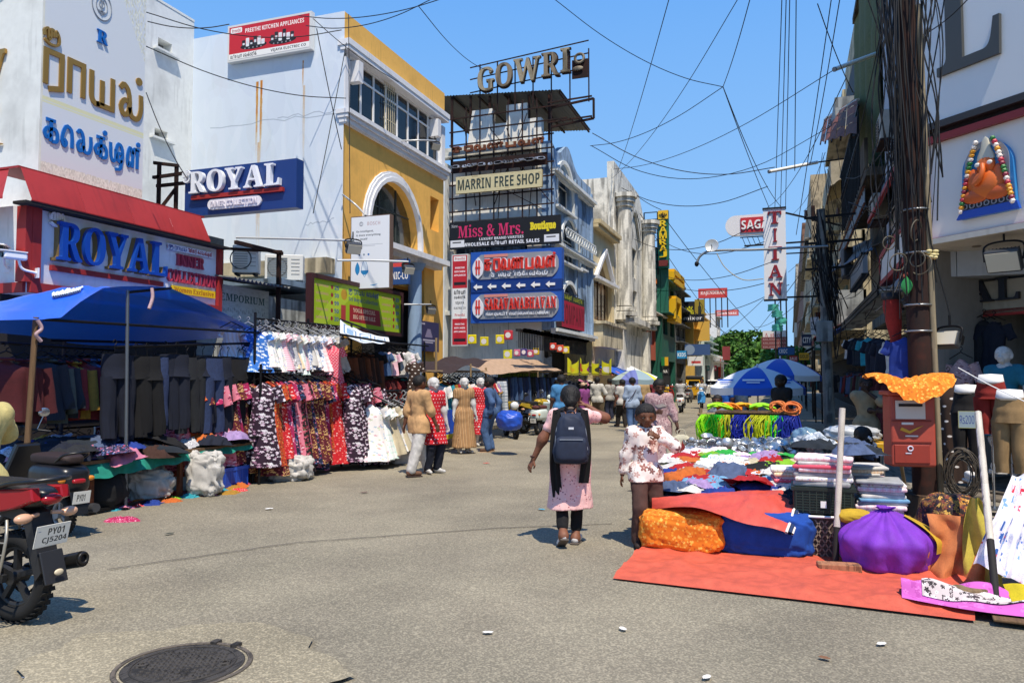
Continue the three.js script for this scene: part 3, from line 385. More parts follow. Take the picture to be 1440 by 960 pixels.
{ 
const Z=-11.9,b=board('z',Z,[260,240],[416,291],'navy blue hanging board with raised white ROYAL letters on an iron bracket',{depth:.22,mat:M(0x1b3a78,.35)}),t=b.t,k=(u)=>lerp(b.x0,b.x1,u),y=(v)=>lerp(b.y0,b.y1,v);
for(const g of word('ROYAL',k(.07),y(.46),k(.88),y(.93),.09))part('letter',onZ(g.translate(0,0,.01),Z),M(0xe9edf2,.4),t);
part('underline',onZ(box((b.x1-b.x0)*.82,.075,.06,k(.49),y(.38),.03),Z),redPaint,t);
const pl=part('name_plate',onZ(ext((()=>{const s=new THREE.Shape(),r=.1,x0=k(.23),x1=k(.71),yy=y(.2);s.absarc(x1-r,yy,r,-PI / 2,PI / 2);s.absarc(x0+r,yy,r,PI / 2,PI*1.5);return s;})(),.04).translate(0,0,.003),Z),M(0xe6e3e6,.45),t);
for(const g of word('INNER COLLECTION',k(.26),y(.14),k(.68),y(.26),.02,'nb'))part('letter',onZ(g.translate(0,0,.045),Z),M(0xd9d4dc,.4),pl);
for(const g of tamil3('shri',k(.0),y(.78),k(.07),y(.95),.03,.06))part('letter',onZ(g.translate(0,0,.01),Z),M(0xe9edf2,.4),t);
const B=(a,c)=>bar(a,c,.06);part('bracket',[B([b.x0-.75,4.3,Z-.1],[b.x0-.75,6.0,Z-.1]),B([b.x0-.5,4.3,Z-.3],[b.x0-.5,5.95,Z-.3]),B([b.x0-.9,5.7,Z-.1],[b.x0+.1,5.72,Z-.1]),B([b.x0-.9,5.55,Z-.2],[b.x0+.1,5.55,Z-.2]),B([b.x0-.75,5.0,Z-.1],[b.x0-.5,5.5,Z-.3]),B([b.x0-.1,4.3,Z-.25],[b.x0-.1,5.6,Z-.25]),B([b.x0-.9,6,Z-.1],[b.x0-.45,5.95,Z-.3])],darkRust,t);
}
board('z',-14.95,[493,305],[548,405],'white appliance sign board with blue water drops in front of the arch',{depth:.14,mat:flat(0x6b5548,.6),px:512,rim:.02,draw:(c,w,h)=>{
c.fillStyle='#e8ebee';c.fillRect(0,0,w,h);c.strokeStyle='#8d9299';c.lineWidth=6;c.beginPath();c.arc(w*.26,h*.1,24,0,7);c.stroke();c.strokeRect(w*.26-9,h*.1-16,18,32);fit(c,'BOSCH',w*.42,h*.075,w*.34,h*.05,NB,'#c9b6b8');
['Go intelligent,','it does everything','by itself'].forEach((s,i)=>fit(c,s,w*.13,h*(.19+i*.054),w*[.46,.64,.3][i],h*.036,NB,'#39414c'));for(let i=0;i<2;i++){c.fillStyle='#9aa0a8';c.fillRect(w*.13,h*(.39+i*.018),w*(.7-i*.2),4);}for(let i=0;i<3;i++){c.fillStyle=['#24466c','#8a96a2','#2a6cb0'][i];c.beginPath();c.arc(w*(.22+i*.12),h*.53,13,0,7);c.fill();}
for(const[x,s,col]of[[.17,.8,'#1f86bf'],[.36,1.1,'#e9f2f8']]){c.fillStyle=col;c.strokeStyle='#1c6ea8';c.lineWidth=5;c.beginPath();c.moveTo(w*x,h*(.74-.13*s));c.quadraticCurveTo(w*(x+.14*s),h*.74,w*x,h*(.74+.09*s));c.quadraticCurveTo(w*(x-.14*s),h*.74,w*x,h*(.74-.13*s));c.fill();c.stroke();}c.fillStyle='#1f7fb8';c.beginPath();c.arc(w*.36,h*.75,52,0,PI);c.fill();c.fillStyle='#2b8cc4';c.beginPath();c.moveTo(w*.5,h*.96);c.lineTo(w*.72,h*.94);c.lineTo(w*.6,h*.97);c.fill();}});
board('x',-9.02,[440,390],[563,468],'lime green shop banner with price lists in a dark red frame above the dress racks',{depth:.1,frame:0x3d1a1a,frameW:.09,px:1024,draw:(c,w,h)=>{
c.fillStyle='#a2bf1e';c.fillRect(0,0,w,h);c.save();c.fillStyle='#b9d238';c.beginPath();c.moveTo(0,h);c.lineTo(w*.3,0);c.lineTo(w*.5,0);c.lineTo(w*.12,h);c.fill();c.restore();
for(const x of[.03,.75])for(let i=0;i<5;i++){c.globalAlpha=.85;fit(c,['NIGHTWEAR','LEGGINGS','SHORTS','TOWEL SET','SOCKS'][i],w*x,h*(.1+i*.18),w*.12,h*.06,NB,'#d28a9a');c.globalAlpha=1;c.fillStyle='#9c3030';c.beginPath();c.arc(w*(x+.155),h*(.13+i*.18),h*.05,0,7);c.fill();fit(c,['25','30','99','50','20'][i],w*(x+.18),h*(.08+i*.18),w*.045,h*.1,NB,'#2b55a4');}
tamil(c,'shri',w*.36,h*.09,w*.04,h*.1,'#1f3f8f',.2);tamil(c,'rayal',w*.42,h*.09,w*.12,h*.1,'#1f3f8f',.2);tamil(c,'collection',w*.56,h*.09,w*.15,h*.1,'#1f3f8f',.2);fit(c,'Sri Royal Collection',w*.36,h*.27,w*.34,h*.13,SB,'#23408f');
c.fillStyle='#a3262c';c.beginPath();c.moveTo(w*.37,h*.46);c.lineTo(w*.72,h*.5);c.lineTo(w*.74,h*.9);c.lineTo(w*.37,h*.86);c.fill();fit(c,'YOGA SPECIAL',w*.41,h*.53,w*.26,h*.1,SB,'#f2dcb8');fit(c,'BIG OFFER SALE',w*.41,h*.69,w*.26,h*.1,SB,'#f2dcb8');c.fillStyle='#c8992e';c.beginPath();c.arc(w*.31,h*.25,h*.13,0,7);c.fill();c.fillStyle='#b8403c';c.fillRect(w*.28,h*.5,w*.05,h*.36);}});
board('x',-9.3,[589,450],[617,495],'dark violet advertising poster with pale print on the yellow pier',{depth:.03,mat:flat(0x2c2b45),px:256,draw:(c,w,h)=>{c.fillStyle='#34345a';c.fillRect(0,0,w,h);c.fillStyle='#8d84a0';for(let i=0;i<4;i++)c.fillRect(w*.4-i*8,h*(.25+i*.07),44+i*16,12);c.fillStyle='#b9b4c4';c.fillRect(w*.2,h*.6,w*.6,9);c.fillRect(w*.3,h*.68,w*.4,7);c.fillRect(w*.1,h*.06,50,10);}});
board('z',-16.4,[551,365],[574,399],'blue and white shop name board half hidden between white sign and round column',{depth:.1,mat:flat(0x28508c),px:256,draw:(c,w,h)=>{c.fillStyle='#27508e';c.fillRect(0,0,w,h);c.fillStyle='#d84a4a';c.fillRect(0,h*.14,w,h*.16);fit(c,'NIC-CO',6,h*.5,w-12,h*.3,NB,'#f2f4f6');}});
{
board('z',-25.8,[632,313],[788,341],'black board with pink Miss & Mrs. lettering on the weathered building',{depth:.15,mat:flat(0x101012,.4),px:1024,draw:(c,w,h)=>{c.fillStyle='#0d0d10';c.fillRect(0,0,w,h);fit(c,'Miss & Mrs.',w*.08,h*.12,w*.6,h*.48,SB,'#d42a62');fit(c,'New',w*.02,h*.1,60,26,SR,'#cfcfcf');fit(c,'Boutique',w*.74,h*.2,w*.22,h*.34,SB,'#e8d21c','#e8d21c');fit(c,'LUXURY BRAND VARITIES',w*.28,h*.64,w*.4,h*.1,NB,'#e6e6e6');fit(c,'WHOLESALE',w*.13,h*.8,w*.24,h*.13,NB,'#fff');tamil(c,'vijaya',w*.39,h*.81,w*.14,h*.11,'#fff',.2);fit(c,'RETAIL SALES',w*.55,h*.8,w*.27,h*.13,NB,'#fff');for(const x of[.01,.86]){c.fillStyle='#e4e4e4';c.fillRect(w*x,h*.68,w*.13,h*.26);c.fillStyle='#555';c.fillRect(w*(x+.02),h*.74,w*.08,h*.05);}}});
const Z=-25.3,blue=M(0x2657ae,.4),silver=M(0xa9adb4,.35,{metalness:.4}),red=M(0xd8382c,.4),pale=M(0xe2e6ee,.4);
for(const[y0,y1,k]of[[352,395.5,0],[407.5,453,1]]){
const b=board('z',Z,[662,y0+3],[790,y1-2],k?'blue restaurant board with raised red English letters below the white arrows':'blue restaurant board with raised red Tamil letters above the white arrows',{depth:.3,mat:blue}),K=(u)=>lerp(b.x0,b.x1,u),Y=(v)=>lerp(b.y0,b.y1,v),t=b.t;
const s=new THREE.Shape();s.moveTo(K(.1),Y(.12));s.lineTo(K(.9),Y(.12));s.quadraticCurveTo(K(.98),Y(.3),K(.97),Y(.5));s.quadraticCurveTo(K(.98),Y(.8),K(.88),Y(.9));s.lineTo(K(.12),Y(.9));s.quadraticCurveTo(K(.02),Y(.7),K(.02),Y(.5));s.quadraticCurveTo(K(.02),Y(.2),K(.1),Y(.12));part('silver_panel',onZ(ext(s,.03).translate(0,0,.003),Z),silver,t);
const em=new THREE.Shape();em.moveTo(K(.09),Y(.82));em.quadraticCurveTo(K(.18),Y(.55),K(.14),Y(.28));em.lineTo(K(.09),Y(.14));em.lineTo(K(.04),Y(.28));em.quadraticCurveTo(K(.0),Y(.55),K(.09),Y(.82));const e=part('emblem',onZ(ext(em,.04).translate(0,0,.034),Z),pale,t);part('emblem_mark',onZ(mg([box(.05,.5,.02,K(.075),Y(.5),.085),box(.05,.5,.02,K(.105),Y(.5),.085),box(.2,.05,.02,K(.09),Y(.5),.086)]),Z),red,e);
const L=k?word('SARAVANABHAVAN',K(.17),Y(.4),K(.95),Y(.76),.09):tamil3('sarava',K(.17),Y(.4),K(.95),Y(.72),.075,.09);for(const g of L)part('letter',onZ(g.translate(0,0,.034),Z),red,t);
part('letter_rim',(k?word('SARAVANABHAVAN',K(.165),Y(.385),K(.955),Y(.775),.03):tamil3('sarava',K(.17),Y(.4),K(.95),Y(.72),.12,.03)).map((g)=>onZ(g.translate(0,0,.036),Z)),pale,t);
if(k)for(const g of word('HIGH QUALITY VEGETARIAN RESTAURANT',K(.18),Y(.2),K(.88),Y(.32),.04,'nb'))part('letter',onZ(g.translate(0,0,.034),Z),pale,t);else for(const g of tamil3('veg',K(.24),Y(.19),K(.86),Y(.31),.035,.04))part('letter',onZ(g.translate(0,0,.034),Z),pale,t);
part('caption_strip',onZ(box((b.x1-b.x0)*.26,.1,.03,K(.29),Y(.85),.05),Z),M(0xd48c80,.5),t);
}
const b=board('z',Z+.03,[662,397],[790,406],'narrow dark blue strip of white arrows between the two restaurant boards',{depth:.2,mat:M(0x163a80,.4)});
for(let i=0;i<6;i++){const x=lerp(b.x0,b.x1,.03+i*.16),w=.34,yc=(b.y0+b.y1) / 2,a=.11;part('arrow',onZ(ext([[x,yc],[x+.14,yc+a],[x+.14,yc+a*.4],[x+w,yc+a*.4],[x+w,yc-a*.4],[x+.14,yc-a*.4],[x+.14,yc-a]],.02).translate(0,0,.003),Z+.03),white,b.t);}
board('z',-25.7,[635,358],[658,486],'tall narrow red and white kitchen appliance sign left of the restaurant boards',{depth:.2,mat:flat(0xcfd0cc),rim:.04,px:192,draw:(c,w,h)=>{c.fillStyle='#c2222c';c.fillRect(0,0,w,h);c.fillStyle='#ecebe6';c.fillRect(0,h*.37,w,h*.34);for(const y of[.01,.64]){c.fillStyle='#f0eee8';c.fillRect(w*.08,h*y,w*.84,h*.055);fit(c,'Preethi',w*.15,h*(y+.012),w*.7,h*.032,SB,'#b82430');}for(const y of[.13,.76])['PREETHI','KITCHEN','APPLIANCES'].forEach((s,i)=>fit(c,s,w*(.18-i*.04),h*(y+i*.042),w*(.64+i*.08),h*.02,NB,'#fff'));for(const y of[.3,.93]){c.fillStyle='#17171a';c.fillRect(w*.1,h*y,w*.8,h*.035);}tamil(c,'vijaya',w*.12,h*.4,w*.76,h*.035,'#1a1a1c',.2);tamil(c,'elec',w*.12,h*.46,w*.76,h*.025,'#1a1a1c',.2);fit(c,'VIJAYA',w*.2,h*.52,w*.6,h*.035,NB,'#1a1a1c');fit(c,'ELECTRIC CO',w*.1,h*.58,w*.8,h*.024,NB,'#1a1a1c');}});
const ZF=-25.95,F=(x,y)=>sZ(x,y,ZF),x0=F(636,300)[0],x1=F(776,300)[0],t=wthing('rusty_sign_frame','tall rusty iron lattice carrying old sign letters on the weathered building','sign frame',[(x0+x1) / 2,6,ZF]);
rnd=rng(4);for(let i=0;i<=7;i++)part('upright',bar([lerp(x0,x1,i / 7),6.6,ZF],[lerp(x0,x1,i / 7),11.7,ZF],.042),darkRust,t);
for(let i=0;i<=9;i++)part('cross_bar',bar([x0-.1,6.8+i*.5,ZF+.06],[x1+(i>7?.6:.1),6.85+i*.5,ZF+.06],.045),darkRust,t);
for(let i=0;i<9;i++)part('thin_bar',bar([rr(x0,x1),rr(7,9),ZF-.1],[rr(x0,x1),rr(9,11.5),ZF-.3],.025),darkRust,t);
for(const[y,z]of[[11.3,.25],[10.6,.25]])part('outrigger',[bar([x1,y,ZF],[x1+1.6,y+.05,ZF+z],.07),bar([x1,y,ZF+.5],[x1+1.6,y+.05,ZF+.5],.05)],darkRust,t);
part('outrigger_end',[bar([x1+1.6,10.65,ZF+.25],[x1+1.6,11.35,ZF+.25],.07),...[0,1,2,3].map((i)=>bar([x1+.5+i*.35,10.65,ZF+.2],[x1+.5+i*.35,10.65,ZF+.55],.03))],darkRust,t);
{const a=F(675,128),c=F(803,113),t2=wthing('rooftop_letters','weathered GOWRI channel letters standing above the corrugated roof','sign letters',[a[0],a[1],ZF]);word('GOWRI',a[0],a[1]-.05,c[0],a[1]+.82,.16).forEach((g,i)=>{g.translate(0,i*.07-.05,0);part('letter',onZ(g,ZF+.1),[grimy(0xa59a84),grimy(0x8d7f6c)][i&1],t2);});
word('GOWRI',a[0]-.04,a[1]-.09,c[0]+.04,a[1]+.86,.1).forEach((g,i)=>part('letter_rim',onZ(g.translate(0,i*.07-.05,0),ZF+.06),darkRust,t2));
const e=F(806,113),q=F(828,84);part('emblem_panel',onZ(ext(rect(e[0],e[1],q[0],q[1]),.05),ZF+.1),darkRust,t2);part('emblem_mark',onZ(mg([torus(.16,.05,16,6).translate((e[0]+q[0]) / 2,q[1]+.02,.1),sph(.12,(e[0]+q[0]) / 2-.05,(e[1]+q[1]) / 2,.1,1.6,.7,.3)]),ZF+.1),grimy(0xa89a84),t2);
part('support',[0,1,2,3,4,5,6].flatMap((i)=>[bar([lerp(a[0],q[0],i / 6),a[1]-.9,ZF],[lerp(a[0],q[0],i / 6),a[1]+1,ZF],.04)]).concat([0,.5,.95].map((y)=>bar([a[0]-.4,a[1]+y-.02,ZF],[q[0],a[1]+y+.34,ZF],.035))),darkRust,t2);}
const row=(py0,py1,key,m,lab,back)=>{const a=F(640,py1),c=F(769,py0),w=wthing('old_sign',lab,'sign',[a[0],a[1],ZF]);if(back)part('backing',onZ(box(c[0]-a[0]+.1,back??(c[1]-a[1])*1.1,.04,(a[0]+c[0]) / 2,(a[1]+c[1]) / 2,.1),ZF),darkRust,w);for(const g of tamil3(key,a[0],a[1],c[0],c[1],.08,.1))part('letter',onZ(g.translate(0,0,.13),ZF),m,w);return w;};
row(196,216,'sarava',rusty,'row of rust-brown letters topmost on the lattice of the weathered building');row(224,236,'veg',grimy(0xb8c2da),'row of faded pale blue letters above the cream shop strip',.45);
board('z',ZF+.25,[641,249],[762,262],'peeling cream strip reading free shop in dark green letters on the rusty lattice',{depth:.12,mat:grimy(0xc9b98c),px:512,draw:(c,w,h)=>{c.fillStyle='#cfc294';c.fillRect(0,0,w,h);rnd=rng(8);for(let i=0;i<60;i++){c.fillStyle=`rgba(120,90,50,${rr(.05, .3)})`;c.fillRect(rnd()*w,rnd()*h,rr(4,40),rr(2,12));}fit(c,'MARRIN FREE SHOP',12,h*.18,w-24,h*.64,NB,'#27352e');}});
board('x',-7.75,[790,410],[822,466],'dark red COMPANY board with yellow strip on the blue front',{depth:.2,mat:flat(0x2a0f14),px:512,draw:(c,w,h)=>{c.fillStyle='#b01c3a';c.fillRect(0,0,w,h);c.fillStyle='#2b3420';c.fillRect(0,0,w,h*.22);tamil(c,'collection',10,h*.05,w*.4,h*.1,'#c9cf2a');tamil(c,'elec',w*.5,h*.05,w*.4,h*.1,'#c9cf2a');fit(c,'COMPANY',6,h*.3,w-12,h*.6,NB,'#6c1020');}});
const gb=board('x',-7.5,[732,462],[826,482],'long black shop fascia with white garment shop letters over the pavement',{depth:.15,mat:flat(0x151517,.6)});for(const g of word('NEW FASHION Garments',gb.x0+.2,gb.y0+.1,gb.x1-.1,gb.y1-.1,.1,'nb'))part('letter',onX(g.translate(0,0,.01),-7.5),white,gb.t);
const sl=[];for(let i=0;i<50;i++)sl.push(onX(box(.03,.5,.03,lerp(gb.x0,gb.x1,i / 49),gb.y0-.25,-.05),-7.5));part('slat',sl,flat(0x26282b),gb.t,{kind:'stuff'});
const packs=[[664,477,'e8d400','plain yellow'],[681,480,'d8c81a','yellow and pink'],[703,477,'e6d020','bright yellow'],[715,471,'c43a44','red'],[714,498,'e8de30','lowest yellow'],[727,496,'d26a8a','pink'],[737,495,'4a3a78','violet'],[746,497,'b84a6a','dull pink'],[754,494,'d8b82a','ochre'],[778,487,'c83c28','scarlet'],[788,490,'d05030','orange red'],[796,492,'d8c020','mustard']];
packs.forEach(([x,y,c,n],i)=>{const p=atZ(x,y,-24.2-(i % 3)*.15),s=i<5?.3:.22,t3=wthing('hanging_packet',n+' packet hanging under the sign boards of the weathered building','packet',p,'packets hung over the shop front');part('packet',rbox(s,s*1.05,.09,.025,p.x,p.y,p.z),flat('#'+c,.35),t3);part('label',[new THREE.CircleGeometry(s*.32,16).translate(p.x,p.y,p.z+.049)],flat(0xe8e0dc,.5),t3);part('string',rod([p.x,p.y+s / 2,p.z],[p.x,p.y+s / 2+.3,p.z],.006),iron,t3);});
}
function block(name,label,px0,px1,X,yTopPx,m,o={}){ 
const[sa,ya]=sX(px0,yTopPx,X),[sb]=sX(px1,yTopPx,X),H=o.h??ya,t=wthing(name,label,o.cat??'building',[X-2,0,-sa-1]),nf=o.floors??3,nw=o.wins??3,holes=[],y0=o.base??3.2,fh=(H-y0-.5) / nf,L=sb-sa,wins=[];
for(let f=0;f<nf;f++)for(let i=0;i<nw;i++){const a=sa+L*(i+.5) / nw,w=Math.min(L / nw*.32,.9);const q=[a-w,y0+f*fh+fh*.25,a+w,y0+f*fh+fh*.82];wins.push(q);holes.push(rect(...q));}
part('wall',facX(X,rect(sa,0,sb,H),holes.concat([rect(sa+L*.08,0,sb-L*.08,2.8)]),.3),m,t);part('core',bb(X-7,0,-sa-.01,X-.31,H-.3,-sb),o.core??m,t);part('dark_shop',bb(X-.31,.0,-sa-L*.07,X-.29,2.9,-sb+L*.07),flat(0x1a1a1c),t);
wins.forEach((q)=>win(t,'x',X,...q,{out:-.2,cols:2,rows:[2,1],fm:o.fm??flat(0xd8d8d4),fw:.07}));
part('parapet',onX(box(L+.1,.2,.4,(sa+sb) / 2,H+.05,-.1),X),o.trim??m,t);
for(let f=0;f<nf;f++)part('chajja',onX(box(L*.96,.07,.5,(sa+sb) / 2,y0+f*fh+fh*.9,.25),X),o.trim??m,t);
return{t,sa,sb,H,X};
}
{ 
const X=-8,P=(x,y)=>sX(x,y,X),s0=P(832,300)[0],s1=P(863,300)[0],H=P(846,322)[1],t=wthing('cream_shop','cream shop building with pointed brown glass gable beside the blue front','building',[X-2,0,-s0-2]),sm_=(s0+s1) / 2,ap=P(845,352)[1],ev=P(846,395)[1],bt=P(846,452)[1];
part('wall',facX(X,rect(s0,0,s1,H),[[[s0+.4,bt],[s1-.5,bt],[s1-.5,ev],[sm_,ap],[s0+.4,ev]]],.3),plaster(0xe5d3a8),t);part('core',bb(X-8,0,-s0-.01,X-.35,H-.2,-s1),plaster(0xe5d3a8),t);
part('brown_glass',onX(ext([[s0+.4,bt],[s1-.5,bt],[s1-.5,ev],[sm_,ap],[s0+.4,ev]],.02).translate(0,0,-.22),X),new THREE.MeshPhysicalMaterial({color:0x6b5238,roughness:.12,side:THREE.DoubleSide}),t);
for(let i=1;i<5;i++)part('mullion',onX(box(.04,2.6,.05,lerp(s0+.4,s1-.5,i / 5),(bt+ev) / 2,-.19),X),flat(0x3d2e22),t);part('gable_moulding',onX(mg([bar([s0+.3,ev,.1],[sm_,ap+.08,.1],.16),bar([sm_,ap+.08,.1],[s1-.4,ev,.1],.16),box(s1-s0,.14,.3,sm_,ev-.02,.12)]),X),trim,t);
part('cornice',onX(mg([box(s1-s0,.18,.6,sm_,H,.1),box(s1-s0,.14,.4,sm_,H-.18,.1)]),X),plaster(0xdcc89c),t);part('balcony',onX(mg([box(s1-s0-.3,1,.5,sm_,bt-.7,.2),box(s1-s0,.12,.7,sm_,bt-.15,.25)]),X),grimy(0xe0d6bc),t);
}
{ 
const X=-8,P=(x,y)=>sX(x,y,X),s0=P(864,300)[0],s1=P(908,300)[0],H0=P(866,240)[1],t=wthing('white_building','tall white building with column capitals and arched top opening farther along','building',[X-2,0,-s0-3]),L=s1-s0,wp=grimy(0xf0f0ec);
const hs=[archPts(lerp(s0,s1,.3),P(886,300)[1],lerp(s0,s1,.72),H0-1.2),rect(lerp(s0,s1,.3),P(886,387)[1],lerp(s0,s1,.66),P(886,345)[1]),rect(lerp(s0,s1,.3),P(886,442)[1],lerp(s0,s1,.66),P(886,405)[1])];
part('wall',facX(X,[[s0-.004,0],[s1,0],[s1,H0-1.3],[lerp(s0,s1,.75),H0+.2],[s0-.004,H0+.4]],hs,.35),wp,t);part('core',bb(X-9,0,-s0,X-.36,H0-.4,-s1),wp,t);part('opening_dark',onX(ext(hs[0],.02).translate(0,0,-.3),X),flat(0x30343a),t);
for(const h of hs.slice(1))win(t,'x',X,h[0][0],h[0][1],h[1][0],h[2][1],{cols:4,rows:[1,1,1],out:-.2,fm:flat(0x55606a)});const o=archPts(hs[0][0][0]-.2,hs[0][0][1],hs[0][1][0]+.2,H0-1);part('arch_moulding',onX(ext([o[1],...o.slice(2),o[0],hs[0][0],...hs[0].slice(2).reverse(),hs[0][1]],.15).translate(0,0,.003),X),wp,t);
for(const u of[.08,.88]){const s=lerp(s0,s1,u),yt=P(868,292)[1],yb=P(868,430)[1];part('column',[onX(cyl(.42,.36,yt-yb,s,yb,.35,16),X)],wp,t);for(const[y,r]of[[yt,.46],[yt+.22,.56],[yt+.44,.66],[yb-.25,.5],[yb-.5,.62],[yb-.8,.45]])part('capital',onX(cyl(r,r,.2,s,y,.35,16),X),wp,t);part('pier',onX(box(.8,yb-.9,.5,s,(yb-.9) / 2,.1),X),wp,t);}
part('cornice',onX(box(L,.3,.6,(s0+s1) / 2,P(886,452)[1],.2),X),wp,t);
}
{const b=block('brick_red_shop','small brick-red building with two white pointed windows',908,940,-8,432,plaster(0xb4553c),{floors:1,wins:2,base:3.0,fm:white,trim:plaster(0xe5ddd0),h:sX(925,428,-8)[1]});part('attic',onX(box(b.sb-b.sa,1.6,.3,(b.sa+b.sb) / 2,b.H+.85,-.1),-8),plaster(0xdad4c6),b.t);part('attic_screen',onX(mg([...Array(18).keys()].map((i)=>torus(.22,.05,10,4).translate(lerp(b.sa+.4,b.sb-.4,(i % 9) / 8),b.H+.45+Math.floor(i / 9)*.45,.1))),-8),flat(0x4a4c50),b.t);part('attic_letters',word('arist',b.sa+1.5,b.H+1.2,b.sb-2,b.H+1.6,.1,'sb').map((g)=>onX(g.translate(0,0,.06),-8)),flat(0xd87828),b.t);}
{ 
const b=block('green_shop','dark green clad building with yellow frames below the vertical yellow-lettered sign',930,949,-7.6,378,M(0x1f5b4a,.5),{floors:2,wins:2,base:4,fm:flat(0x2a3c38)}),X=-7.6,Z=-b.sa;const[gx0,gy1]=sZ(906,349,Z),[gx1,gy0]=sZ(941,440,Z);
for(let i=0;i<3;i++)for(let j=0;j<3;j++)part('cladding_panel',onZ(box((gx1-gx0) / 3-.03,(gy1-gy0) / 3-.03,.08,lerp(gx0,gx1,(i+.5) / 3),lerp(gy0,gy1,(j+.5) / 3),.06),Z),M(0x1f6150,.45),b.t);part('cladding_back',onZ(box(gx1-gx0,gy1-gy0,.05,(gx0+gx1) / 2,(gy0+gy1) / 2,0),Z),flat(0x143a30),b.t);
const yel=M(0xe8b414,.45),fr=(px0,py0,px1,py1,k=.35)=>{const p=sX(px0,py0,X),q=sX(px1,py1,X);part('yellow_frame',onX(mg([box(q[0]-p[0],k,.6,(p[0]+q[0]) / 2,p[1],.3),box(q[0]-p[0],k,.6,(p[0]+q[0]) / 2,q[1],.3),box(k,p[1]-q[1],.6,p[0],(p[1]+q[1]) / 2,.3),box(k,p[1]-q[1],.6,q[0],(p[1]+q[1]) / 2,.3)]),X),yel,b.t);part('frame_panel',onX(box(q[0]-p[0]-.4,p[1]-q[1]-.4,.1,(p[0]+q[0]) / 2,(p[1]+q[1]) / 2,.2),X),flat(0x8a2a1c),b.t);};
fr(936,382,951,405);fr(938,420,946,452);
const v=board('z',Z+.6,[925.5,296],[940.5,376],'tall green vertical sign with yellow RAMRAJ letters above the green shop',{depth:.35,mat:M(0x17624a,.45)});const K=(u)=>lerp(v.x0,v.x1,u),Y=(q)=>lerp(v.y0,v.y1,q);part('emblem_panel',onZ(box(v.w,v.h*.15,.06,K(.5),Y(.92),.033),Z+.6),yel,v.t);part('emblem',onZ(mg([0,1,2,-1,-2].map((i)=>bar([K(.5),Y(.87),.08],[K(.5)+i*.12,Y(.96)-Math.abs(i)*.06,.08],.05))),Z+.6),flat(0x4a3a10),v.t);
[...'RAMRAJ'].forEach((ch,i)=>{for(const g of word(ch,K(.14),Y(.72-i*.108),K(.86),Y(.82-i*.108),.12,'nb'))part('letter',onZ(g.translate(0,0,.003),Z+.6),M(0xf0c614,.4),v.t);});part('red_plate',onZ(box(v.w*.9,v.h*.1,.05,K(.5),Y(.08),.03),Z+.6),flat(0x6a1f1c),v.t);
const r=[];for(let i=0;i<9;i++)r.push(bar([v.x0-.1,Y(i / 8),Z+.2],[v.x0-.95,Y(i / 8),Z+.2],.05));part('ladder_frame',[bar([v.x0-.95,Y(-.1),Z+.2],[v.x0-.95,Y(1),Z+.2],.07),bar([v.x0-.1,Y(-.1),Z+.2],[v.x0-.1,Y(1),Z+.2],.07),...r,bar([v.x0-.95,Y(.3),Z+.2],[v.x0-2.6,Y(-.25),Z],.06)],iron,v.t);
}
block('grey_building','dark grey building with tilted round balcony slabs past the green shop',949,963,-7.8,395,grimy(0x777a7c),{floors:4,wins:2});block('blue_sign_building','bluish building behind the blue awning signs down the road',963,975,-7.9,440,grimy(0x8496a8),{floors:3,wins:2});
block('ochre_building','ochre yellow building block under the dark hoardings',975,992,-7.2,430,plaster(0xdcb35a),{floors:3,wins:2});block('pale_green_building','slim pale building with aqua trim behind the hoardings',990,1003,-6.6,470,plaster(0xcfe0dc),{floors:3,wins:2});block('far_white_building','white building farthest on the left side of the road',1003,1018,-6.4,500,plaster(0xe8e6e0),{floors:2,wins:3});
const hoard=(Z,a,b,label,bg,txt,col,o={})=>board('z',Z,a,b,label,{depth:.3,mat:flat(o.side??0x3a3a3c),px:256,frame:o.frame,...(txt||o.deco?{}:{mat:M(bg,.6)}),draw:!txt&&!o.deco?null:(c,w,h)=>{c.fillStyle=bg;c.fillRect(0,0,w,h);(o.deco??(()=>{}))(c,w,h);if(txt)fit(c,txt,w*.08,h*.25,w*.84,h*.5,o.font??NB,col);}});
hoard(-62,[962,424],[977,450],'black hoarding with yellow percent number far down the left side','#17181c','0%','#e8e21c');hoard(-62,[977,421],[991,447],'olive hoarding with a bottle picture beside the percent board','#a08a2a','','',{deco:(c,w,h)=>{c.fillStyle='#2a2c22';c.beginPath();c.roundRect(w*.35,h*.35,w*.32,h*.65,20);c.fill();c.fillRect(w*.44,h*.15,w*.14,h*.25);}});
hoard(-61.5,[959,442],[990,452],'black mixer shop board under the percent hoarding','#1c1d20','mixer','#e8e8ea');hoard(-64,[962,452],[977,476],'cream blank wall panel below the mixer board','#e9dfc6','','');hoard(-63.6,[977,452],[998,479],'mustard wall panel below the mixer board','#d8ae4e','','');
const rj=hoard(-80,[982,406],[1023,418],'red rooftop board with pale RAJENDIRAN letters','#c23a34','RAJENDIRAN','#f2e6da',{font:SB});part('legs',[0,1,2,3,4,5].map((i)=>bar([lerp(rj.x0,rj.x1,i / 5),rj.y0,-80.2],[lerp(rj.x0,rj.x1,i / 5),rj.y0-3,-80.3],.1)),iron,rj.t);
hoard(-100,[1006,436],[1039,443.5],'small salmon rooftop board with white script letters farthest away','#d0605a','Shahnaaz','#fff4f0',{font:SB});hoard(-99,[963,483],[984,490],'navy shop board down the road on the left','#171c34','','');hoard(-58,[963,484],[999,499],'grey-blue picture hoarding over the far left shops','#3c5888','','',{deco:(c,w,h)=>{c.fillStyle='#8a9cb4';c.beginPath();c.arc(w*.2,h*.5,w*.2,0,7);c.fill();}});
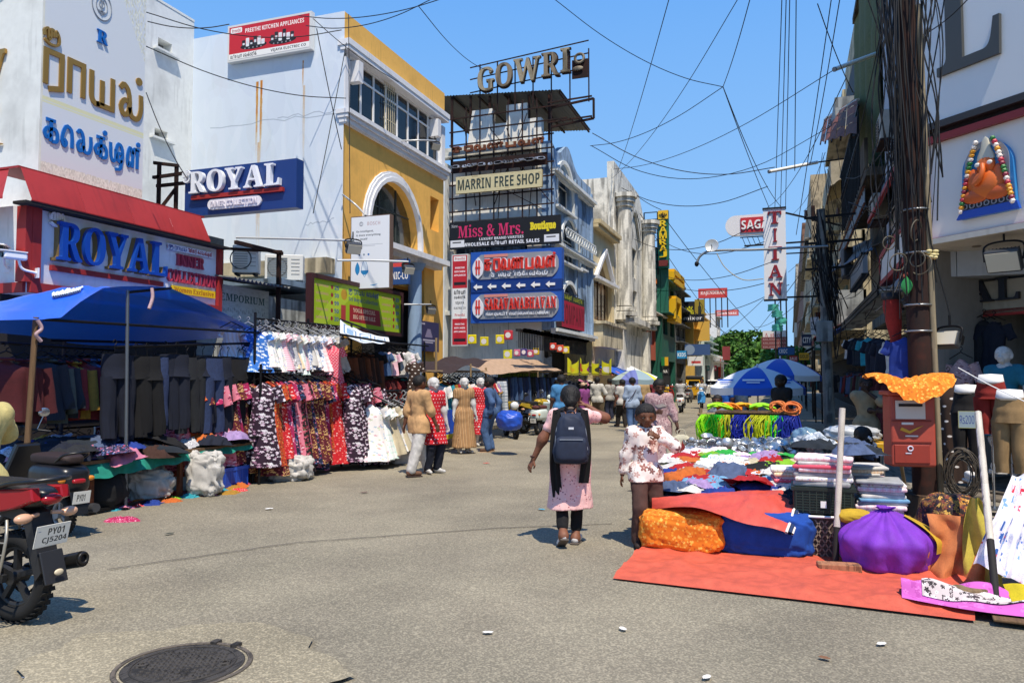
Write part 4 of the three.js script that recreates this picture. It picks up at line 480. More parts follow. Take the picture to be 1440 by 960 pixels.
hoard(-57,[952,493],[966,504],'sky blue shop board on the far left','#2a94d0','KIDS','#eaf4fa');hoard(-56,[967,501],[989,514],'white board with red strip on the far left','#e6e4e0','','',{deco:(c,w,h)=>{c.fillStyle='#c43a38';c.fillRect(w*.25,h*.5,w*.6,h*.25);}});hoard(-70,[985,514],[998,521],'teal and white board on the far left','#1f8c8c','SHOES','#fff');hoard(-72,[996,514],[1008,521],'crimson script board on the far left','#b02a4c','Lee','#fff');hoard(-74,[981,526],[996,534],'turquoise board low on the far left','#2f8ca0','men','#eef');hoard(-78,[1010,500],[1014,530],'narrow red vertical board far down the left side','#c63a30','','');hoard(-80,[1016,487],[1027,506],'brown-red vertical board hung out near the trees','#7c2a28','','');
hoard(-49,[930,502],[940,514],'green and yellow board above the far left shops','#1c7a3c','','',{deco:(c,w,h)=>{c.fillStyle='#e0b020';c.fillRect(w*.5,0,w*.5,h);}});hoard(-50,[927,518],[940,526],'black board with white letters above the far white canopy','#18181a','BINA','#f0f0ee');
block('end_white_block','white flat-topped block behind the trees at the end of the road',1008,1013,-12,448,plaster(0xf0efec),{h:13.5,floors:1,wins:1,base:9});
const onR=(g,X)=>g.rotateY(-PI / 2).translate(X,0,0); 
const facR=(X,outline,holes,depth)=>onR(wall(outline,depth,holes).translate(0,0,-depth),X);
const lampWhite=M(0xf2f2ee,.35);
const CA=V3(2.02,0,-12.9),CT=-Math.atan2(.7237,.69),Cn=V3(-.7237,0,.69),Cu=V3(.69,0,.7237);
const sC=(px,py,out=0)=>{const d=dirOf(px,py),o=camera.position.clone().sub(CA).addScaledVector(Cn,-out),k=-o.dot(Cn) / d.dot(Cn),p=o.addScaledVector(d,k);return[p.dot(Cu),p.y];};
{
const t=thing('corner_shop','corner shop with huge white board, red-framed deity sign and open dark shop front','shop',CA,CT),W=7;
part('floor',box(W,.15,5,W / 2,.075,-2.2),Mm(0x6d665c,.8,T.grime,.5),t);part('rear_wall',box(W,4,.2,W / 2,2.15,-4.3),plaster(0x8a857c),t);part('side_wall',box(.25,9,4.5,-.13,4.5,-2.3),plaster(0x8f8b84),t);part('side_wall',[box(.25,4,5.2,W-.2,2,-1.9)],plaster(0xb9bec4),t);part('upper_storey',box(W,6,4.4,W / 2,8.2,-2.45),plaster(0xb8bec6),t);
part('soffit',box(W,.08,3,W / 2,3.62,-1.1),plaster(0xd8d0c2),t);for(let i=0;i<12;i++)part('downlight_ring',torus(.05,.012,12,5).rotateX(PI / 2).translate(.5+(i % 4)*.8,3.575,-.3-Math.floor(i / 4)*.6),flat(0x7d7468),t);
const y0=sC(1312,343)[1],y1=sC(1310,206)[1],red=M(0x7e1c20,.45);part('sign_panel',box(W,y1-y0,.3,W / 2,(y0+y1) / 2,.0),M(0xe4e0da,.45),t);part('red_frame',[box(.1,y1-y0+.16,.4,.05,(y0+y1) / 2,.03),box(W,.11,.4,W / 2+.1,y0-.02,.03),box(W,.1,.4,W / 2+.1,y1+.02,.03)],red,t);
const yb=sC(1311,179)[1];part('white_board',box(W,4,.28,W / 2+.03,yb+2,.02),M(0xe3e5e4,.4),t);part('board_edge',box(W,.1,.34,W / 2+.02,yb-.05,.02),flat(0x3a3c3e),t);part('dark_gap',box(W,yb-y1-.12,.2,W / 2,(yb+y1) / 2,-.05),flat(0x222020),t);
const l0=sC(1332,112),l1=sC(1421,60),l=word('L',l0[0],l0[1],l1[0],l0[1]+1.75,.05);part('letter',l[0].translate(0,0,.163),flat(0x4a4b48,.5),t);
const c0=sC(1362,312),c1=sC(1440,196),w=c1[0]-c0[0]+.06,cx=c0[0]+w / 2,by=c0[1],h=sC(1400,192)[1]-by,e=part('emblem_arch',ext((()=>{const s=new THREE.Shape();s.moveTo(cx-w*.45,by);s.lineTo(cx-w*.42,by+h*.55);s.absarc(cx,by+h*.58,w*.42,PI,0,true);s.lineTo(cx+w*.45,by);return s;})(),.04,.008).translate(0,0,.155),M(0x2f86c4,.4),t);
const E=(n,g,c,r=.45)=>part(n,g,flat(c,r),e),Zz=.2;E('arch_ring',ext([...archPts(cx-w*.36,by+h*.3,cx+w*.36,by+h*.93).slice(1),[cx-w*.36,by+h*.3],...[[cx-w*.28,by+h*.3]],...archPts(cx-w*.28,by+h*.3,cx+w*.28,by+h*.86).slice(2).reverse(),[cx+w*.28,by+h*.3]],.015).translate(0,0,Zz),0x8d9096);
E('crown',lathe([[0,h*.3],[w*.05,h*.26],[w*.09,h*.14],[w*.14,h*.05],[w*.15,0]],16).scale(1,1,.3).translate(cx,by+h*.68,Zz+.02),0xc9c4b0);E('face',sph(w*.15,cx,by+h*.62,Zz+.02,1,1.1,.4),0xe8742c);for(const s of[-1,1]){E('eye',sph(w*.045,cx+s*w*.1,by+h*.63,Zz+.075,1,.8,.4),0xf2ede2);E('arm',sph(w*.14,cx+s*w*.2,by+h*.44,Zz+.02,.8,1.5,.4),0xd8662a);E('leg',sph(w*.16,cx+s*w*.17,by+h*.26,Zz+.03,1.5,.75,.4),0xd05f26);}
E('belly',sph(w*.23,cx,by+h*.38,Zz+.03,1.1,1,.4),0xe0702c);E('trunk',tube([[cx,by+h*.62,Zz+.1],[cx+.02,by+h*.52,Zz+.13],[cx-.03,by+h*.42,Zz+.14],[cx-.1,by+h*.38,Zz+.13]],w*.045),0xdb6a28);
rnd=rng(21);for(const s of[-1,1])for(let i=0;i<18;i++){const u=i / 17;E('garland_flower',new THREE.IcosahedronGeometry(w*.045,0).translate(cx+s*w*lerp(.14,.42,Math.pow(u,.8)),by+h*lerp(.92,.1,u),Zz+.05),pick([0xc23048,0xe8a028,0xf0e4d8,0x8a2440,0x2c7a3a]));}
E('base',ext([[cx-w*.5,by],[cx+w*.52,by],[cx+w*.48,by+h*.1],[cx-w*.42,by+h*.1]],.05).translate(0,0,Zz),0x1c4fb4);for(let i=0;i<7;i++)E('base_ornament',torus(w*.04,.01,10,5).translate(cx-w*.36+i*w*.12,by+h*.15,Zz+.03),0x9a9aa0);E('base_band',box(w*.84,h*.09,.03,cx,by+h*.15,Zz),0x4a4d54);
const n0=sC(1312,436,-1.1),n1=sC(1440,402,-1.1);part('inner_beam',box(W,.5,.12,W / 2,(n0[1]+n1[1]) / 2,-1.18),plaster(0xa39a88),t);for(const g of word('ROYAL',n0[0]-.75,n0[1]+.05,n1[0]-.05,n0[1]+.4,.06))part('letter',g.translate(0,0,-1.11),M(0x20232c,.4),t);part('red_band',box(W,.1,.1,W / 2,n0[1]-.12,-1.17),redPaint,t);
part('counter',[box(1.6,.9,.5,2.6,.6,-2.2)],darkWood,t);part('shelf',[0,1,2,3].map((i)=>box(3.5,.03,.4,2.6,.9+i*.5,-4)),wood,t);
part('step',box(2.4,.12,.6,1.4,.06,.5),Mm(0x7a7268,.85,T.grime,.5),t);
}
function flood(name,label,p,ry,w,tilt){const t=thing(name,label,'floodlight',p,ry);const g=part('housing',rbox(w,w*.75,.12,.03).rotateX(tilt),flat(0x3a3c3e,.4),t);for(let i=0;i<9;i++)part('cooling_fin',box(.012,w*.42,.06,-w*.42+i*w*.105,w*.12,-.08).rotateX(tilt),iron,g);part('glass',box(w*.9,w*.62,.01,0,0,.062).rotateX(tilt),M(0xcfc8b4,.25),g);part('yoke',[tube([[-w*.54,0,0],[-w*.54,w*.5,-.03],[0,w*.62,-.04],[w*.54,w*.5,-.03],[w*.54,0,0]],.014),rod([0,w*.6,-.04],[0,w*1.1,-.04],.014)],iron,t);return t;}
flood('flood_light','large grey finned floodlight under the ceiling of the corner shop',CA.clone().addScaledVector(Cu,sC(1412,366,.3)[0]).addScaledVector(Cn,.3).setY(sC(1412,366,.3)[1]),CT+.3,.42,.5);
const rndBox=(t,name,z0,y0,z1,y1,d,X,m,o=0)=>part(name,onR(box(z1-z0,y1-y0,d,(z0+z1) / 2,(y0+y1) / 2,d / 2+o),X),m,t);
{ 
const X=2.1,t=wthing('grey_rendered_building','tall pale grey building hung with cables behind the near utility pole','building',[X+2,0,-16]);const m=plaster(0xb9c0c8);
part('wall',facR(X,[[-19,3.2],[-13.2,3.2],[-13.2,13],[-19,13]],[rect(-18,7.2,-16.8,8.6),rect(-15.6,7.2,-14.4,8.6)],.3),m,t);part('core',bb(X+.31,3.2,-13.2,X+5,12.8,-19),m,t);for(const z of[-18,-15.6]){const f=part('window',onR(mg([box(1.2,.06,.06,z+.6,7.23,-.12),box(1.2,.06,.06,z+.6,8.57,-.12),box(.06,1.3,.06,z+.03,7.9,-.12),box(.06,1.3,.06,z+1.17,7.9,-.12),box(.05,1.3,.05,z+.6,7.9,-.12)]),X),flat(0x5a4a3c),t);for(const k of[.32,.88])part('pane',onR(box(.5,1.22,.01,z+k,7.9,-.14),X),glassDark,f);}
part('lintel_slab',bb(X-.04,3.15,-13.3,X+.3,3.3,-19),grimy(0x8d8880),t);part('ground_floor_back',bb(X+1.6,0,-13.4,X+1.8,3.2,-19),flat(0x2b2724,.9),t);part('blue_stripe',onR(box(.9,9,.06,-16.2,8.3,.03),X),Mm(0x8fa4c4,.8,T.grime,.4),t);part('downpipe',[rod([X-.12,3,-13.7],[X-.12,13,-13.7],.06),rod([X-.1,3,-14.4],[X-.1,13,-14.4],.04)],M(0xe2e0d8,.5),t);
}
{ 
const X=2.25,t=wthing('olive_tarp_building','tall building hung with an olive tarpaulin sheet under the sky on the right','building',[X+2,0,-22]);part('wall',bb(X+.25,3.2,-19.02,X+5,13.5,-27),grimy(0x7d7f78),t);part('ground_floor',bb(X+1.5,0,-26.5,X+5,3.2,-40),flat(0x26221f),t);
const a=atX(1204,180,X),b=atX(1238,60,X);part('olive_sheet',grid(40,30,(u,v)=>{const z=lerp(-27,-19.4,u),y=lerp(7.3+.6*Math.sin(u*5),13.3,v);return[X-.05-.14*Math.sin(u*26+v*2)*(1.1-v)-.1*fbm(u*6,v*4,3),y,z];}),cloth(0x6e7447),t);
part('roof_edge',bb(X-.12,13.3,-19.4,X+.3,13.5,-27.2),grimy(0x55524a),t);part('balcony',[bb(X-.5,6.4,-19.6,X+.3,6.6,-26.6),bb(X-.52,6.6,-19.6,X-.44,7.3,-26.6)],grimy(0x6d6558),t);for(let i=0;i<16;i++)part('rail_post',bar([X-.62,6.2,-19.8-i*.42],[X-.62,8.1,-19.8-i*.42],.035),iron,t);part('hand_rail',[bar([X-.62,8.1,-19.6],[X-.62,8.1,-26.6],.045),bar([X-.62,7.4,-19.6],[X-.62,7.4,-26.6],.035)],iron,t);
}
{ 
const p0=atX(1157,205,1.5),t=wthing('tiled_canopy','small sloping canopy of terracotta tiles above the cables on the right','canopy',[1.8,p0.y,-23.4]),q=[atX(1160,168,2),atX(1207,140,2),atX(1154,203,1.35),atX(1206,192,1.35)];const G=(u,v)=>q[2].clone().lerp(q[3],u).lerp(q[0].clone().lerp(q[1],u),v);rnd=rng(61);const tm=[0x8a4630,0x9c5238,0x74402e].map((c)=>Mm(c,.85,T.grime,1.5));
for(let i=0;i<5;i++)for(let j=0;j<4;j++){const a=G((i+.04) / 5,j / 4),b=G((i+.96) / 5,j / 4),c=G((i+.96) / 5,(j+1.1) / 4),d=G((i+.04) / 5,(j+1.1) / 4);part('tile',grid(4,1,(u,v)=>{const p=a.clone().lerp(b,u).lerp(d.clone().lerp(c,u),v);return[p.x,p.y+.05*Math.sin(u*PI)-v*.03+.05+rr(0,.01),p.z];}),pick(tm),t);}part('ridge',rod(q[0],q[1],.05),M(0xb9b3a6,.8),t);for(let i=0;i<5;i++)part('rafter',bar(G(i / 4.2,0),G(i / 4.2,1),.05),darkWood,t);
}
{ 
const X=2.35,[s0]=sX(1200,300,X),[s1]=sX(1142,300,X),t=wthing('weathered_cream_building','old cream building with stained stepped balconies behind the tall TITAN sign','building',[X+2,0,-s0-4]);rnd=rng(31);const m=grimy(0xcfc4a6),H=sX(1165,235,X)[1];
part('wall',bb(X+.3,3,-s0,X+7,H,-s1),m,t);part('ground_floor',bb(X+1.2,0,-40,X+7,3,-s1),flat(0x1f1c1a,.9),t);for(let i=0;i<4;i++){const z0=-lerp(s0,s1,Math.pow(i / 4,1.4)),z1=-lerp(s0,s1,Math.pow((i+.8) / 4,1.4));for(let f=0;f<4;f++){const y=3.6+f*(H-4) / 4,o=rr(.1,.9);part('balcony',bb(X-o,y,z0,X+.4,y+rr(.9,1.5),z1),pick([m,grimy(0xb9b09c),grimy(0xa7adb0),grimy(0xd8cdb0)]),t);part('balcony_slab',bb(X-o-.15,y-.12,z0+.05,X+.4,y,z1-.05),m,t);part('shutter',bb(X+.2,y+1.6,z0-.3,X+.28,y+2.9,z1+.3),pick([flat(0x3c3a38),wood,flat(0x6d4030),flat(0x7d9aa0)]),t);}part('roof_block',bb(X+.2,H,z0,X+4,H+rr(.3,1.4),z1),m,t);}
}
for(const[n,a,b,y,c,l]of[['far_right_building',1141,1128,300,0xb9a88c,'buff building farther along on the right'],['far_right_building',1128,1118,380,0x8f6a58,'brownish narrow building far along on the right'],['far_right_building',1118,1113.5,440,0xc9c2b4,'pale low building farthest along on the right']]){const X=2.6,[s0]=sX(a,300,X),[s1]=sX(b,300,X),H=sX((a+b) / 2,y,X)[1],t=wthing(n,l,'building',[X,0,-s0]);part('wall',bb(X,0,-s0,X+8,H,-s1),grimy(c),t);for(let f=0;f<3;f++){part('slab',bb(X-.7,3+f*(H-3) / 3,-s0-.3,X,3.2+f*(H-3) / 3,-s1+.3),grimy(0x9a948a),t);for(let k=0;k<4;k++){const z=-lerp(s0,s1,(k+.5) / 4),fr=part('window',bb(X-.03,3.8+f*(H-3) / 3,z-.6,X,5.2+f*(H-3) / 3,z+.6),flat(0xd0ccc2),t);part('pane',bb(X-.045,3.9+f*(H-3) / 3,z-.5,X-.031,5.1+f*(H-3) / 3,z+.5),glassDark,fr);}}}
const fixt=(n,l,c,X,px,py,mk)=>{const p=atX(px,py,X),t=wthing(n,l,c,p);mk(t,p);return t;};
fixt('sheet_awning','black sloping awning sheet above the white shop box on the right','awning',1.7,1185,375,(t,p)=>{const q=[atX(1152,392,1.7),atX(1226,350,1.7),atX(1160,362,2.3),atX(1226,335,2.3)];part('sheet',grid(30,4,(u,v)=>{const a=q[0].clone().lerp(q[1],u).lerp(q[2].clone().lerp(q[3],u),v);return[a.x,a.y+.02*Math.sin(u*90),a.z];}),flat(0x2d2f33,.6),t);part('edge_bar',rod(q[0],q[1],.03),flat(0x4a6a8c),t);part('strut',[rod(q[0].clone().lerp(q[1],.2),q[2].clone().lerp(q[3],.2).add(V3(0,-.8,0)),.02),rod(q[0].clone().lerp(q[1],.8),q[2].clone().lerp(q[3],.8).add(V3(0,-.8,0)),.02)],iron,t);});
fixt('corrugated_screen','blue-grey corrugated sheet screen hung on the right-hand fronts','screen',1.8,1200,318,(t)=>{const a=atX(1182,352,1.75),b=atX(1218,286,1.75);part('sheet',grid(90,1,(u,v)=>[1.75+.03*Math.sin(u*150),lerp(a.y,b.y,v),lerp(a.z,b.z,u)]),Mm(0x93a5b4,.6,T.grime,.8,{metalness:.3}),t);part('rail',[rod([1.72,a.y,a.z],[1.72,a.y,b.z],.03),rod([1.72,b.y,a.z],[1.72,b.y,b.z],.03)],rusty,t);});
fixt('cloth_awning','small cream cloth awning bulging over the corrugated screen','awning',1.6,1195,270,(t)=>{const a=atX(1172,286,1.5),b=atX(1214,252,2.1);part('cloth',grid(16,10,(u,v)=>[lerp(1.3,2.2,v)+.05*nz(u*5,v*5,1),lerp(a.y,b.y,v)+.28*Math.sin(v*PI)*(1+.2*Math.sin(u*9)),lerp(a.z,b.z-1.5,u)]),cloth(0xd8c48a),t);part('pole',rod([1.3,a.y,a.z],[1.3,a.y,b.z-1.5],.03),wood,t);});
fixt('shop_box_sign','large dull white box sign over the hanging tee shirts on the right','sign',1.3,1210,430,(t)=>{const a=atX(1184,462,1.6),b=atX(1236,404,1.6);part('box',bb(1.6,a.y,a.z,2.2,b.y,b.z),grimy(0xb4b8b8),t);part('face',bb(1.62,a.y+.06,b.z+.003,2.18,b.y-.06,b.z+.03),M(0xd5d8da,.5),t);part('rim',[bb(1.57,a.y-.04,a.z,1.6,a.y+.04,b.z+.03),bb(1.57,b.y-.04,a.z,1.6,b.y+.04,b.z+.03)],iron,t);});
fixt('grey_box_panel','upright grey metal panel between awning and box sign on the right','panel',1.6,1208,385,(t)=>{const a=atX(1200,408,1.55),b=atX(1217,358,1.55);part('panel',bb(1.5,a.y,a.z,1.6,b.y,b.z),flat(0x7e868c,.5,{metalness:.4}),t);part('frame',[bb(1.47,b.y,a.z,1.62,b.y+.06,b.z),bb(1.47,a.y-.06,a.z,1.62,a.y,b.z)],iron,t);});
fixt('slanted_sign','small slanted white sign board with red borders behind the near pole','sign',1.4,1260,385,(t)=>{const q=[atX(1243,396,1.8),atX(1279,368,1.8)];const y0=q[0].y,y1=y0+.45;part('panel',bb(1.75,y0,q[0].z,1.9,y1,q[1].z),M(0xdcd8d2,.5),t);part('red_border',[bb(1.73,y1,q[0].z,1.92,y1+.09,q[1].z),bb(1.73,y0-.09,q[0].z,1.92,y0,q[1].z),bb(1.73,y0,q[0].z-.08,1.92,y1,q[0].z)],redPaint,t);});
fixt('dark_fascia','dark slanting shop fascia with red underside left of the near pole','fascia',1.5,1245,270,(t)=>{const a=atX(1226,310,1.75),b=atX(1268,246,1.75);part('board',grid(1,1,(u,v)=>[lerp(1.7,2.05,v),lerp(a.y,a.y+.9,v),lerp(a.z,b.z,u)]),flat(0x4a4d52,.6),t);part('red_edge',bar([1.7,a.y-.03,a.z],[1.7,a.y-.03,b.z],.07),redPaint,t);part('back',bb(2.06,a.y,a.z,2.09,a.y+.9,b.z),flat(0x2b2c30),t);});
rnd=rng(41);for(let i=0;i<9;i++){const px=[1160,1172,1150,1192,1144,1136,1168,1128,1180][i],py=[330,400,440,370,300,420,470,470,445][i],p=atX(px,py,1.8),t=thing('meter_box',['dark','grey','rusty','small black','brown','pale','low grey','distant','low black'][i]+' meter box with cables on the right-hand fronts','meter box',p,-PI / 2+rr(-.2,.2),'boxes on the right-hand fronts'),s=rr(.4,.8);part('case',rbox(s,s*1.3,.25,.02),[darkWood,wGrey,rusty,flat(0x26282a),darkRust,grimy(0xb8b4a8),wGrey,grimy(0x8a7d70),flat(0x303236)][i],t);part('door',box(s*.8,s*1.1,.02,0,0,.14),flat(0x5a5d60),t);part('conduit',rod([0,s*.6,.05],[0,s*.6+rr(.5,1.5),.05],.02),cable,t);}
for(const[a,b,Z,l]of[[[1175,97],[1237,74],-20,'upper white tube light on an arm against the sky'],[[1083,241],[1150,228],-26,'lower white tube light on an arm beside the cream building']]){const p=atZ(...a,Z),q=atZ(...b,Z-1),t=wthing('tube_light',l,'tube light',p);part('batten',rod(p,q,.055),lampWhite,t);part('end_cap',[rod(p.clone().lerp(q,-.03),p,.06)],flat(0x8a8d90),t);part('arm',rod(q,q.clone().add(V3(1.2,.05,0)),.025),iron,t);}
{ 
const Z=-34,b=board('z',Z,[1073.5,294],[1107,420],'tall white vertical sign with raised red TITAN letters over the road',{depth:.32,mat:M(0xe9ebee,.4)}),K=(u)=>lerp(b.x0,b.x1,u),Y=(v)=>lerp(b.y0,b.y1,v);[...'TITAN'].forEach((ch,i)=>{const y=[.83,.63,.43,.235,.04][i],h=[.135,.145,.145,.14,.14][i],x=ch==='I'?[.43,.61]:[.2,.82];for(const g of word(ch,K(x[0]),Y(y),K(x[1]),Y(y+h),.05))part('letter',onZ(g.translate(0,0,.003),Z),M(0x8f1a26,.4),b.t);});for(const y of[b.y0-.02,b.y1+.02])part('rim',onZ(box(b.w+.06,.05,.4,K(.5),y,-.16),Z),iron,b.t);part('bracket',[bar([b.x1,Y(.95),Z-.15],[b.x1+2.4,Y(.75),Z-.15],.07),bar([b.x1,Y(.02),Z-.15],[b.x1+2,Y(.02),Z-.15],.07),bar([b.x1,Y(.5),Z-.15],[b.x1+2,Y(.5),Z-.15],.05)],iron,b.t);
const Z2=-41,s=board('z',Z2,[1035,303],[1078,329],'rounded white and red sign partly hidden behind the TITAN sign',{depth:.25,mat:M(0xe6e2e0,.4)});part('red_plate',onZ(box(s.w*.85,s.h*.72,.05,(s.x0+s.x1) / 2+.12,(s.y0+s.y1) / 2,.025),Z2),M(0xc02a30,.4),s.t);for(const g of word('SAGA',s.x0+.28,s.y0+s.h*.28,s.x1+.1,s.y0+s.h*.72,.05,'nb'))part('letter',onZ(g.translate(0,0,.055),Z2),white,s.t);part('rounded_end',onZ(new THREE.CylinderGeometry(s.h / 2,s.h / 2,.24,20,1,false,PI,PI).rotateX(PI / 2).translate(s.x0,(s.y0+s.y1) / 2,-.13),Z2),M(0xe6e2e0,.4),s.t);part('truss',[bar([s.x0+.2,s.y0-.1,Z2],[s.x1,s.y0-.1,Z2],.05),bar([s.x0+.4,s.y0-.55,Z2],[s.x1+2,s.y0-.5,Z2],.08),...[0,1,2,3,4].map((i)=>bar([s.x0+.3+i*.25,s.y0-.1,Z2],[s.x0+.45+i*.25,s.y0-.5,Z2],.03))],iron,s.t);
}
{ 
const Z=-22,P=(x,y)=>atZ(x,y,Z),t=wthing('street_lamp','wall-mounted street lamp on a long horizontal arm with round reflector dish','street lamp',P(1140,348));part('arm',tube([P(1165,346),P(1120,348),P(1060,351),P(1010,352),P(994,354),P(984,361),P(981,368)],.035,60),M(0x9a9c9a,.4,{metalness:.5}),t);const c=P(1002,348);part('dish',lathe([[0,0],[.09,.012],[.17,.05],[.185,.07],[.175,.07],[.09,.03],[0,.02]],28).rotateX(PI / 2-.2).translate(c.x,c.y+.02,c.z+.1),M(0xc9cbc8,.3,{metalness:.3}),t);part('feed',rod(c,[c.x,c.y+.02,c.z+.32],.012),iron,t);const e=P(980,371);part('lamp_head',sph(.06,e.x,e.y,e.z,1,1.3,1),iron,t);part('hanging_wire',tube([P(1008,356),P(1020,376),P(1045,393),P(1074,392)],.014,30),flat(0xa9a28c),t);}
board('z',-100,[1073,465],[1107,476],'pale rooftop board with red edge far along on the right',{depth:.4,mat:flat(0xcfc8c0),px:256,draw:(c,w,h)=>{c.fillStyle='#d9d2ca';c.fillRect(0,0,w,h);fit(c,'A  store',20,h*.3,w*.7,h*.45,SB,'#b03a34');}});board('z',-99,[1071,474],[1108,490],'dark maroon lettered hoarding far along on the right',{depth:.5,mat:flat(0x54201e),px:256,draw:(c,w,h)=>{c.fillStyle='#642826';c.fillRect(0,0,w,h);for(let i=0;i<3;i++){c.fillStyle='#8a5048';c.fillRect(0,h*i / 3,w,4);fit(c,'KALANIKETAN',16,h*(i / 3+.1),w-32,h*.16,NB,'#a08078');}}});board('z',-44,[1094,488],[1118,499],'blue CROC board over the blue umbrellas on the right',{depth:.2,mat:flat(0x173a6a),px:256,draw:(c,w,h)=>{c.fillStyle='#1a5f9e';c.fillRect(0,0,w,h);fit(c,'CROC',20,h*.25,w*.5,h*.5,NB,'#e8f0f4');c.strokeStyle='#1c1c22';c.lineWidth=10;c.strokeRect(0,0,w,h);}});
{const Z=-92,a=atZ(1091,466,Z),b=atZ(1106,428,Z),t=wthing('netted_scaffold','green netted scaffold tower far along on the right','scaffold',[(a.x+b.x) / 2,a.y,Z]);rnd=rng(3);for(let i=0;i<4;i++)part('net',grid(8,6,(u,v)=>[lerp(a.x,b.x,u)-Math.abs(i-1)*.4+.2*nz(u*4,v*4,i),lerp(a.y,b.y,(i+v) / 4),Z+1.2*Math.sin(u*PI)]),M(0x3f9a86,.8),t);part('pole',[0,.5,1].map((u)=>rod([lerp(a.x,b.x,u),a.y-8,Z],[lerp(a.x,b.x,u),b.y+1,Z],.08)),iron,t);}
function leafTree(label,px,py0,pyTop,d,rx,seed,n=2600){rnd=rng(seed);const b=atD(px,py0,d),top=atD(px,pyTop,d);b.y=0;const h=top.y,t=thing('leafy_tree',label,'tree',b);part('trunk',[rod([0,0,0],[.2,h*.45,0],.45,.3),...[0,1,2,3,4].map((i)=>rod([.2,h*.4,0],[Math.cos(i*1.3)*rx*.6,h*rr(.6,.8),Math.sin(i*1.3)*rx*.5],.2,.06))],darkWood,t);const cl=[];for(let i=0;i<26;i++){const a=rr(0,2*PI),r=Math.sqrt(rnd());cl.push([Math.cos(a)*rx*r*.85,h*rr(.42,.93)-r*r*h*.12,Math.sin(a)*rx*r*.7,rr(.9,2)]);}const p=[],cc=[];for(let i=0;i<n;i++){const c=pick(cl),v=V3(rr(-1,1),rr(-.8,1),rr(-1,1)).normalize().multiplyScalar(c[3]*rr(.6,1.05)),o=V3(c[0],c[1],c[2]).add(v),s=rr(.22,.5),x=V3(rr(-1,1),rr(-.6,.6),rr(-1,1)).normalize().multiplyScalar(s),y=V3(rr(-1,1),rr(-1,1),rr(-1,1)).normalize().multiplyScalar(s),g=rr(.7,1.3),col=[g*rr(.9,1.2),g,g*.8];for(const q of[o.clone().sub(x),o.clone().add(y),o.clone().add(x),o.clone().sub(x),o.clone().add(x),o.clone().sub(y)]){p.push(q.x,q.y,q.z);cc.push(...col);}}const g=new THREE.BufferGeometry();g.setAttribute('position',new THREE.Float32BufferAttribute(p,3));g.setAttribute('color',new THREE.Float32BufferAttribute(cc,3));g.computeVertexNormals();part('crown',g,new THREE.MeshStandardMaterial({color:0x3f6a22,roughness:.8,vertexColors:true,side:THREE.DoubleSide}),t,{kind:'stuff'});}
leafTree('dense green tree left of the far white block at the road end',1040,545,468,118,5.2,51,4200);leafTree('round green tree in the middle of the road end',1062,545,487,112,4,52,3000);leafTree('darker tree on the right of the road end',1092,545,494,105,4,53,3000);leafTree('low tree behind the far left boards',1022,545,480,125,3.5,54,2600);
function floral(bg,cols,n,r,s,w=256){return ctex(w,w,(c)=>{rnd=rng(s);c.fillStyle=bg;c.fillRect(0,0,w,w);for(let i=0;i<n;i++){const x=rnd()*w,y=rnd()*w,k=r*rr(.6,1.3),col=pick(cols),a0=rnd()*6;for(const ox of[-w,0,w])for(const oy of[-w,0,w]){if(x+ox<-k*2||x+ox>w+k*2||y+oy<-k*2||y+oy>w+k*2)continue;c.fillStyle=col;for(let p=0;p<5;p++){c.beginPath();c.ellipse(x+ox+Math.cos(a0+p*1.257)*k*.6,y+oy+Math.sin(a0+p*1.257)*k*.6,k*.5,k*.3,a0+p*1.257,0,7);c.fill();}c.fillStyle=cols[(i+1)% cols.length];c.beginPath();c.arc(x+ox,y+oy,k*.24,0,7);c.fill();}}});}
const dotsT=(bg,col,r,step)=>ctex(128,128,(c)=>{c.fillStyle=bg;c.fillRect(0,0,128,128);c.fillStyle=col;for(let j=0;j<128 / step;j++)for(let i=0;i<128 / step;i++){c.beginPath();c.arc((i+.5+(j&1)*.5)*step,(j+.5)*step,r,0,7);c.fill();}});
const stripT=(cols,ws,ang)=>ctex(128,128,(c)=>{let x=0,i=0;while(x<128){c.fillStyle=cols[i % cols.length];if(ang)c.fillRect(0,x,128,ws[i % ws.length]);else c.fillRect(x,0,ws[i % ws.length],128);x+=ws[i % ws.length];i++;}});
const chkT=(bg,cols,st)=>ctex(128,128,(c)=>{c.fillStyle=bg;c.fillRect(0,0,128,128);c.globalAlpha=.55;for(let i=0;i<128 / st;i++){c.fillStyle=cols[i % cols.length];c.fillRect(i*st,0,st*.45,128);c.fillRect(0,i*st,128,st*.45);}});
const PT={};const pr=(name,t,m=4)=>{PT[name]=new THREE.MeshStandardMaterial({color:0xffffff,map:t,roughness:.9,side:THREE.DoubleSide,bumpMap:T.weaveB,bumpScale:.0006});PT[name].userData.metre=m;PT[name].userData.rep=m;};
pr('black with red flowers',floral('#161014',['#b02840','#d86a80','#7a2030','#3c6a3c'],60,16,1));pr('black with small green and yellow flowers',floral('#14160e',['#6f8a34','#c2a63a','#a84a2c'],110,10,2));pr('magenta with white sprigs',floral('#a81c52',['#f0c0d0','#e87aa0','#701038'],70,9,3));pr('maroon with gold leaves',floral('#5a1420',['#b88a3c','#883040','#d8b070'],80,11,4));pr('scarlet with white sprigs',floral('#c41a24',['#f4d8d0','#e86050'],60,9,5));pr('dark purple with white flowers',floral('#2a1428',['#e0d0dc','#a87a98','#e8e4e8'],46,15,6));pr('olive brown with beige flowers',floral('#2e2412',['#b89a5c','#8a6a34','#d8c080'],90,12,7));pr('navy with pink flowers',floral('#161c38',['#c85a80','#e0a8b8','#4a6aa0'],60,13,8));pr('pink with red flowers',floral('#d87a8c',['#b02040','#f0c8d0','#7a2848'],60,12,9));pr('orange red with dark leaves',floral('#c0441c',['#3a1410','#e8a050','#701c14'],80,11,10));
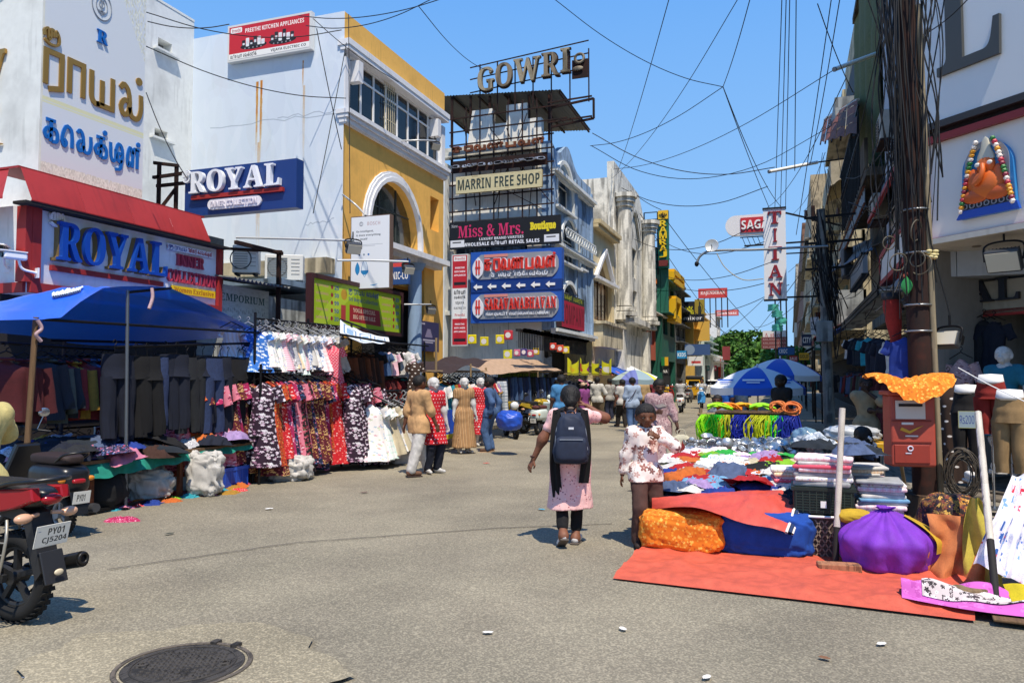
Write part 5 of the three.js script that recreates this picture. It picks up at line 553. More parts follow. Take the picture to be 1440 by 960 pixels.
pr('white with pastel sprigs',floral('#eeeae6',['#d8a8b4','#a8c0d8','#c8d4a8'],50,9,11),4);pr('white with blue flowers',floral('#e8ecf2',['#3f6ab0','#7a9ad0','#2a4a88'],45,12,12),4);pr('blue with white flowers',floral('#2f6ec0',['#e4ecf6','#a8c8f0'],45,14,13),4);pr('pale pink checked',chkT('#f2dde0',['#e8b0b8','#f6eeee'],16),4);pr('white with mint checks',chkT('#f0f2ee',['#b8d8cc','#e8ecea'],16),4);pr('peach ruffled',stripT(['#f0c8a0','#f4d8b8'],[7,9]),4);pr('grey and white speckled',floral('#b8b8ba',['#f2f2f2','#5a5a60','#8a8a90'],120,8,14),4);pr('striped pink and white',stripT(['#e890a4','#f6e6ea'],[8,8],1),4);
pr('tan striped',stripT(['#a8825a','#8c6438','#c49c70','#5c4428'],[10,6,8,4]),4);pr('red with white dots',dotsT('#c21c2a','#f6eeee',4.5,32),4);pr('brown with white dots',dotsT('#3a281e','#efe8e0',5,32),2.5);pr('coral with white dots',dotsT('#d8566a','#f8e6e8',3,16),3);pr('dark blue denim',dtex(128,128,(u,v)=>{const k=.8+.3*tf(u,v*.3,60,2,5);return[.16*k,.22*k,.36*k];}),3);pr('mid blue denim',dtex(128,128,(u,v)=>{const k=.8+.3*tf(u,v*.3,60,2,6);return[.27*k,.38*k,.54*k];}),3);pr('grey checked',chkT('#c8ccd0',['#4a5866','#8a98a4'],32),3);pr('orange tie-dye',floral('#e07a18',['#f0a838','#c45a10','#f4c860'],260,6,15),2.2);pr('white with big red and blue flowers',floral('#e9e7ea',['#c42840','#2f5aa0','#e05a70','#4a70b8','#7aa0d0'],26,30,16,512),1.5);pr('dark brown and ochre blotched',floral('#241a18',['#b0782c','#7a3a28','#d8a850','#3a2434'],130,13,17),2.5);pr('pink kurta print',floral('#eebcb8',['#7a3040','#c87a80','#f8e4e0'],90,5,18),3);pr('boy shirt print',floral('#ece4dc',['#9a6a60','#c8a298','#7a5450','#e0cec4'],34,20,19),2.6);pr('lilac pink cloth',floral('#c860b4',['#b850a4','#d878c4'],60,10,20),2);pr('black and white border print',floral('#c9bcb8',['#2a2426','#4a3c40','#f0e8e4'],170,9,22),2.5);pr('mauve dress print',floral('#a88a8c',['#7a5460','#d0bcb8','#5a3a44'],100,8,23),3);
const plain=(c)=>(mats['cl'+c]??=cloth(c));for(const[n,c]of[['black',0x121215],['navy blue',0x141c30],['charcoal grey',0x24272c],['dark slate',0x1c2630],['royal blue',0x1e3f9a],['maroon',0x5a1c22],['brick red',0x8c2a26],['mustard',0xb8892c],['dusty blue',0x56688c],['olive grey',0x54584c],['rust brown',0x7a4428],['chocolate brown',0x45291e],['plain white',0xe9e6e0],['cream',0xdccfae],['sky blue',0x7fb4dc],['turquoise',0x2fa8b8],['orange',0xd8702a],['yellow',0xe0c02c],['lilac',0xb79ad0],['pink',0xe08aa8],['red',0xc02028],['lime green',0x8fce30],['bright green',0x2fb84a],['light grey',0xb6b8ba],['teal',0x1c6a78],['khaki',0x8a7a58]])PT[n]=plain(c);
function tubeCloth(L,W,D,folds,seed,rep,o={}){ 
return grid(o.nu??36,o.nv??16,(u,v)=>{const a=u*2*PI,w=W(v),d=D(v),k=1+folds*v*(Math.sin(a*7+seed)*.5+Math.sin(a*11+seed*2+v*2)*.35);const ca=Math.cos(a),sa=Math.sin(a),sh=v<.001?0:0;return[w*ca*(1+(k-1)*.25)+.02*nz(v*3,seed,1)*v,-L*v-(o.drop??.06)*Math.pow(Math.abs(ca),1.5)*(1-sm(0,.15,v))+.015*nz(a,seed,3)*v,d*sa*k+.03*nz(v*2.5,seed,5)*v,a / 6.283*2*(w+d),v*L];});
}
const scaleUV=(g,k)=>{const u=g.attributes.uv;for(let i=0;i<u.count;i++)u.setXY(i,u.getX(i)*k,u.getY(i)*k);return g;};
function sleeve(s,x,y,len,r,out,seed){return tubeCloth(len,(v)=>r*(1-.2*v),(v)=>r*.55*(1-.1*v),.15,seed,1,{nu:14,nv:6,drop:0}).rotateZ(s*out).translate(s*x,y,0);}
const GARM={
dress:(s)=>mg([tubeCloth(1.35+.12*nz(s,1,2),(v)=>v<.1?lerp(.09,.19,v / .1):v<.3?lerp(.19,.155,(v-.1) / .2):lerp(.155,.27,(v-.3) / .7),(v)=>.03+.06*sm(0,.2,v)+.05*v,.4,s),sleeve(1,.17,-.07,.26,.085,.35,s),sleeve(-1,.17,-.07,.26,.085,.35,s+3)]),
frock:(s)=>mg([tubeCloth(.56,(v)=>v<.1?lerp(.06,.12,v / .1):v<.35?.115:lerp(.12,.22,(v-.35) / .65),(v)=>.03+.03*sm(0,.2,v)+.09*v*v,.5,s,1,{nu:30,nv:10}),sleeve(1,.11,-.05,.09,.06,.6,s),sleeve(-1,.11,-.05,.09,.06,.6,s)]),
shirt:(s)=>mg([tubeCloth(.68,(v)=>v<.1?lerp(.08,.2,v / .1):.2+.02*v,(v)=>.03+.05*sm(0,.2,v),.3,s,1,{nu:28,nv:10}),sleeve(1,.19,-.08,.5,.075,.16,s),sleeve(-1,.19,-.08,.5,.075,.16,s+2),torus(.07,.018,14,5).rotateX(PI / 2).translate(0,.01,0)]),
tee:(s)=>mg([tubeCloth(.62,(v)=>v<.1?lerp(.08,.19,v / .1):.19+.03*v,(v)=>.03+.05*sm(0,.2,v),.3,s,1,{nu:28,nv:8}),sleeve(1,.18,-.08,.2,.08,.45,s),sleeve(-1,.18,-.08,.2,.08,.45,s+2)]),
trousers:(s)=>mg([tubeCloth(.3,(v)=>.17+.02*v,(v)=>.04+.04*v,.12,s,1,{drop:0,nv:5,nu:26}),...[-1,1].map((k)=>tubeCloth(.74,(v)=>lerp(.1,.08,v),(v)=>.07-.015*v,.5,s+k,1,{nu:18,nv:9,drop:0}).rotateZ(k*.05).translate(k*.09,-.27,0))]),
};
const GV={};for(const k in GARM)GV[k]=[1.3,2.9,4.4].map((s)=>GARM[k](s));
const hangerG=mg([tube([[0,.12,0],[.03,.15,0],[.0,.18,0],[-.02,.15,0]],.006,12,4),rod([0,.1,0],[.17,.01,0],.008,.008,5),rod([0,.1,0],[-.17,.01,0],.008,.008,5),rod([0,.1,0],[0,.13,0],.006,.006,4)]),clipG=mg([tube([[0,.1,0],[.03,.14,0],[0,.17,0],[-.02,.14,0]],.006,12,4),rod([0,.02,0],[0,.1,0],.006,.006,4),box(.3,.014,.014,0,.01,0)]);
const repGeo={};
function garment(kind,pat,v,label,group,pos,rot,sc=1){
const m=PT[pat],rep=m.userData.rep??2,key=kind+v+'_'+rep;const g=repGeo[key]??=scaleUV(GV[kind][v].clone(),rep);
rot=rot??0;const t=thing({dress:'long_dress',frock:'child_frock',shirt:'hanging_shirt',tee:'hanging_blouse',trousers:'hanging_trousers'}[kind],label,kind==='tee'?'blouse':kind,pos,rot,group);const a=new THREE.Mesh(g,m);a.name='cloth';a.castShadow=a.receiveShadow=true;const b=new THREE.Mesh(kind==='trousers'?clipG:hangerG,kind==='frock'&&v?flat(0x8a8c8e):iron);b.name='hanger';b.castShadow=true;t.add(a,b);t.scale.set(sc,sc*rr(.88,1.08),sc*rr(.85,1.3));t.rotation.z=rr(-.06,.06);return t;
}
function row(kind,pats,a,b,n,rot,where,group,o={}){const noun={dress:'dress',frock:'frock',shirt:'shirt',tee:'top',trousers:'trousers'}[kind];for(let i=0;i<n;i++){const p=a.clone().lerp(b,n>1?i / (n-1):0),pat=typeof pats==='string'?pats:pats[Math.floor(rnd()*pats.length)];p.x+=rr(-.03,.03)*(o.jx??1);p.y+=rr(-.03,.02)-.16*(o.sc??1);garment(kind,pat,i % 3,`${pat} ${noun}, ${ORD[i]} from left ${where}`,group,p,rot+rr(-.22,.22),(o.sc??1)*rr(.95,1.05));}}
function rack(label,posts,bars,m=iron,r=.022){const t=wthing('garment_rack',label,'clothes rack',[posts[0][0],0,posts[0][2]]);for(const[x,y,z,y0]of posts)part('post',rod([x,y0??0,z],[x,y,z],r),m,t);for(const[a,b]of bars)part('rail',rod(a,b,r*.85),m,t);return t;}
{ 
const t=wthing('tarpaulin_tent','bright blue tarpaulin canopy on poles over the trouser stall at left','canopy',[-8.6,0,-8.6]),tarp=new THREE.MeshPhysicalMaterial({color:0x2a78ff,roughness:.34,side:THREE.DoubleSide,transmission:.38,thickness:0,bumpMap:T.cloth,bumpScale:.004});
const line=(X,pts)=>pts.map(([x,y])=>atX(x,y,X)),fr=line(-8.0,[[-160,466],[-60,457],[0,450],[60,449],[85,446],[112,425],[145,404],[190,402],[238,404],[300,432],[368,468]]),md=line(-8.8,[[-160,440],[-60,430],[0,424],[60,411],[95,404],[125,402],[150,405],[190,415],[235,424],[300,446],[368,468]]),bk=line(-9.9,[[-160,474],[-60,470],[0,468],[60,474],[95,482],[125,485],[160,486],[200,484],[240,481],[300,476],[368,466]]);
part('sheet',grid(80,26,(u,v)=>{const a=polyAt(fr,u),b=polyAt(md,u),c=polyAt(bk,u),p=v<.5?a.clone().lerp(b,v*2):b.clone().lerp(c,v*2-1);const e=Math.sin(v*PI)*.02+.006;p.y+=e*(fbm(u*9+v*3,v*4,3,3)*2.4+Math.sin(u*60+v*9)*.35*(u>.5?1:.4));return[p.x,p.y,p.z,u*2,v];}),tarp,t);
rnd=rng(15);const lg=[];for(let i=0;i<13;i++){const u=lerp(.345,.465,i / 12),v=.33,at=(uu,vv)=>{const p=polyAt(fr,uu).lerp(polyAt(md,uu),vv*2);p.y+=.03;return p;};lg.push(tube([at(u,v),at(u+rr(-.005,.008),v+rr(.05,.1)),at(u+.008,v+rr(0,.1))],.018,8,4));}part('print',lg,M(0xdfe8f4,.6),t,{label:'worn white lettering on the tarpaulin'});
const P=(x,y,X)=>atX(x,y,X),pole=(a,b,r,m,l)=>part('pole',rod(a,b,r,r*.9),m,t,l?{label:l}:{});
pole(atX(176,706,-8.0).setY(0),P(179,408,-8.05),.024,M(0x6d7276,.4,{metalness:.6}),'thin grey steel pole');pole(atX(32,662,-8.05).setY(0),P(50,446,-8.05),.035,wood,'crooked wooden stick pole');pole([-8.2,0,-10.3],P(365,466,-8.2),.03,darkWood);pole([-9.8,0,-8.2],P(90,480,-9.8),.03,darkWood);
const rl=(a,b)=>part('rail',rod(a,b,.018),iron,t);rl(P(60,449,-8.05),P(366,468,-8.05));rl(P(178,411,-8.05),P(240,405,-8.05));rl(P(70,478,-9),P(300,484,-9));rl(P(0,482,-8.6),P(160,492,-8.6));rl(P(160,488,-8.2),P(366,482,-8.2));part('tie_rag',[tube([P(213,405,-8),P(214,418,-7.98),P(209,434,-7.98)],.025,12,5),tube([P(52,450,-7.98),P(58,462,-7.97),P(50,470,-7.98),P(57,480,-7.98)],.022,14,5)],cloth(0xd8b4b8),t);
}
{
rnd=rng(101);const X=-8.2,a=atX(160,487,X),b=atX(364,483,X);a.y=b.y=(a.y+b.y) / 2;row('trousers',['black','navy blue','charcoal grey','dark slate','black','dark blue denim','navy blue','charcoal grey'],a,b,17,PI / 2-.2,'under the blue tarpaulin','trousers under the blue tarpaulin',{sc:1.06});
const c=atX(56,488,-8.7),d=atX(150,492,-8.7);row('shirt',['dusty blue','mustard','charcoal grey','navy with pink flowers','brick red','olive grey','maroon'],c,d,9,.5,'behind the crooked pole','shirts behind the crooked pole',{sc:1.05});row('shirt',['chocolate brown','maroon'],atX(6,484,-8.3),atX(34,484,-8.3),2,PI / 2-.5,'at the left picture edge','jackets at the left edge',{sc:1.1});
row('tee',['mustard','royal blue','orange','dusty blue','red'],atX(62,596,-9.2),atX(140,604,-9.2),6,.9,'low at the back of the blue stall','tops low in the blue stall',{sc:.85});
const m=Mm(0xffffff,.9,T.wood,2);for(let i=0;i<1;i++){const p=atX(226,606,-9.0),q=atX(258,560,-9.0),t=wthing('slatted_blind','pale wooden slatted screen standing behind the trousers','screen',[-9,0,(p.z+q.z) / 2]);for(let k=0;k<12;k++)part('slat',bar([-9,lerp(.35,q.y,k / 11),p.z],[-9,lerp(.35,q.y,k / 11),q.z],.03,.06),paleWood,t);part('rail',[bar([-9.03,.1,p.z],[-9.03,q.y,p.z],.05)],paleWood,t);part('rail',bar([-9.03,.1,q.z],[-9.03,q.y,q.z],.05),paleWood,t);}
board('x',-9.0,[134,600],[152,615],'small red OPEN sign low in the blue stall',{depth:.03,px:128,draw:(c,w,h)=>{c.fillStyle='#8a1c1c';c.fillRect(0,0,w,h);c.strokeStyle='#e8dcd4';c.lineWidth=5;c.strokeRect(5,5,w-10,h-10);fit(c,'OPEN',w*.14,h*.3,w*.72,h*.4,NB,'#f4ece8');}});
}
function crumple(s,w,d,h){return grid(24,24,(u,v)=>{const x=u*2-1,y=v*2-1,wx=x+.35*nz(x*1.6,y*1.6,s),wy=y+.35*nz(x*1.6+9,y*1.6,s),r=Math.min(1,Math.pow(Math.pow(Math.abs(x),3)+Math.pow(Math.abs(y),3),1 / 3)),k=1-Math.pow(r,4),rg=Math.pow(1-Math.min(1,Math.abs(nz(wx*2.2+s,wy*2.2,s*3))*2.2),1.6),r2=Math.pow(1-Math.min(1,Math.abs(nz(wx*4.6,wy*4.6+s,s))*2.4),1.4),e=1+.28*nz(x*1.5,y*1.5,s+3)+.16*nz(x*4,y*4,s+6);return[x*w / 2*e,h*k*(.3+.5*rg+.3*r2)-.05*Math.pow(r,6),y*d / 2*e,u*w,v*d];});}
const CR=[1.7,5.2,9.4,14.1,22.3,31.9].map((s,i)=>crumple(s,[.62,.74,.54,.7,.5,.8][i],[.5,.48,.54,.6,.46,.54][i],[.085,.1,.08,.1,.075,.09][i]));
function heap(n,pats,place,y,where,group,cat='garment',sc=1,name='heaped_garment'){const cnt={};for(let i=0;i<n;i++){const p=place(i),pat=pick(pats),k=cnt[pat]=(cnt[pat]??-1)+1,g=Math.floor(rnd()*6);const m=single(name,`crumpled ${pat} ${cat} ${where}`,cat,CR[g].clone(),PT[pat],group,p,rnd()*6.3);if(PT[pat].userData.metre)metreUV(m.geometry,PT[pat].userData.metre);m.rotation.set(rr(-.3,.34),rnd()*6.3,rr(-.34,.3));m.scale.set(sc*rr(.8,1.2),sc*rr(.8,1.3),sc*rr(.8,1.2));}}
{ 
rnd=rng(121);const t=wthing('trestle_table','long low stall table edged with green cloth under the blue tarpaulin','table',[-8.5,0,-8.8]),z0=-6.9,z1=-10.45,H=.66;part('top',bb(-9.5,H-.04,z0,-7.98,H,z1),wood,t);for(const z of[z0-.3,(z0+z1) / 2,z1+.1])for(const x of[-9.3,-8.08])part('leg',bb(x-.03,0,z-.03,x+.03,H-.04,z+.03),rusty,t);part('rail',bb(-8.06,.02,z0-.2,-8.0,.06,z1+2),iron,t);
part('green_cloth',grid(60,8,(u,v)=>[-8.02+v*.09-.03*Math.sin(u*40)*v+(v<.2?-.2*(1-v / .2):0),H+.01-.2*v*(1.2-u*.75)+.012*Math.sin(u*60+v*4),lerp(z0,z1+.05,u),u*3,v]),cloth(0x1f9a86),t);
heap(95,['black','black','navy blue','charcoal grey','dark slate','black','royal blue','dusty blue','navy with pink flowers','orange','lilac','grey and white speckled','chocolate brown'],()=>{const z=rr(z0+.1,z1-.0);return[rr(-9.4,-8.12),H+rr(.02,.12),z];},0,'on the blue stall table','clothes heaped on the table under the blue tarpaulin');heap(8,['lilac','sky blue','pink','light grey','grey and white speckled','dusty blue'],()=>[rr(-8.6,-8.05),H+rr(.02,.1),rr(-6.9,-7.7)],0,'at the near table end','clothes heaped at the near end of the table');
const c=wthing('plastic_crate','blue plastic crate under the right end of the stall table','crate',[-8.2,0,-9.9]);part('body',ext(rect(-.3,0,.3,.3),.38,.02,[],2).rotateY(PI / 2).translate(-8.4,.0,-9.75),plastic(0x1f46a8),c);for(let i=0;i<5;i++)part('rib',bb(-8.02,.03,-9.5-i*.125,-7.995,.28,-9.515-i*.125),plastic(0x2a55ba),c);part('rim',bb(-8.02,.26,-9.44,-7.99,.31,-10.06),plastic(0x2a55ba),c);
const c2=wthing('steel_box','dented grey metal box between white sack and blue crate','box',[-8.3,0,-9.3]);part('body',rbox(.5,.5,.34,.02,-8.32,.25,-9.22),steel,c2);part('lid',rbox(.53,.04,.37,.015,-8.32,.52,-9.22),steel,c2);
}
function pillow(w,h,d,e,s,amp,n=40){return grid(n,Math.round(n*.6),(u,v)=>{const a=u*2*PI,b=(v-.5)*PI,P=(c,k)=>Math.sign(c)*Math.pow(Math.abs(c),k);const x=P(Math.cos(b),e)*P(Math.cos(a),e),y=P(Math.sin(b),e),z=P(Math.cos(b),e)*P(Math.sin(a),e),q=1+amp*(fbm(x*2+s,y*2,z*2,3)*1.4+.5*(1-Math.abs(nz(x*4+s,y*3,z*4))*2));return[x*w / 2*q,h / 2+y*h / 2*q,z*d / 2*q,u*(w+d)*2,v*h*2];});}
function sackG(r,h,s,n=72){return grid(n,34,(u,v)=>{const a=u*2*PI,pr_=v<.06?lerp(.7,.86,v / .06):v<.4?lerp(.86,1,Math.sin((v-.06) / .34*PI / 2)):v<.86?Math.cos((v-.4) / .46*PI / 2*.94):lerp(.094,.2,(v-.86) / .14),y=v<.86?Math.pow(v / .86,.95)*h:h+(v-.86)*h*.35;const g=1+.05*Math.sin(a*8+4*v+s)+.03*Math.sin(a*13-6*v)+sm(.35,.86,v)*(.1*Math.sin(a*17+s)+.07*Math.sin(a*29+s))+.05*fbm(Math.cos(a)*2,v*3,Math.sin(a)*2+s,3)*2;return[Math.cos(a)*r*pr_*g,y*(1+.04*nz(Math.cos(a),Math.sin(a),s)),Math.sin(a)*r*pr_*g,u*r*6.28*2,v*h*2];});}
{
const wsack=cloth(0xdedad2);single('woven_sack','white woven sack hung under the front of the stall table','sack',jit(pillow(.44,.56,.3,.5,3,.22,64),.055,6),wsack,null,[-7.84,.03,-8.9],.3);single('woven_sack','dull grey sack beside the hanging white sack','sack',jit(pillow(.52,.42,.4,.6,5,.25,64),.06,6),cloth(0xc8c6c0),null,[-8.25,.0,-8.3],.8);single('woven_sack','bulging white sack on the road at the table end','sack',jit(pillow(.66,.4,.5,.62,8,.28,64),.06,6),wsack,null,[-7.75,.0,-10.75],.4);single('woven_sack','black stuffed bag in shade under the near end of the table','sack',pillow(.7,.5,.5,.7,9,.1),cloth(0x17181c),null,[-8.3,0,-7.5],.2);
rnd=rng(131);heap(26,['turquoise','orange','lime green','pink','royal blue','scarlet with white sprigs','mustard','magenta with white sprigs','orange'],(i)=>{const u=i / 25,p=atY(lerp(160,350,u)+rr(-8,8),lerp(712,683,u)+rr(-4,6),0);return[p.x,.0,p.z];},0,'on the road along the stall front','scraps along the stall front','cloth scrap',.5,'cloth_scrap');single('cloth_scrap','pink and purple cloth lying apart on the road before the stall','cloth scrap',CR[1].clone(),PT['magenta with white sprigs'],null,atY(172,732,0).toArray(),.3).scale.set(.6,.5,.5);heap(9,['orange','turquoise','scarlet with white sprigs','yellow','lime green'],()=>{const p=atY(rr(306,340),rr(672,692),0);return[p.x,.0,p.z];},0,'piled beside the bulging white sack','scraps beside the white sack','cloth scrap',.6,'cloth_scrap');
}
{ 
const DR=['black with red flowers','black with small green and yellow flowers','magenta with white sprigs','maroon with gold leaves','scarlet with white sprigs','dark purple with white flowers','olive brown with beige flowers','navy with pink flowers','pink with red flowers','orange red with dark leaves','magenta with white sprigs','scarlet with white sprigs','pink with red flowers','maroon with gold leaves'],KD=['white with pastel sprigs','white with blue flowers','blue with white flowers','pale pink checked','white with mint checks','peach ruffled','grey and white speckled','striped pink and white','plain white','plain white'];
const X=-7.85,a=atX(372,524,X),b=atX(506,523,X),y=a.y=b.y=(a.y+b.y) / 2+.02;rnd=rng(147);row('dress',DR,a,b,28,.35,'on the front rack','long dresses on the front rack',{sc:1.06});
const u0=atX(366,455,-8.05),u1=atX(474,444,-8.05),yu=2.62;u0.y=u1.y=yu;rnd=rng(151);row('frock',KD,u0,u1,26,.45,'on the top rail','frocks on the top rail',{sc:1.15});row('frock',KD,u0.clone().setY(2.2).setX(-8.4),u1.clone().setY(2.2).setX(-8.3),18,.4,'on the middle rail','frocks on the middle rail',{sc:1.0});row('frock',KD,u0.clone().setY(2.66).setX(-8.6),u1.clone().setY(2.66).setX(-8.6),14,.3,'on the rear top rail','frocks on the rear top rail',{sc:1.1});
row('dress',['coral with white dots'],atX(470,478,-7.8),atX(478,478,-7.8),1,.6,'hung alone over the dress rack',null,{sc:.72});
rack('black steel rack carrying frocks above and long dresses below',[[X,y+.1,a.z+.1],[X,y+.1,b.z-.1],[-8.05,yu+.1,a.z],[-8.05,yu+.1,(a.z+b.z) / 2],[-8.05,yu+.1,b.z]],[[[X,y,a.z+.15],[X,y,b.z-.15]],[[-8.05,yu,u0.z+.15],[-8.05,yu+.03,u1.z-.15]],[[-8.35,2.2,u0.z],[-8.3,2.2,u1.z]],[[X,.75,a.z+.4],[X,.75,b.z]]]);row('dress',DR,new THREE.Vector3(-8.45,y,-9.0),new THREE.Vector3(-8.25,y,-10.1),9,.3,'behind the dark trousers','dresses behind the dark trousers',{sc:1.05});
rnd=rng(161);row('dress',['pink with red flowers','dark purple with white flowers','pale pink checked','black with red flowers','dark purple with white flowers'],atX(496,528,-7.5),atX(521,530,-7.5),6,.4,'at the rack end','dresses at the rack end',{sc:1});
row('frock',['plain white','pale pink checked','white with pastel sprigs','white with mint checks','cream'],atX(522,548,-7.3),atX(570,552,-7.3),9,.55,'behind the walking man','white frocks behind the walking man',{sc:1.75});rack('thin rack under the white frocks',[[-7.3,1.45,-12.9],[-7.3,1.45,-14.6]],[[[-7.3,1.42,-12.8],[-7.3,1.42,-14.7]]]);
row('shirt',['rust brown','chocolate brown','rust brown'],atX(484,487,-8),atX(520,488,-8),8,.4,'under the printed awning','brown jackets under the printed awning',{sc:1.0});row('tee',['mid blue denim','pink','plain white','pale pink checked','black','striped pink and white','teal'],atX(528,484,-8),atX(574,486,-8),9,.4,'right of the brown jackets','small tops right of the brown jackets',{sc:.85});row('tee',['yellow','maroon','orange','teal','turquoise','brick red'],atX(524,522,-8.1),atX(574,524,-8.1),8,.4,'on the lower rail','tops on the lower rail',{sc:.85});rack('black rack carrying brown jackets and small tops',[[-8,2.5,-12.7],[-8,2.5,-14.2],[-8,2.5,-16.2]],[[[-8,2.42,-12.6],[-8,2.42,-16.4]],[[-8.1,1.85,-13.8],[-8.1,1.85,-16.4]]]);
row('dress',['brown with white dots'],atX(583,500,-7.6),atX(583,500,-7.6),1,.7,'left of the red dotted dress',null,{sc:.8});
const aw=wthing('printed_awning','white and blue printed sheet awning beside the green banner','awning',[-7.9,2.6,-14]);const q=[atX(478,449,-8.1),atX(546,474,-8.1),atX(478,470,-7.2),atX(548,482,-7.2)];part('sheet',grid(16,8,(u,v)=>{const p=q[0].clone().lerp(q[1],u).lerp(q[2].clone().lerp(q[3],u),v);return[p.x,p.y+.05*nz(u*4,v*3,2)-.08*Math.sin(u*PI),p.z];}),M(0xffffff,.6,{map:ctex(256,128,(c,w,h)=>{c.fillStyle='#dfe3e6';c.fillRect(0,0,w,h);for(let i=0;i<3;i++){c.strokeStyle='#4a78a8';c.lineWidth=5;c.strokeRect(20+i*78,24,56,76);c.fillStyle='#8aaccc';c.fillRect(32+i*78,40,32,40);}})}),aw);part('rail',rod(q[2],q[3],.02),iron,aw);part('rail',rod(q[0],q[1],.02),iron,aw);
rnd=rng(171);const c0=atX(613,529,-7.7),c1=atX(688,528,-7.7);c0.y=c1.y=1.78;row('tee',['red','cream','plain white','yellow','navy blue','pink','brick red','peach ruffled','white with pastel sprigs','charcoal grey','lilac','turquoise','mustard'],c0,c1,24,.4,'behind the tan dress','mixed tops behind the tan dress',{sc:1.25});const j0=atX(690,526,-7.9),j1=atX(786,526,-7.9);j0.y=j1.y=1.85;row('trousers',['dark blue denim','mid blue denim','dark blue denim','dark slate','mid blue denim','charcoal grey','dark blue denim','navy blue'],j0,j1,34,.45,'on the jeans rail','jeans behind the parked bikes',{sc:1.05});garment('trousers','grey checked',1,'grey checked trousers hung in front of the jeans rail',null,atX(704,536,-7.5),.6,1.05);row('trousers',['khaki','chocolate brown','rust brown'],atX(776,528,-7.8),atX(790,528,-7.8),5,.45,'past the jeans','brown trousers at the end of the jeans rail',{sc:1.05});row('tee',['red','pink','navy blue','plain white','red','mid blue denim','black'],atX(792,527,-7.6),atX(828,527,-7.6),9,.4,'on the rail beyond the jeans','tops beyond the jeans',{sc:1.1});
rack('long bamboo rail of tops and jeans',[[-7.7,2.6,c0.z],[-7.8,1.95,c1.z],[-7.9,2.0,(j0.z+j1.z) / 2],[-7.9,1.95,j1.z]],[[[-7.7,1.82,c0.z+.5],[-7.9,1.9,j1.z-.5]],[[-7.7,1.82,j1.z],[-7.4,1.85,j1.z-7]]],bamboo,.03);
}
function canopy(label,X0,X1,px0,px1,y0,y1,m,o={}){const a=atX(px0,y0,X0),b=atX(px1,o.y0b??y0,X0),t=wthing('stall_canopy',label,'canopy',[X0,0,(a.z+b.z) / 2]);const c=atX(px0,y1,X1),d=atX(px1,o.y1b??y1,X1);c.z=a.z;d.z=b.z;const hA=a.y+(o.rise??.2),hB=b.y+(o.rise??.2);part('sheet',grid(24,12,(u,v)=>{const p=a.clone().lerp(b,u),r=V3(X1,lerp(hA,hB,u),lerp(a.z,b.z,u));p.lerp(r,v);p.y+=-(o.sag??.1)*Math.sin(u*PI*(o.w??2))*Math.sin(u*PI*(o.w??2))*(1-v*.5)+.05*nz(u*6,v*4,px0);return[p.x,p.y,p.z,u*2,v*2];}),m,t);for(const u of o.poles??[.6])part('pole',rod([X0,1.7,lerp(a.z,b.z,u)],[X0,lerp(a.y,b.y,u)+.02,lerp(a.z,b.z,u)],.025),bamboo,t);return t;}
canopy('dark brown cloth canopy above the mixed tops',-7.4,-8.6,612,690,524,510,cloth(0x3a2a2c),{rise:.1,y0b:506});canopy('beige cloth canopy above the jeans',-7.5,-8.5,690,790,527,505,cloth(0xc9a98c),{rise:.4,w:1,sag:-.06,y0b:521});canopy('blue stall canopy beyond the yellow banners',-6.9,-9,872,900,528,510,M(0x1f55c0,.5),{rise:.9,sag:0});canopy('white stall canopy down the left side',-6.6,-9,902,925,530,520,M(0xdfe3e6,.6),{rise:1.0,sag:.2});canopy('striped red canopy under the blue one',-7.2,-9,858,872,524,512,M(0xb06a58,.6),{rise:.6});
{const t=wthing('banner_row','row of yellow printed cloth banners hung along the stall front','banner',[-7.2,2.2,-30]),tx=ctex(512,128,(c,w,h)=>{c.fillStyle='#d8d41e';c.fillRect(0,0,w,h);for(let i=0;i<5;i++){c.fillStyle=['#e0b820','#c84a2c','#8a3a80','#3c3a2a','#e8e4d8'][i];c.beginPath();c.ellipse(50+i*100,h*.55,38,34,0,0,7);c.fill();}c.fillStyle='#2c2a20';c.fillRect(0,h*.88,w,8);});for(let i=0;i<4;i++){const a=atX(798+i*16,502,-7.2),b=atX(813+i*16,527,-7.2);part('banner',grid(10,5,(u,v)=>[-7.2+.06*Math.sin(u*9+i),lerp(b.y,a.y,v)-.25*Math.sin(u*PI)*v,lerp(a.z,b.z,u),(i+u) / 4,v]),M(0xffffff,.6,{map:tx}),t);}}
for(const[px,py,c,l]of[[700,506,0x8fb02a,'lime green cloth strip hung behind the beige canopy'],[762,500,0xd0d4d8,'white plastic sheet bundled between canopy and yellow banners']]){const p=atX(px,py,-8.4);single('hung_sheet',l,'sheet',grid(14,6,(u,v)=>[.08*Math.sin(u*12),-v*.6-.1*Math.sin(u*5),-u*(px<720?5:1.4)]),cloth(c),null,p.toArray());}
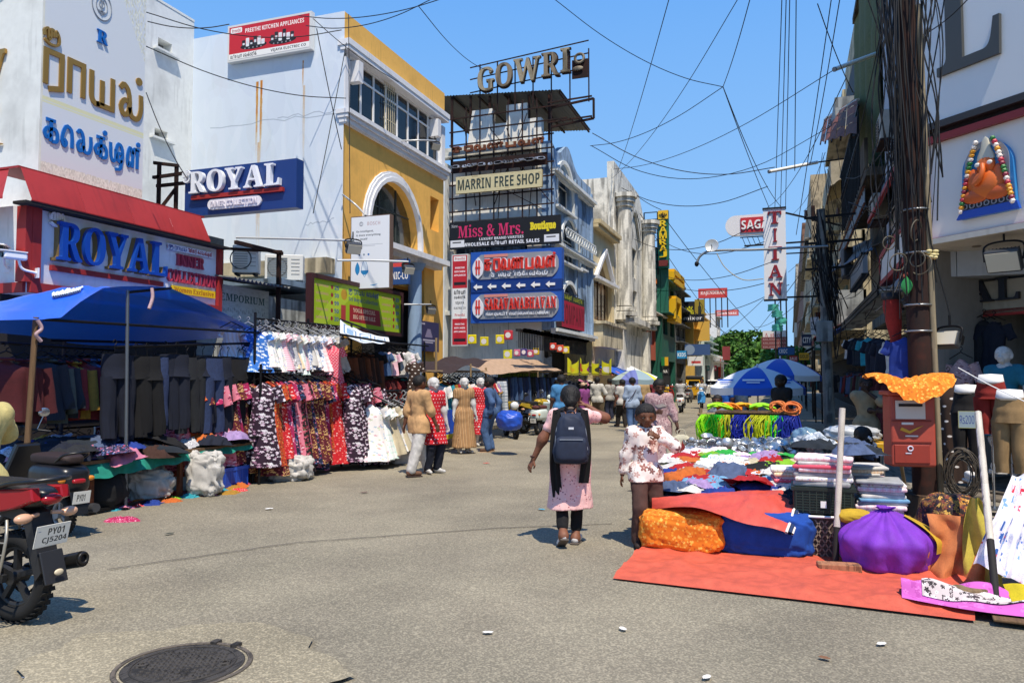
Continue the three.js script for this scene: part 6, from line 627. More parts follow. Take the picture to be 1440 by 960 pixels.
{ 
const q=[[862,813],[1150,846],[1372,873]].map(([x,y])=>atY(x,y,.02)),b=[V3(-1.35,.02,-7.95),V3(.2,.02,-8.1),V3(1.55,.02,-8.2)];
const m=single('ground_tarpaulin','orange-red tarpaulin sheet spread on the road in front of the bundles','tarpaulin',grid(90,50,(u,v)=>{const p=polyAt(q,u).lerp(polyAt(b,u),v);const w=.03+.03*fbm(u*7,v*2.5,1,4)+.02*Math.pow(Math.max(0,1-Math.abs(nz(u*5,v*4,9))*4),2)+.02*Math.max(0,1-Math.abs(u-.1-v*.12)*26)+.02*Math.max(0,1-Math.abs(v-.55-.2*nz(u*3,1,1))*14);return[p.x,Math.max(.021,p.y+w*sm(0,.1,v)),p.z,p.x*2,p.z*2];}),M(0xe8684c,.66,{map:T.cloth,bumpMap:T.cloth,bumpScale:.003}));
single('cardboard_sheet','flat brown board at the corner of the tarpaulin','board',rbox(.9,.02,.3,.008),Mm(0x8a6a48,.9,T.wood,2),null,[1.72,.045,-6.12],-.12);
}
function bundle(label,geo,mat,pos,rot){return single('cloth_bundle',label,'bundle',geo,mat,null,pos,rot);}
const metre=(g,m)=>metreUV(g,m.userData.metre??2);
{const g=pillow(.8,.37,.5,.42,4,.1,72);bundle('bright orange tie-dyed cloth bundle under the red tarpaulin flap',metre(g,PT['orange tie-dye']),PT['orange tie-dye'],[-.98,.03,-7.62],-.12);const bm=cloth(0x1650b0);bundle('deep blue cloth bundle beside the orange one',metre(pillow(.82,.4,.6,.42,9,.1,72),bm),bm,[-.24,.03,-7.72],.05);}
{ 
const t=wthing('tarpaulin_flap','red tarpaulin flap with white hem folded over orange and blue bundles','tarpaulin',[-.6,.4,-7.5]),P=(x,y,d)=>atD(x,y,d),bk=[P(917,708,7.6),P(985,696,7.7),P(1060,690,7.75),P(1100,689,7.6),P(1126,708,7.35)],fr=[P(917,713,7.5),P(975,716,7.08),P(1020,724,6.98),P(1062,738,6.9),P(1106,752,6.8)],m=M(0xe65a48,.55,{map:T.cloth,bumpMap:T.cloth,bumpScale:.003});
const f=(u,v)=>{const p=polyAt(bk,u).lerp(polyAt(fr,u),v);p.y+=.035*fbm(u*5+v*2,v*3,7,3)*2*Math.sin(v*PI*.9+.15)+.07*Math.sin(v*PI)*(1-u*.2)+.02*Math.sin(u*9-v*7)*v;return p;};part('sheet',grid(60,26,(u,v)=>[...f(u,v).toArray(),u*3,v]),m,t);const e=[];for(let i=0;i<=10;i++)e.push(f(1,i / 10));part('hem',tube(e,.014,30,5),M(0xe8e0d8,.7),t);part('hem',tube(e.map((p)=>p.clone().add(V3(.03,-.01,-.03))),.02,30,5),cloth(0x28406c),t);part('under_fold',tube(e.map((p)=>p.clone().add(V3(.05,-.02,-.06))),.014,30,5),M(0xe8e0d8,.7),t);
}
{ 
const t=wthing('low_platform','low wooden platform under the big heap of bright clothes','platform',[-.5,0,-9.3]);part('top',bb(-1.55,.36,-7.95,.35,.4,-12.6),wood,t);for(const z of[-8,-10.2,-12.5])for(const x of[-1.45,.25])part('leg',bb(x-.04,0,z-.04,x+.04,.36,z+.04),darkWood,t);part('skirt',bb(-1.5,.02,-8.0,.3,.36,-8.02),flat(0x2a2622),t);
rnd=rng(201);const place=(z0,z1,h)=>()=>{const z=rr(z0,z1),x=rr(-1.5,.2);return[x,.4+h*(1-Math.pow(Math.abs((x+.65) / 1.1),3))+rr(-.03,.05),z];};heap(44,['royal blue','dusty blue','sky blue','lilac','orange','red','navy blue','light grey','plain white','red','royal blue','khaki'],place(-7.95,-9.3,.12),0,'in the near part of the big heap','clothes in the near heap','garment',.85);heap(60,['plain white','cream','red','lime green','white with pastel sprigs','black','orange','pink','light grey','plain white','turquoise','white with blue flowers'],place(-9.2,-11,.14),0,'in the middle of the big heap','clothes in the middle heap','garment',.75);heap(26,['plain white','bright green','lilac','royal blue','cream','red','pale pink checked','lime green'],place(-10.6,-11.5,.18),0,'at the far end of the big heap','clothes in the far heap','garment',.7);heap(14,['black','grey checked','light grey','charcoal grey','dark slate','plain white'],()=>[rr(.15,.6),rr(.45,.6),rr(-8.6,-10.2)],0,'between the heap and the folded stacks','dark clothes beside the folded stacks','garment',.8);
}
{ 
rnd=rng(211);const bg=lathe([[0,0],[.05,.002],[.09,.03],[.115,.075],[.12,.08],[.11,.075],[.085,.034],[.045,.01],[0,.008]],18),m=M(0xc4c8cc,.36,{metalness:.7}),t0=wthing('goods_tray','low table of shiny metal bowls behind the clothes heap','table',[-.6,0,-12.2]);part('top',bb(-1.6,.5,-11.55,.4,.54,-13),wood,t0);for(const x of[-1.5,.3])for(const z of[-11.6,-12.9])part('leg',bb(x-.03,0,z-.03,x+.03,.5,z+.03),wood,t0);
for(let i=0;i<150;i++){const b=single('metal_bowl','small shiny metal bowl in the jumble between clothes heap and bright ropes','bowl',bg,m,'metal bowls in the jumble',[rr(-1.55,.35),.55+rr(0,.16),rr(-11.6,-12.9)],rnd()*6);b.rotation.x=rr(-2.2,2.2);b.rotation.z=rr(-1,1);b.scale.setScalar(rr(.45,.8));}
}
{ 
rnd=rng(221);const t=wthing('rope_stand','bamboo frame hung with bright nylon ropes under the blue and white umbrella','stand',[-.7,0,-13.6]);for(const x of[-1.45,-.1])part('post',rod([x,0,-13.6],[x,1.15,-13.6],.03),bamboo,t);part('rail',rod([-1.5,1.05,-13.6],[.1,1.05,-13.6],.03),bamboo,t);part('shelf',bb(-1.2,1.08,-13.5,.1,1.1,-14.2),wood,t);
const hk=[['a4f010',-1.36,'acid yellow-green'],['38e828',-1.2,'leaf green'],['c8c81c',-1.03,'mustard yellow'],['1a2ca8',-.84,'dark blue'],['1a2ca8',-.72,'second dark blue'],['d0d020',-.56,'dull yellow'],['c0cc18',-.42,'second dull yellow'],['40e030',-.26,'bright green'],['1c34a0',-.12,'right-hand blue'],['20309a',.02,'rightmost blue']];for(const[c,x,n]of hk){const g=[];for(let i=0;i<26;i++){const x0=x+rr(-.06,.06),z=-13.55+rr(-.05,.1),L=rr(.22,.64),w=rr(.03,.15);g.push(tube([[x0,1.05,z],[x0-w,1.0-L*.3,z+rr(0,.08)],[x0-w*.4,1.02-L,z+rr(0,.08)],[x0+w,1.0-L*.6,z+rr(0,.06)],[x0+w*.7,1.05,z]],.008,16,4));}single('rope_hank',n+' nylon rope hank hanging on the bamboo frame','rope',g,M('#'+c,.5),'rope hanks on the bamboo frame');}
for(const[c,x,z,n]of[['f08a1c',-1.0,-13.8,'orange'],['a8ec1c',-1.15,-13.75,'lime'],['e8b01c',-.75,-13.85,'amber'],['98e81c',-.45,-13.8,'second lime'],['e0803c',-.2,-13.75,'left salmon orange coil'],['e07a38',.03,-13.7,'right salmon orange coil']]){const k=n.includes('coil');single('rope_hank',n+' rope lying on top of the bamboo frame','rope',k?[...Array(9).keys()].map((i)=>torus(.08+rr(0,.04),.012,20,5).scale(1.2,rr(.6,1),1).rotateY(rr(-.5,.7)).rotateX(rr(-.5,.5)).translate(x+rr(-.03,.03),1.18+rr(-.03,.03),z+i*.03)):[...Array(12).keys()].map((i)=>tube([[x-.2,1.12+rr(0,.08),z+rr(-.1,.1)],[x-.05,1.18+rr(0,.06),z+rr(-.1,.1)],[x+.1,1.14+rr(0,.08),z+rr(-.1,.1)],[x+.22,1.12+rr(0,.04),z+rr(-.1,.1)]],.016,14,4)),M('#'+c,.55));}
single('plastic_bag','clear bluish plastic bag of goods right of the ropes','bag',pillow(.4,.4,.35,.75,6,.15),new THREE.MeshPhysicalMaterial({color:0x9ac0d8,roughness:.2,transmission:.5,side:THREE.DoubleSide}),null,[.2,.52,-12.2]);
const c=wthing('fruit_crate','yellow crate and plastic wrapped goods on a wire stand right of the ropes','crate',[.9,.5,-12.5]);part('crate',rbox(.75,.16,.4,.02,.95,.66,-12.4),plastic(0xc89a1c),c);part('wire_stand',[[.65,-12.25],[1.25,-12.25],[.65,-12.6],[1.25,-12.6]].map(([x,z])=>rod([x,0,z],[x,.58,z],.012)).concat([rod([.65,.3,-12.25],[1.25,.3,-12.25],.01),rod([.65,.57,-12.25],[1.25,.57,-12.25],.01)]),steel,c);part('wrapped_goods',pillow(.7,.22,.4,.7,8,.2).translate(.85,.74,-12.4),M(0xb8bcc0,.25),c);
}
function umbrella(label,c,r,h,cols,n,o={}){const t=thing('beach_umbrella',label,'umbrella',c);const rise=r*.42;for(let i=0;i<n;i++){const a0=i / n*2*PI-.33,a1=a0+2*PI / n;const g=grid(8,10,(u,v)=>{const a=lerp(a0,a1,u),R=r*v,sagk=1-.04*Math.sin(u*PI)*v;return[Math.cos(a)*R*sagk,h-rise*Math.pow(v,1.8)-.02*Math.sin(u*PI)*v,Math.sin(a)*R*sagk];});const p=part('panel',g,cols[i % cols.length],t);part('valance',grid(6,1,(u,v)=>{const a=lerp(a0,a1,u),q=r*(1-.04*Math.sin(u*PI));return[Math.cos(a)*q,h-rise-.02*Math.sin(u*PI)-v*.17,Math.sin(a)*q];}),cols[i % cols.length],p);if(o.text)part('print',[box(.5,.05,.004),box(.3,.03,.004,0,-.08,0)].map((g2)=>g2.rotateX(-.75).rotateY(PI / 2-(a0+a1) / 2).translate(Math.cos((a0+a1) / 2)*r*.8,h-rise*.655+.012,Math.sin((a0+a1) / 2)*r*.8)),i % 2?flat(0x2f66c8):white,p);part('rib',rod([0,h-.02,0],[Math.cos(a0)*r*.98,h-rise,Math.sin(a0)*r*.98],.007),steel,t);}part('pole',rod([0,0,0],[0,h+.05,0],.022),M(0xd8d8d4,.4),t);part('finial',sph(.03,0,h+.06,0),white,t);return t;}
{const b=M(0x1d57c4,.55,{}),w=M(0xe4e8ec,.6,{});const c=atD(1066,560,19);c.y=0;umbrella('large blue and white umbrella over the bright rope stand',c,1.16,1.93,[b,w],8,{text:1});const c2=atD(1098,545,25);c2.y=0;umbrella('second blue and white umbrella farther behind on the right',c2,1.3,2.3,[b,w],8);const c3=atX(893,560,-5.4);c3.y=0;umbrella('small faded umbrella with yellow, blue and grey panels on the left kerb',c3,.85,1.98,[M(0xe0d824,.6),M(0x8aa0a8,.6),M(0x6a74b0,.6),M(0xa8b8b0,.6)],8);}
{
const C=(n,l,x,y,z,w,h,d,m,mesh)=>{const t=wthing(n,l,'crate',[x,y,z]);part('body',rbox(w,h,d,.015,x,y+h / 2,z),m,t);const f=[];if(mesh)for(let i=-8;i<=8;i++)for(const s of[-1,1]){const a=[x+i*w / 9-s*h*.3,y+.02],b=[x+i*w / 9+s*h*.3,y+h-.02];if(Math.min(a[0],b[0])>x-w / 2&&Math.max(a[0],b[0])<x+w / 2)f.push(bar([a[0],a[1],z+d / 2+.008],[b[0],b[1],z+d / 2+.008],.012));}else for(let i=0;i<9;i++)f.push(box(w*.9,.008,.012,x,y+.04+i*h / 10,z+d / 2+.004)),f.push(box(.01,h*.85,.014,x-w*.45+i*w*.1125,y+h / 2,z+d / 2+.004));f.forEach((g)=>part('lattice_bar',g,mesh?flat(0x8a7a6c):flat(0x22302a),t));part('rim',box(w+.03,.03,d+.03,x,y+h-.01,z),m,t);if(!mesh)part('tag',box(.05,.06,.006,x,y+h*.4,z+d / 2+.018),white,t);};
C('milk_crate','lattice-sided brown crate standing on the tarpaulin behind the white pole',.25,.02,-7.85,.5,.38,.45,flat(0x3f3430,.6),1);C('plastic_crate','dark green crate full of folded clothes on top of the lattice crate',.27,.42,-7.85,.52,.24,.45,flat(0x1a2620,.5),0);part('bar',rod([-.2,.4,-7.6],[.75,.41,-7.6],.012),white);scene.children[scene.children.length-1].userData={label:'thin white rail across the crates behind the white pole',category:'rail'};
rnd=rng(231);const fold=(x,z,y0,n,w,d,where,grp)=>{let y=y0;for(let i=0;i<n;i++){const h=rr(.03,.05),pat=pick(['white with pastel sprigs','light grey','peach ruffled','plain white','plain white','pale pink checked','sky blue','coral with white dots','white with blue flowers']);const g=rbox(w*rr(.9,1.05),h,d*rr(.9,1.05),h*.42,0,0,0,2);const p=g.attributes.position;for(let k=0;k<p.count;k++)p.setY(k,p.getY(k)+.012*nz(p.getX(k)*7,p.getZ(k)*7,y*20));g.computeVertexNormals();single('folded_garment',`${pat} garment folded, ${ORD[i]} from bottom ${where}`,'garment',metreUV(g,3),PT[pat],grp,[x+rr(-.02,.02),y+h / 2,z+rr(-.02,.02)],rr(-.12,.12));y+=h*.92;}return y;};
fold(.28,-7.85,.67,7,.5,.42,'of the stack on the green crate','folded clothes on the green crate');fold(.78,-8.1,.25,13,.42,.4,'of the tall stack','folded clothes in the tall stack');fold(.62,-8.7,.5,8,.5,.45,'of the rear stack','folded clothes in the rear stack');fold(.05,-8.6,.5,7,.5,.45,'of the stack beside the heap','folded clothes beside the heap');const tb=wthing('low_table','low table under the folded stacks behind the purple sack','table',[.7,0,-8.4]);part('top',bb(.5,.2,-7.9,1.15,.24,-9),wood,tb);part('leg',bb(.55,0,-7.95,.6,.2,-8),wood,tb);part('leg',bb(1.05,0,-7.95,1.1,.2,-8),wood,tb);heap(5,['dusty blue','dusty blue','dark slate','grey checked'],()=>[rr(.2,.75),.98,rr(-8,-8.6)],0,'spread over the folded stacks','clothes over the folded stacks','garment',.75);
}
function poleStick(l,p,top,split){const t=wthing('marked_pole',l,'pole',[p.x,0,p.z]),q=p.clone().lerp(top,split);part('black_foot',rod(p,q,.027),flat(0x1c1816,.8),t);part('white_shaft',rod(q,top,.027),Mm(0xe4ddd4,.6,T.grime,1.2),t);return t;}
poleStick('white stall pole with black foot standing by the brick and purple sack',V3(.34,.0,-7.3),atD(1185,574,7.0),.26);poleStick('white stall pole with black foot in front of the floral sheet',V3(1.34,.0,-6.3),atD(1376,580,6.55),.33);
{const g=jit(rbox(.34,.085,.13,.012,0,0,0,4),.008,9);single('brick','rough pink-brown brick lying at the foot of the pole on the tarpaulin','brick',metreUV(g),Mm(0xb07a5c,.95,T.grime,2),null,[.36,.07,-7.1],.12);const g2=jit(rbox(.2,.12,.14,.02,0,0,0,4),.012,9);single('stone','brown stone at the foot of the pole by the pink cloth','stone',metreUV(g2),Mm(0x8a7458,.95,T.grime,2),null,[1.2,.1,-6.42],.4);}
{const m=cloth(0x8a38cc,{roughness:.75}),t=thing('cloth_sack','big purple cloth sack tied at the top with a yellow strip','sack',[.76,.03,-7.42],.3);part('sack',sackG(.4,.5,2),m,t);part('yellow_strip',grid(8,14,(u,v)=>{const a=lerp(.15,.62,u)+.15*v,vv=lerp(.3,.78,v),pr_=vv<.4?1:Math.cos((vv-.4) / .46*PI / 2*.94);return[Math.cos(-a+1.1)*.43*pr_,Math.pow(vv / .86,.95)*.5+.012,Math.sin(-a+1.1)*.43*pr_];}),cloth(0xd8b02c),t);part('yellow_strip',pillow(.3,.12,.2,.8,3,.1).translate(-.22,.36,-.12),cloth(0xd8b02c),t);
bundle('dark brown and ochre patterned bundle beside the purple sack',metre(pillow(.5,.62,.5,.6,12,.08,56),PT['dark brown and ochre blotched']),PT['dark brown and ochre blotched'],[1.32,.02,-7.7],.3);const om=cloth(0xe08850),g=grid(30,20,(u,v)=>[lerp(-.2,.2,u)*(1+.2*v)+.03*Math.sin(v*5),.5*(1-v)+.01,.1+.16*v+.05*Math.sin(u*14+v*3)*(0.3+v)+.05*nz(u*4,v*4,2)]);bundle('orange checked cloth hanging over the dark patterned bundle',g,om,[1.27,.02,-7.4],-.1);const ym=cloth(0xe8d85c);bundle('pale yellow cloth standing behind the floral sheet',grid(16,20,(u,v)=>[lerp(-.13,.13,u)*(1-.75*Math.pow(v,3))-.04*v,.68*v,.03*Math.sin(u*9+v*4)]),ym,[1.43,.02,-7.15],-.2);}
{ 
const m=PT['white with big red and blue flowers'],F=[[1424,668,6.1],[1500,655,6.0],[1368,792,5.85],[1500,845,5.6]].map((q)=>atD(...q));single('floral_sheet','white sheet with red and blue flowers draped at the right picture edge','sheet',grid(50,40,(u,v)=>{const p=F[0].clone().lerp(F[1],u).lerp(F[2].clone().lerp(F[3],u),v);p.z+=.022*Math.sin(u*34+v*2)*(.3+v)+.05*nz(u*3,v*3,4);p.y+=.05*nz(u*4,v*2,9);return[p.x,p.y,p.z,u*1.05,v*1.3];}),m);bundle('bundle of goods covered by the floral sheet',pillow(.9,.72,.5,.6,16,.06),m,[2.35,.02,-6.75],.2);single('yellow_cloth','bright yellow cloth trailing under the floral sheet','cloth',grid(30,8,(u,v)=>[u*.8,.1*(1-v)+.02+.02*Math.sin(u*14),v*.2+.04*Math.sin(u*9)]),cloth(0xe4cc1c),null,[1.42,.06,-6.5],.12);
const pk=PT['lilac pink cloth'],f=(u,v)=>[lerp(.02,1.35,u),.05+.09*Math.pow(Math.sin(v*PI),.6)*(1-.3*u)*(.8+.9*nz(u*5,v*4,7)+.4*Math.sin(v*11+u*9)),lerp(-.24,.34,v)*(.55+.45*Math.sin(Math.min(1,u*2.2)*PI / 2))];const t=thing('pink_cloth','lilac pink cloth with black and white border spread on the ground at right','cloth',[.74,.02,-6.5],-.1);part('cloth',metreUV(grid(50,24,(u,v)=>f(u,v)),2),pk,t);part('border',metreUV(grid(44,8,(u,v)=>{const q=f(.1+u*.9,.52+v*.3);q[1]+=.012;return q;}),2.5),PT['black and white border print'],t);}
{ 
const p=atY(1303,738,0),t=wthing('utility_pole','rusty utility pole wound with cables behind the red letter box','pole',p);part('pole',rod(p,[p.x-.12,9.5,p.z],.13,.09,14),Mm(0x6a5444,.85,T.rust,.7),t);part('conduit',rod([p.x+.16,0,p.z],[p.x+.05,6,p.z+.05],.035),Mm(0xb8a888,.8,T.wood,1),t);part('strap',[2.2,2.5,3.1,3.6].map((y)=>torus(.14,.012,20,5).rotateX(PI / 2).translate(p.x-.03,y,p.z)),steel,t);part('base_stone',jit(cyl(.3,.2,.35,p.x,0,p.z,14),.03,5),Mm(0x5a4636,.95,T.grime,1),t);
rnd=rng(241);const g=[];for(let i=0;i<60;i++){const a=rr(0,6.28),r=rr(.12,.32),y0=rr(2.3,4.4),y1=rr(6,9.4),tw=rr(-1,1);g.push(tube([0,.25,.5,.75,1].map((u)=>[p.x-.06+Math.cos(a+tw*u)*r*(1+.4*Math.sin(u*7+i))-.1*u,lerp(y0,y1,u),p.z+Math.sin(a+tw*u)*r*(1+.5*Math.cos(u*5+i))]),rr(.004,.0095),22,4));}part('cable_tangle',g,cable,t,{kind:'stuff'});const lo=[];for(let i=0;i<5;i++){const cx=p.x+rr(-.4,.1),cy=rr(2.6,3.8);lo.push(torus(rr(.07,.13),.008,18,4).rotateY(rr(-1,1)).rotateX(rr(-.4,.4)).translate(cx,cy,p.z+rr(.1,.3)));}part('cable_coil',lo,flat(0x5c5648,.7),t,{kind:'stuff'});
const b=thing('letter_box','faded red letter box on the pole with orange cloth tied over its top','letter box',p.clone().add(V3(-.2,.7,.36)),.18),red=Mm(0xb04836,.6,T.plaster,.8);part('body',rbox(.46,.78,.3,.03,0,.39,0),red,b);part('cap',rbox(.52,.05,.36,.02,0,.8,0),red,b);part('slot_panel',box(.3,.2,.02,-.03,.62,.156),flat(0xd8c4b4),b);part('slot',box(.24,.03,.02,-.03,.67,.166),flat(0x201412),b);part('door',rbox(.36,.2,.02,.008,-.02,.14,.152),Mm(0x9a3424,.6,T.plaster,.8),b);part('trim',[box(.4,.012,.012,-.02,.5,.155),box(.4,.012,.012,-.02,.27,.155)],flat(0x7a281c),b);part('emblem',ext([[-.12,.4],[-.02,.36],[.12,.45],[.02,.41],[-.02,.39],[-.1,.43]],.006).translate(-.02,0,.152),flat(0xe0a030),b);part('lettering',[box(.12,.025,.004,-.06,.47,.154),box(.13,.015,.004,-.02,.335,.154)],flat(0xe8d8cc),b);part('post_mark',[torus(.025,.008,12,5).translate(-.04,.2,.166),box(.06,.012,.004,-.06,.15,.166)],flat(0xd8d0e0),b);
const om=PT['orange tie-dye'],c=single('tied_cloth','orange printed cloth gathered and tied on top of the red letter box','cloth',metreUV(grid(60,20,(u,v)=>{const a=u*2*PI,r=.05+v*(.3+.05*Math.sin(a*2)),sx=Math.cos(a)*r*1.25,k=Math.sin(a*16)*.02*v;return[sx,.1+.06*Math.sin(v*PI)+.09*Math.abs(Math.cos(a))*v-.2*v*v*Math.pow(Math.max(0,Math.sin(a)),2)+k,Math.sin(a)*r*.8+k];}),2.2),om,null,p.clone().add(V3(-.2,1.5,.42)).toArray(),.18);
for(const[x0,x1,l,m]of[[1250,1277,'thin bamboo stick leaning in front of the red letter box',bamboo],[1318,1322,'pale bamboo stick standing right of the red letter box',bamboo]]){const a=atY(x1,705,.02),q=atD(x0,555,8.9);single('bamboo_stick',l,'stick',rod(a,q,.022),m);}
const w=p.clone().add(V3(.34,.62,.2)),wc=[];for(let i=0;i<26;i++)wc.push(torus(.14+rr(0,.08),.006,26,4).scale(.8,1.2,1).rotateY(rr(-.5,.5)).translate(w.x+rr(-.04,.04),w.y+rr(-.05,.05),w.z+rr(-.05,.05)));single('wire_coil','big loose coil of dark wire hanging beside the pole','wire coil',wc,flat(0x4a4238,.6));flood('flood_light','black finned floodlight hung on the near utility pole',atD(1334,478,8.8),-.7,.26,-.4);const rb=atD(1296,360,8.9);single('pole_ribbon','rust-red dried cloth strip tied to the utility pole','ribbon',tube([rb.clone().add(V3(.03,.75,0)),rb.clone().add(V3(.0,.3,.03)),rb,rb.clone().add(V3(-.1,-.18,.05)),rb.clone().add(V3(-.2,-.25,.05))],.035,24,5),cloth(0x9a4a38));single('dried_flower','dried cream flower hanging on the utility pole','flower',[...Array(12).keys()].map((i)=>sph(.035,.04*Math.cos(i*2.4),.04*Math.sin(i*1.7),.03*Math.sin(i*2.4),1,.6,1,7)),flat(0xd8c890),null,atD(1311,358,8.8).toArray());single('green_leaf','single green leaf stuck among the pole cables','leaf',grid(6,8,(u,v)=>[(u-.5)*.12*Math.sin(v*PI),v*.22,.02*Math.sin(u*PI)]),flat(0x2f8a44,.5),null,atD(1276,415,8.8).toArray());
}
{ 
const p=atY(1168,620,0),t=wthing('utility_pole','grey leaning utility pole with boxes and cables behind the umbrella stall','pole',p);part('pole',rod(p,[p.x-.12,6.2,p.z+.1],.15,.1,12),Mm(0x8a8c8c,.8,T.grime,.7),t);for(const y of[4.6,5.3,6])part('cross_arm',bar([p.x-.55,y,p.z],[p.x+.9,y+.05,p.z],.06),iron,t);rnd=rng(251);const g=[];for(let i=0;i<60;i++){const a=rr(0,6.28),r=rr(.12,.3),y0=rr(2,4),y1=rr(4.5,6.2);g.push(tube([0,.33,.66,1].map((u)=>[p.x+.1-.2*u+Math.cos(a+u)*r*(1+.5*Math.sin(u*6+i)),lerp(y0,y1,u),p.z+Math.sin(a+u)*r]),rr(.008,.016),16,4));}part('cable_tangle',g,cable,t,{kind:'stuff'});part('junction_box',rbox(.4,.55,.25,.02,p.x-.1,2.9,p.z+.25),wGrey,t);part('insulator',[-.5,-.2,.3,.8].map((x)=>cyl(.05,.04,.16,p.x+x,6.06,p.z,10)),flat(0x6d4630,.3),t);
}
{ 
rnd=rng(261);row('tee',['navy blue','plain white','navy blue','turquoise','sky blue','light grey','black','dark slate'],atX(1200,466,1.7),atX(1262,462,1.7),9,-.6,'under the shop box','tops under the white shop box',{sc:1.1});row('dress',['coral with white dots','black with red flowers','mauve dress print','maroon','dark slate'],atX(1234,520,1.9),atX(1252,520,1.8),4,-.5,'behind the red letter box','dresses behind the letter box',{sc:.9});garment('dress','brown with white dots',1,'dark dress with pale spots hung right of the near pole',null,atD(1335,545,10.2).add(V3(0,.1,0)),-.6,.95);const J=[[1372,450,'black'],[1384,450,'charcoal grey'],[1398,452,'navy blue'],[1352,505,'mauve dress print']];J.forEach(([x,y,c],i)=>garment('dress',c,i % 3,`${c} long garment hung in the corner shop, ${ORD[i]} from the left`,'garments in the corner shop',atD(x,y,12-i*.2),-.7,1.0));row('shirt',['maroon','rust brown','black','brick red','olive grey','dusty blue'],V3(1.9,1.95,-20),V3(1.8,1.95,-27),16,-.5,'beyond the far pole','clothes under the eaves on the right');row('tee',['black','maroon','charcoal grey','teal','chocolate brown'],V3(1.3,2.0,-28),V3(1.1,2.1,-44),22,-.4,'along the far right shops','clothes along the far right shops',{sc:1.1});
garment('tee','royal blue',0,'royal blue garment with white stripe hung on the near pole',null,atD(1273,474,9),-.2,.8);const lg=atD(1253,417,9.2);const t=thing('tights_display','red tights on a display leg form hung above the tee shirts','display leg',lg,-.3);part('tights',lathe([[0,.02],[.085,.0],[.1,-.12],[.085,-.32],[.062,-.5],[.07,-.6],[.045,-.78],[.03,-.84],[0,-.85]],18).rotateZ(.09),cloth(0xa82c22),t);part('black_cap',lathe([[0,.05],[.1,.04],[.105,-.03],[.08,-.05]],18),flat(0x1c1c22),t);
board('z',-9.6,[1348,578],[1373,602],'hand-lettered Rs200 price card in the corner shop',{depth:.02,px:128,draw:(c,w,h)=>{c.fillStyle='#8a9aa0';c.fillRect(0,0,w,h);c.strokeStyle='#a8a860';c.lineWidth=7;c.strokeRect(0,0,w,h);fit(c,'Rs200',10,h*.25,w-20,h*.5,NR,'#1c2c7a');}});single('white_string','white string stretched from the pole to the right over the mannequins','string',tube([atD(1348,517,8.8),atD(1390,540,8.4),atD(1445,566,8)],.006,20,4),white);
}
function field(P,k){ 
const Q=P.map(([a,b,ra,rb,kz=1])=>{const d=[b[0]-a[0],b[1]-a[1],b[2]-a[2]];return[a,d,d[0]*d[0]+d[1]*d[1]+d[2]*d[2]||1e-9,ra,rb??ra,kz];});
return(x,y,z)=>{let r=9;for(const[a,d,L,ra,rb,kz]of Q){const px=x-a[0],py=y-a[1],pz=z-a[2],t=Math.max(0,Math.min(1,(px*d[0]+py*d[1]+pz*d[2]) / L)),ex=px-d[0]*t,ey=py-d[1]*t,ez=(pz-d[2]*t) / kz,q=Math.sqrt(ex*ex+ey*ey+ez*ez)-(ra+(rb-ra)*t),h=Math.max(k-Math.abs(r-q),0) / k;r=Math.min(r,q)-h*h*k / 4;}return r;};
}
function bounds(P,m){const a=[9,9,9],b=[-9,-9,-9];for(const[p,q,r,s]of P)for(const v of[p,q])for(let i=0;i<3;i++){const R=Math.max(r,s??r)+m;a[i]=Math.min(a[i],v[i]-R);b[i]=Math.max(b[i],v[i]+R);}return[a,b];}
const vA=(v)=>[v.x,v.y,v.z],vv=(a)=>V3(...a);
function ik(A,C,l1,l2,pole){const a=vv(A),c=vv(C),d=c.clone().sub(a),L=Math.min(d.length(),(l1+l2)*.999);d.normalize();const x=(l1*l1-l2*l2+L*L) / (2*L),h=Math.sqrt(Math.max(0,l1*l1-x*x)),p=vv(pole);p.addScaledVector(d,-p.dot(d)).normalize();return[vA(a.clone().addScaledVector(d,x).addScaledVector(p,h)),vA(a.clone().addScaledVector(d,L))];}
function handP(w,dir,nrm,s,curl){ 
const D=vv(dir).normalize(),N=vv(nrm);N.addScaledVector(D,-N.dot(D)).normalize();const S=D.clone().cross(N),W=vv(w),at=(x,y,z)=>W.clone().addScaledVector(S,x*s).addScaledVector(D,y*s).addScaledVector(N,z*s),P=[];
for(const x of[-.026,-.009,.009,.026])P.push([vA(at(x*.6,.0,0)),vA(at(x,.085,0)),.013*s,.0115*s]);
[[-.029,.052],[-.01,.064],[.01,.068],[.029,.06]].forEach(([x,L])=>{let p=at(x,.088,0),a=curl*.5;for(let i=0;i<3;i++){const l=L*[.48,.32,.24][i],q=p.clone().addScaledVector(D,Math.cos(a)*l*s).addScaledVector(N,Math.sin(a)*l*s);P.push([vA(p),vA(q),.0095*s*(1-i*.08),.0085*s*(1-i*.1)]);p=q;a+=curl*.75;}});
const t0=at(.024,.02,.004),t1=at(.05,.05,.012+curl*.008),t2=at(.05-curl*.012,.082,.02+curl*.014);P.push([vA(t0),vA(t1),.0125*s,.0105*s],[vA(t1),vA(t2),.0105*s,.009*s]);return P;
}
const skinM=(c)=>Mm(c,.62,T.cloth,6),hairM=flat(0x0e0b0a,.72);
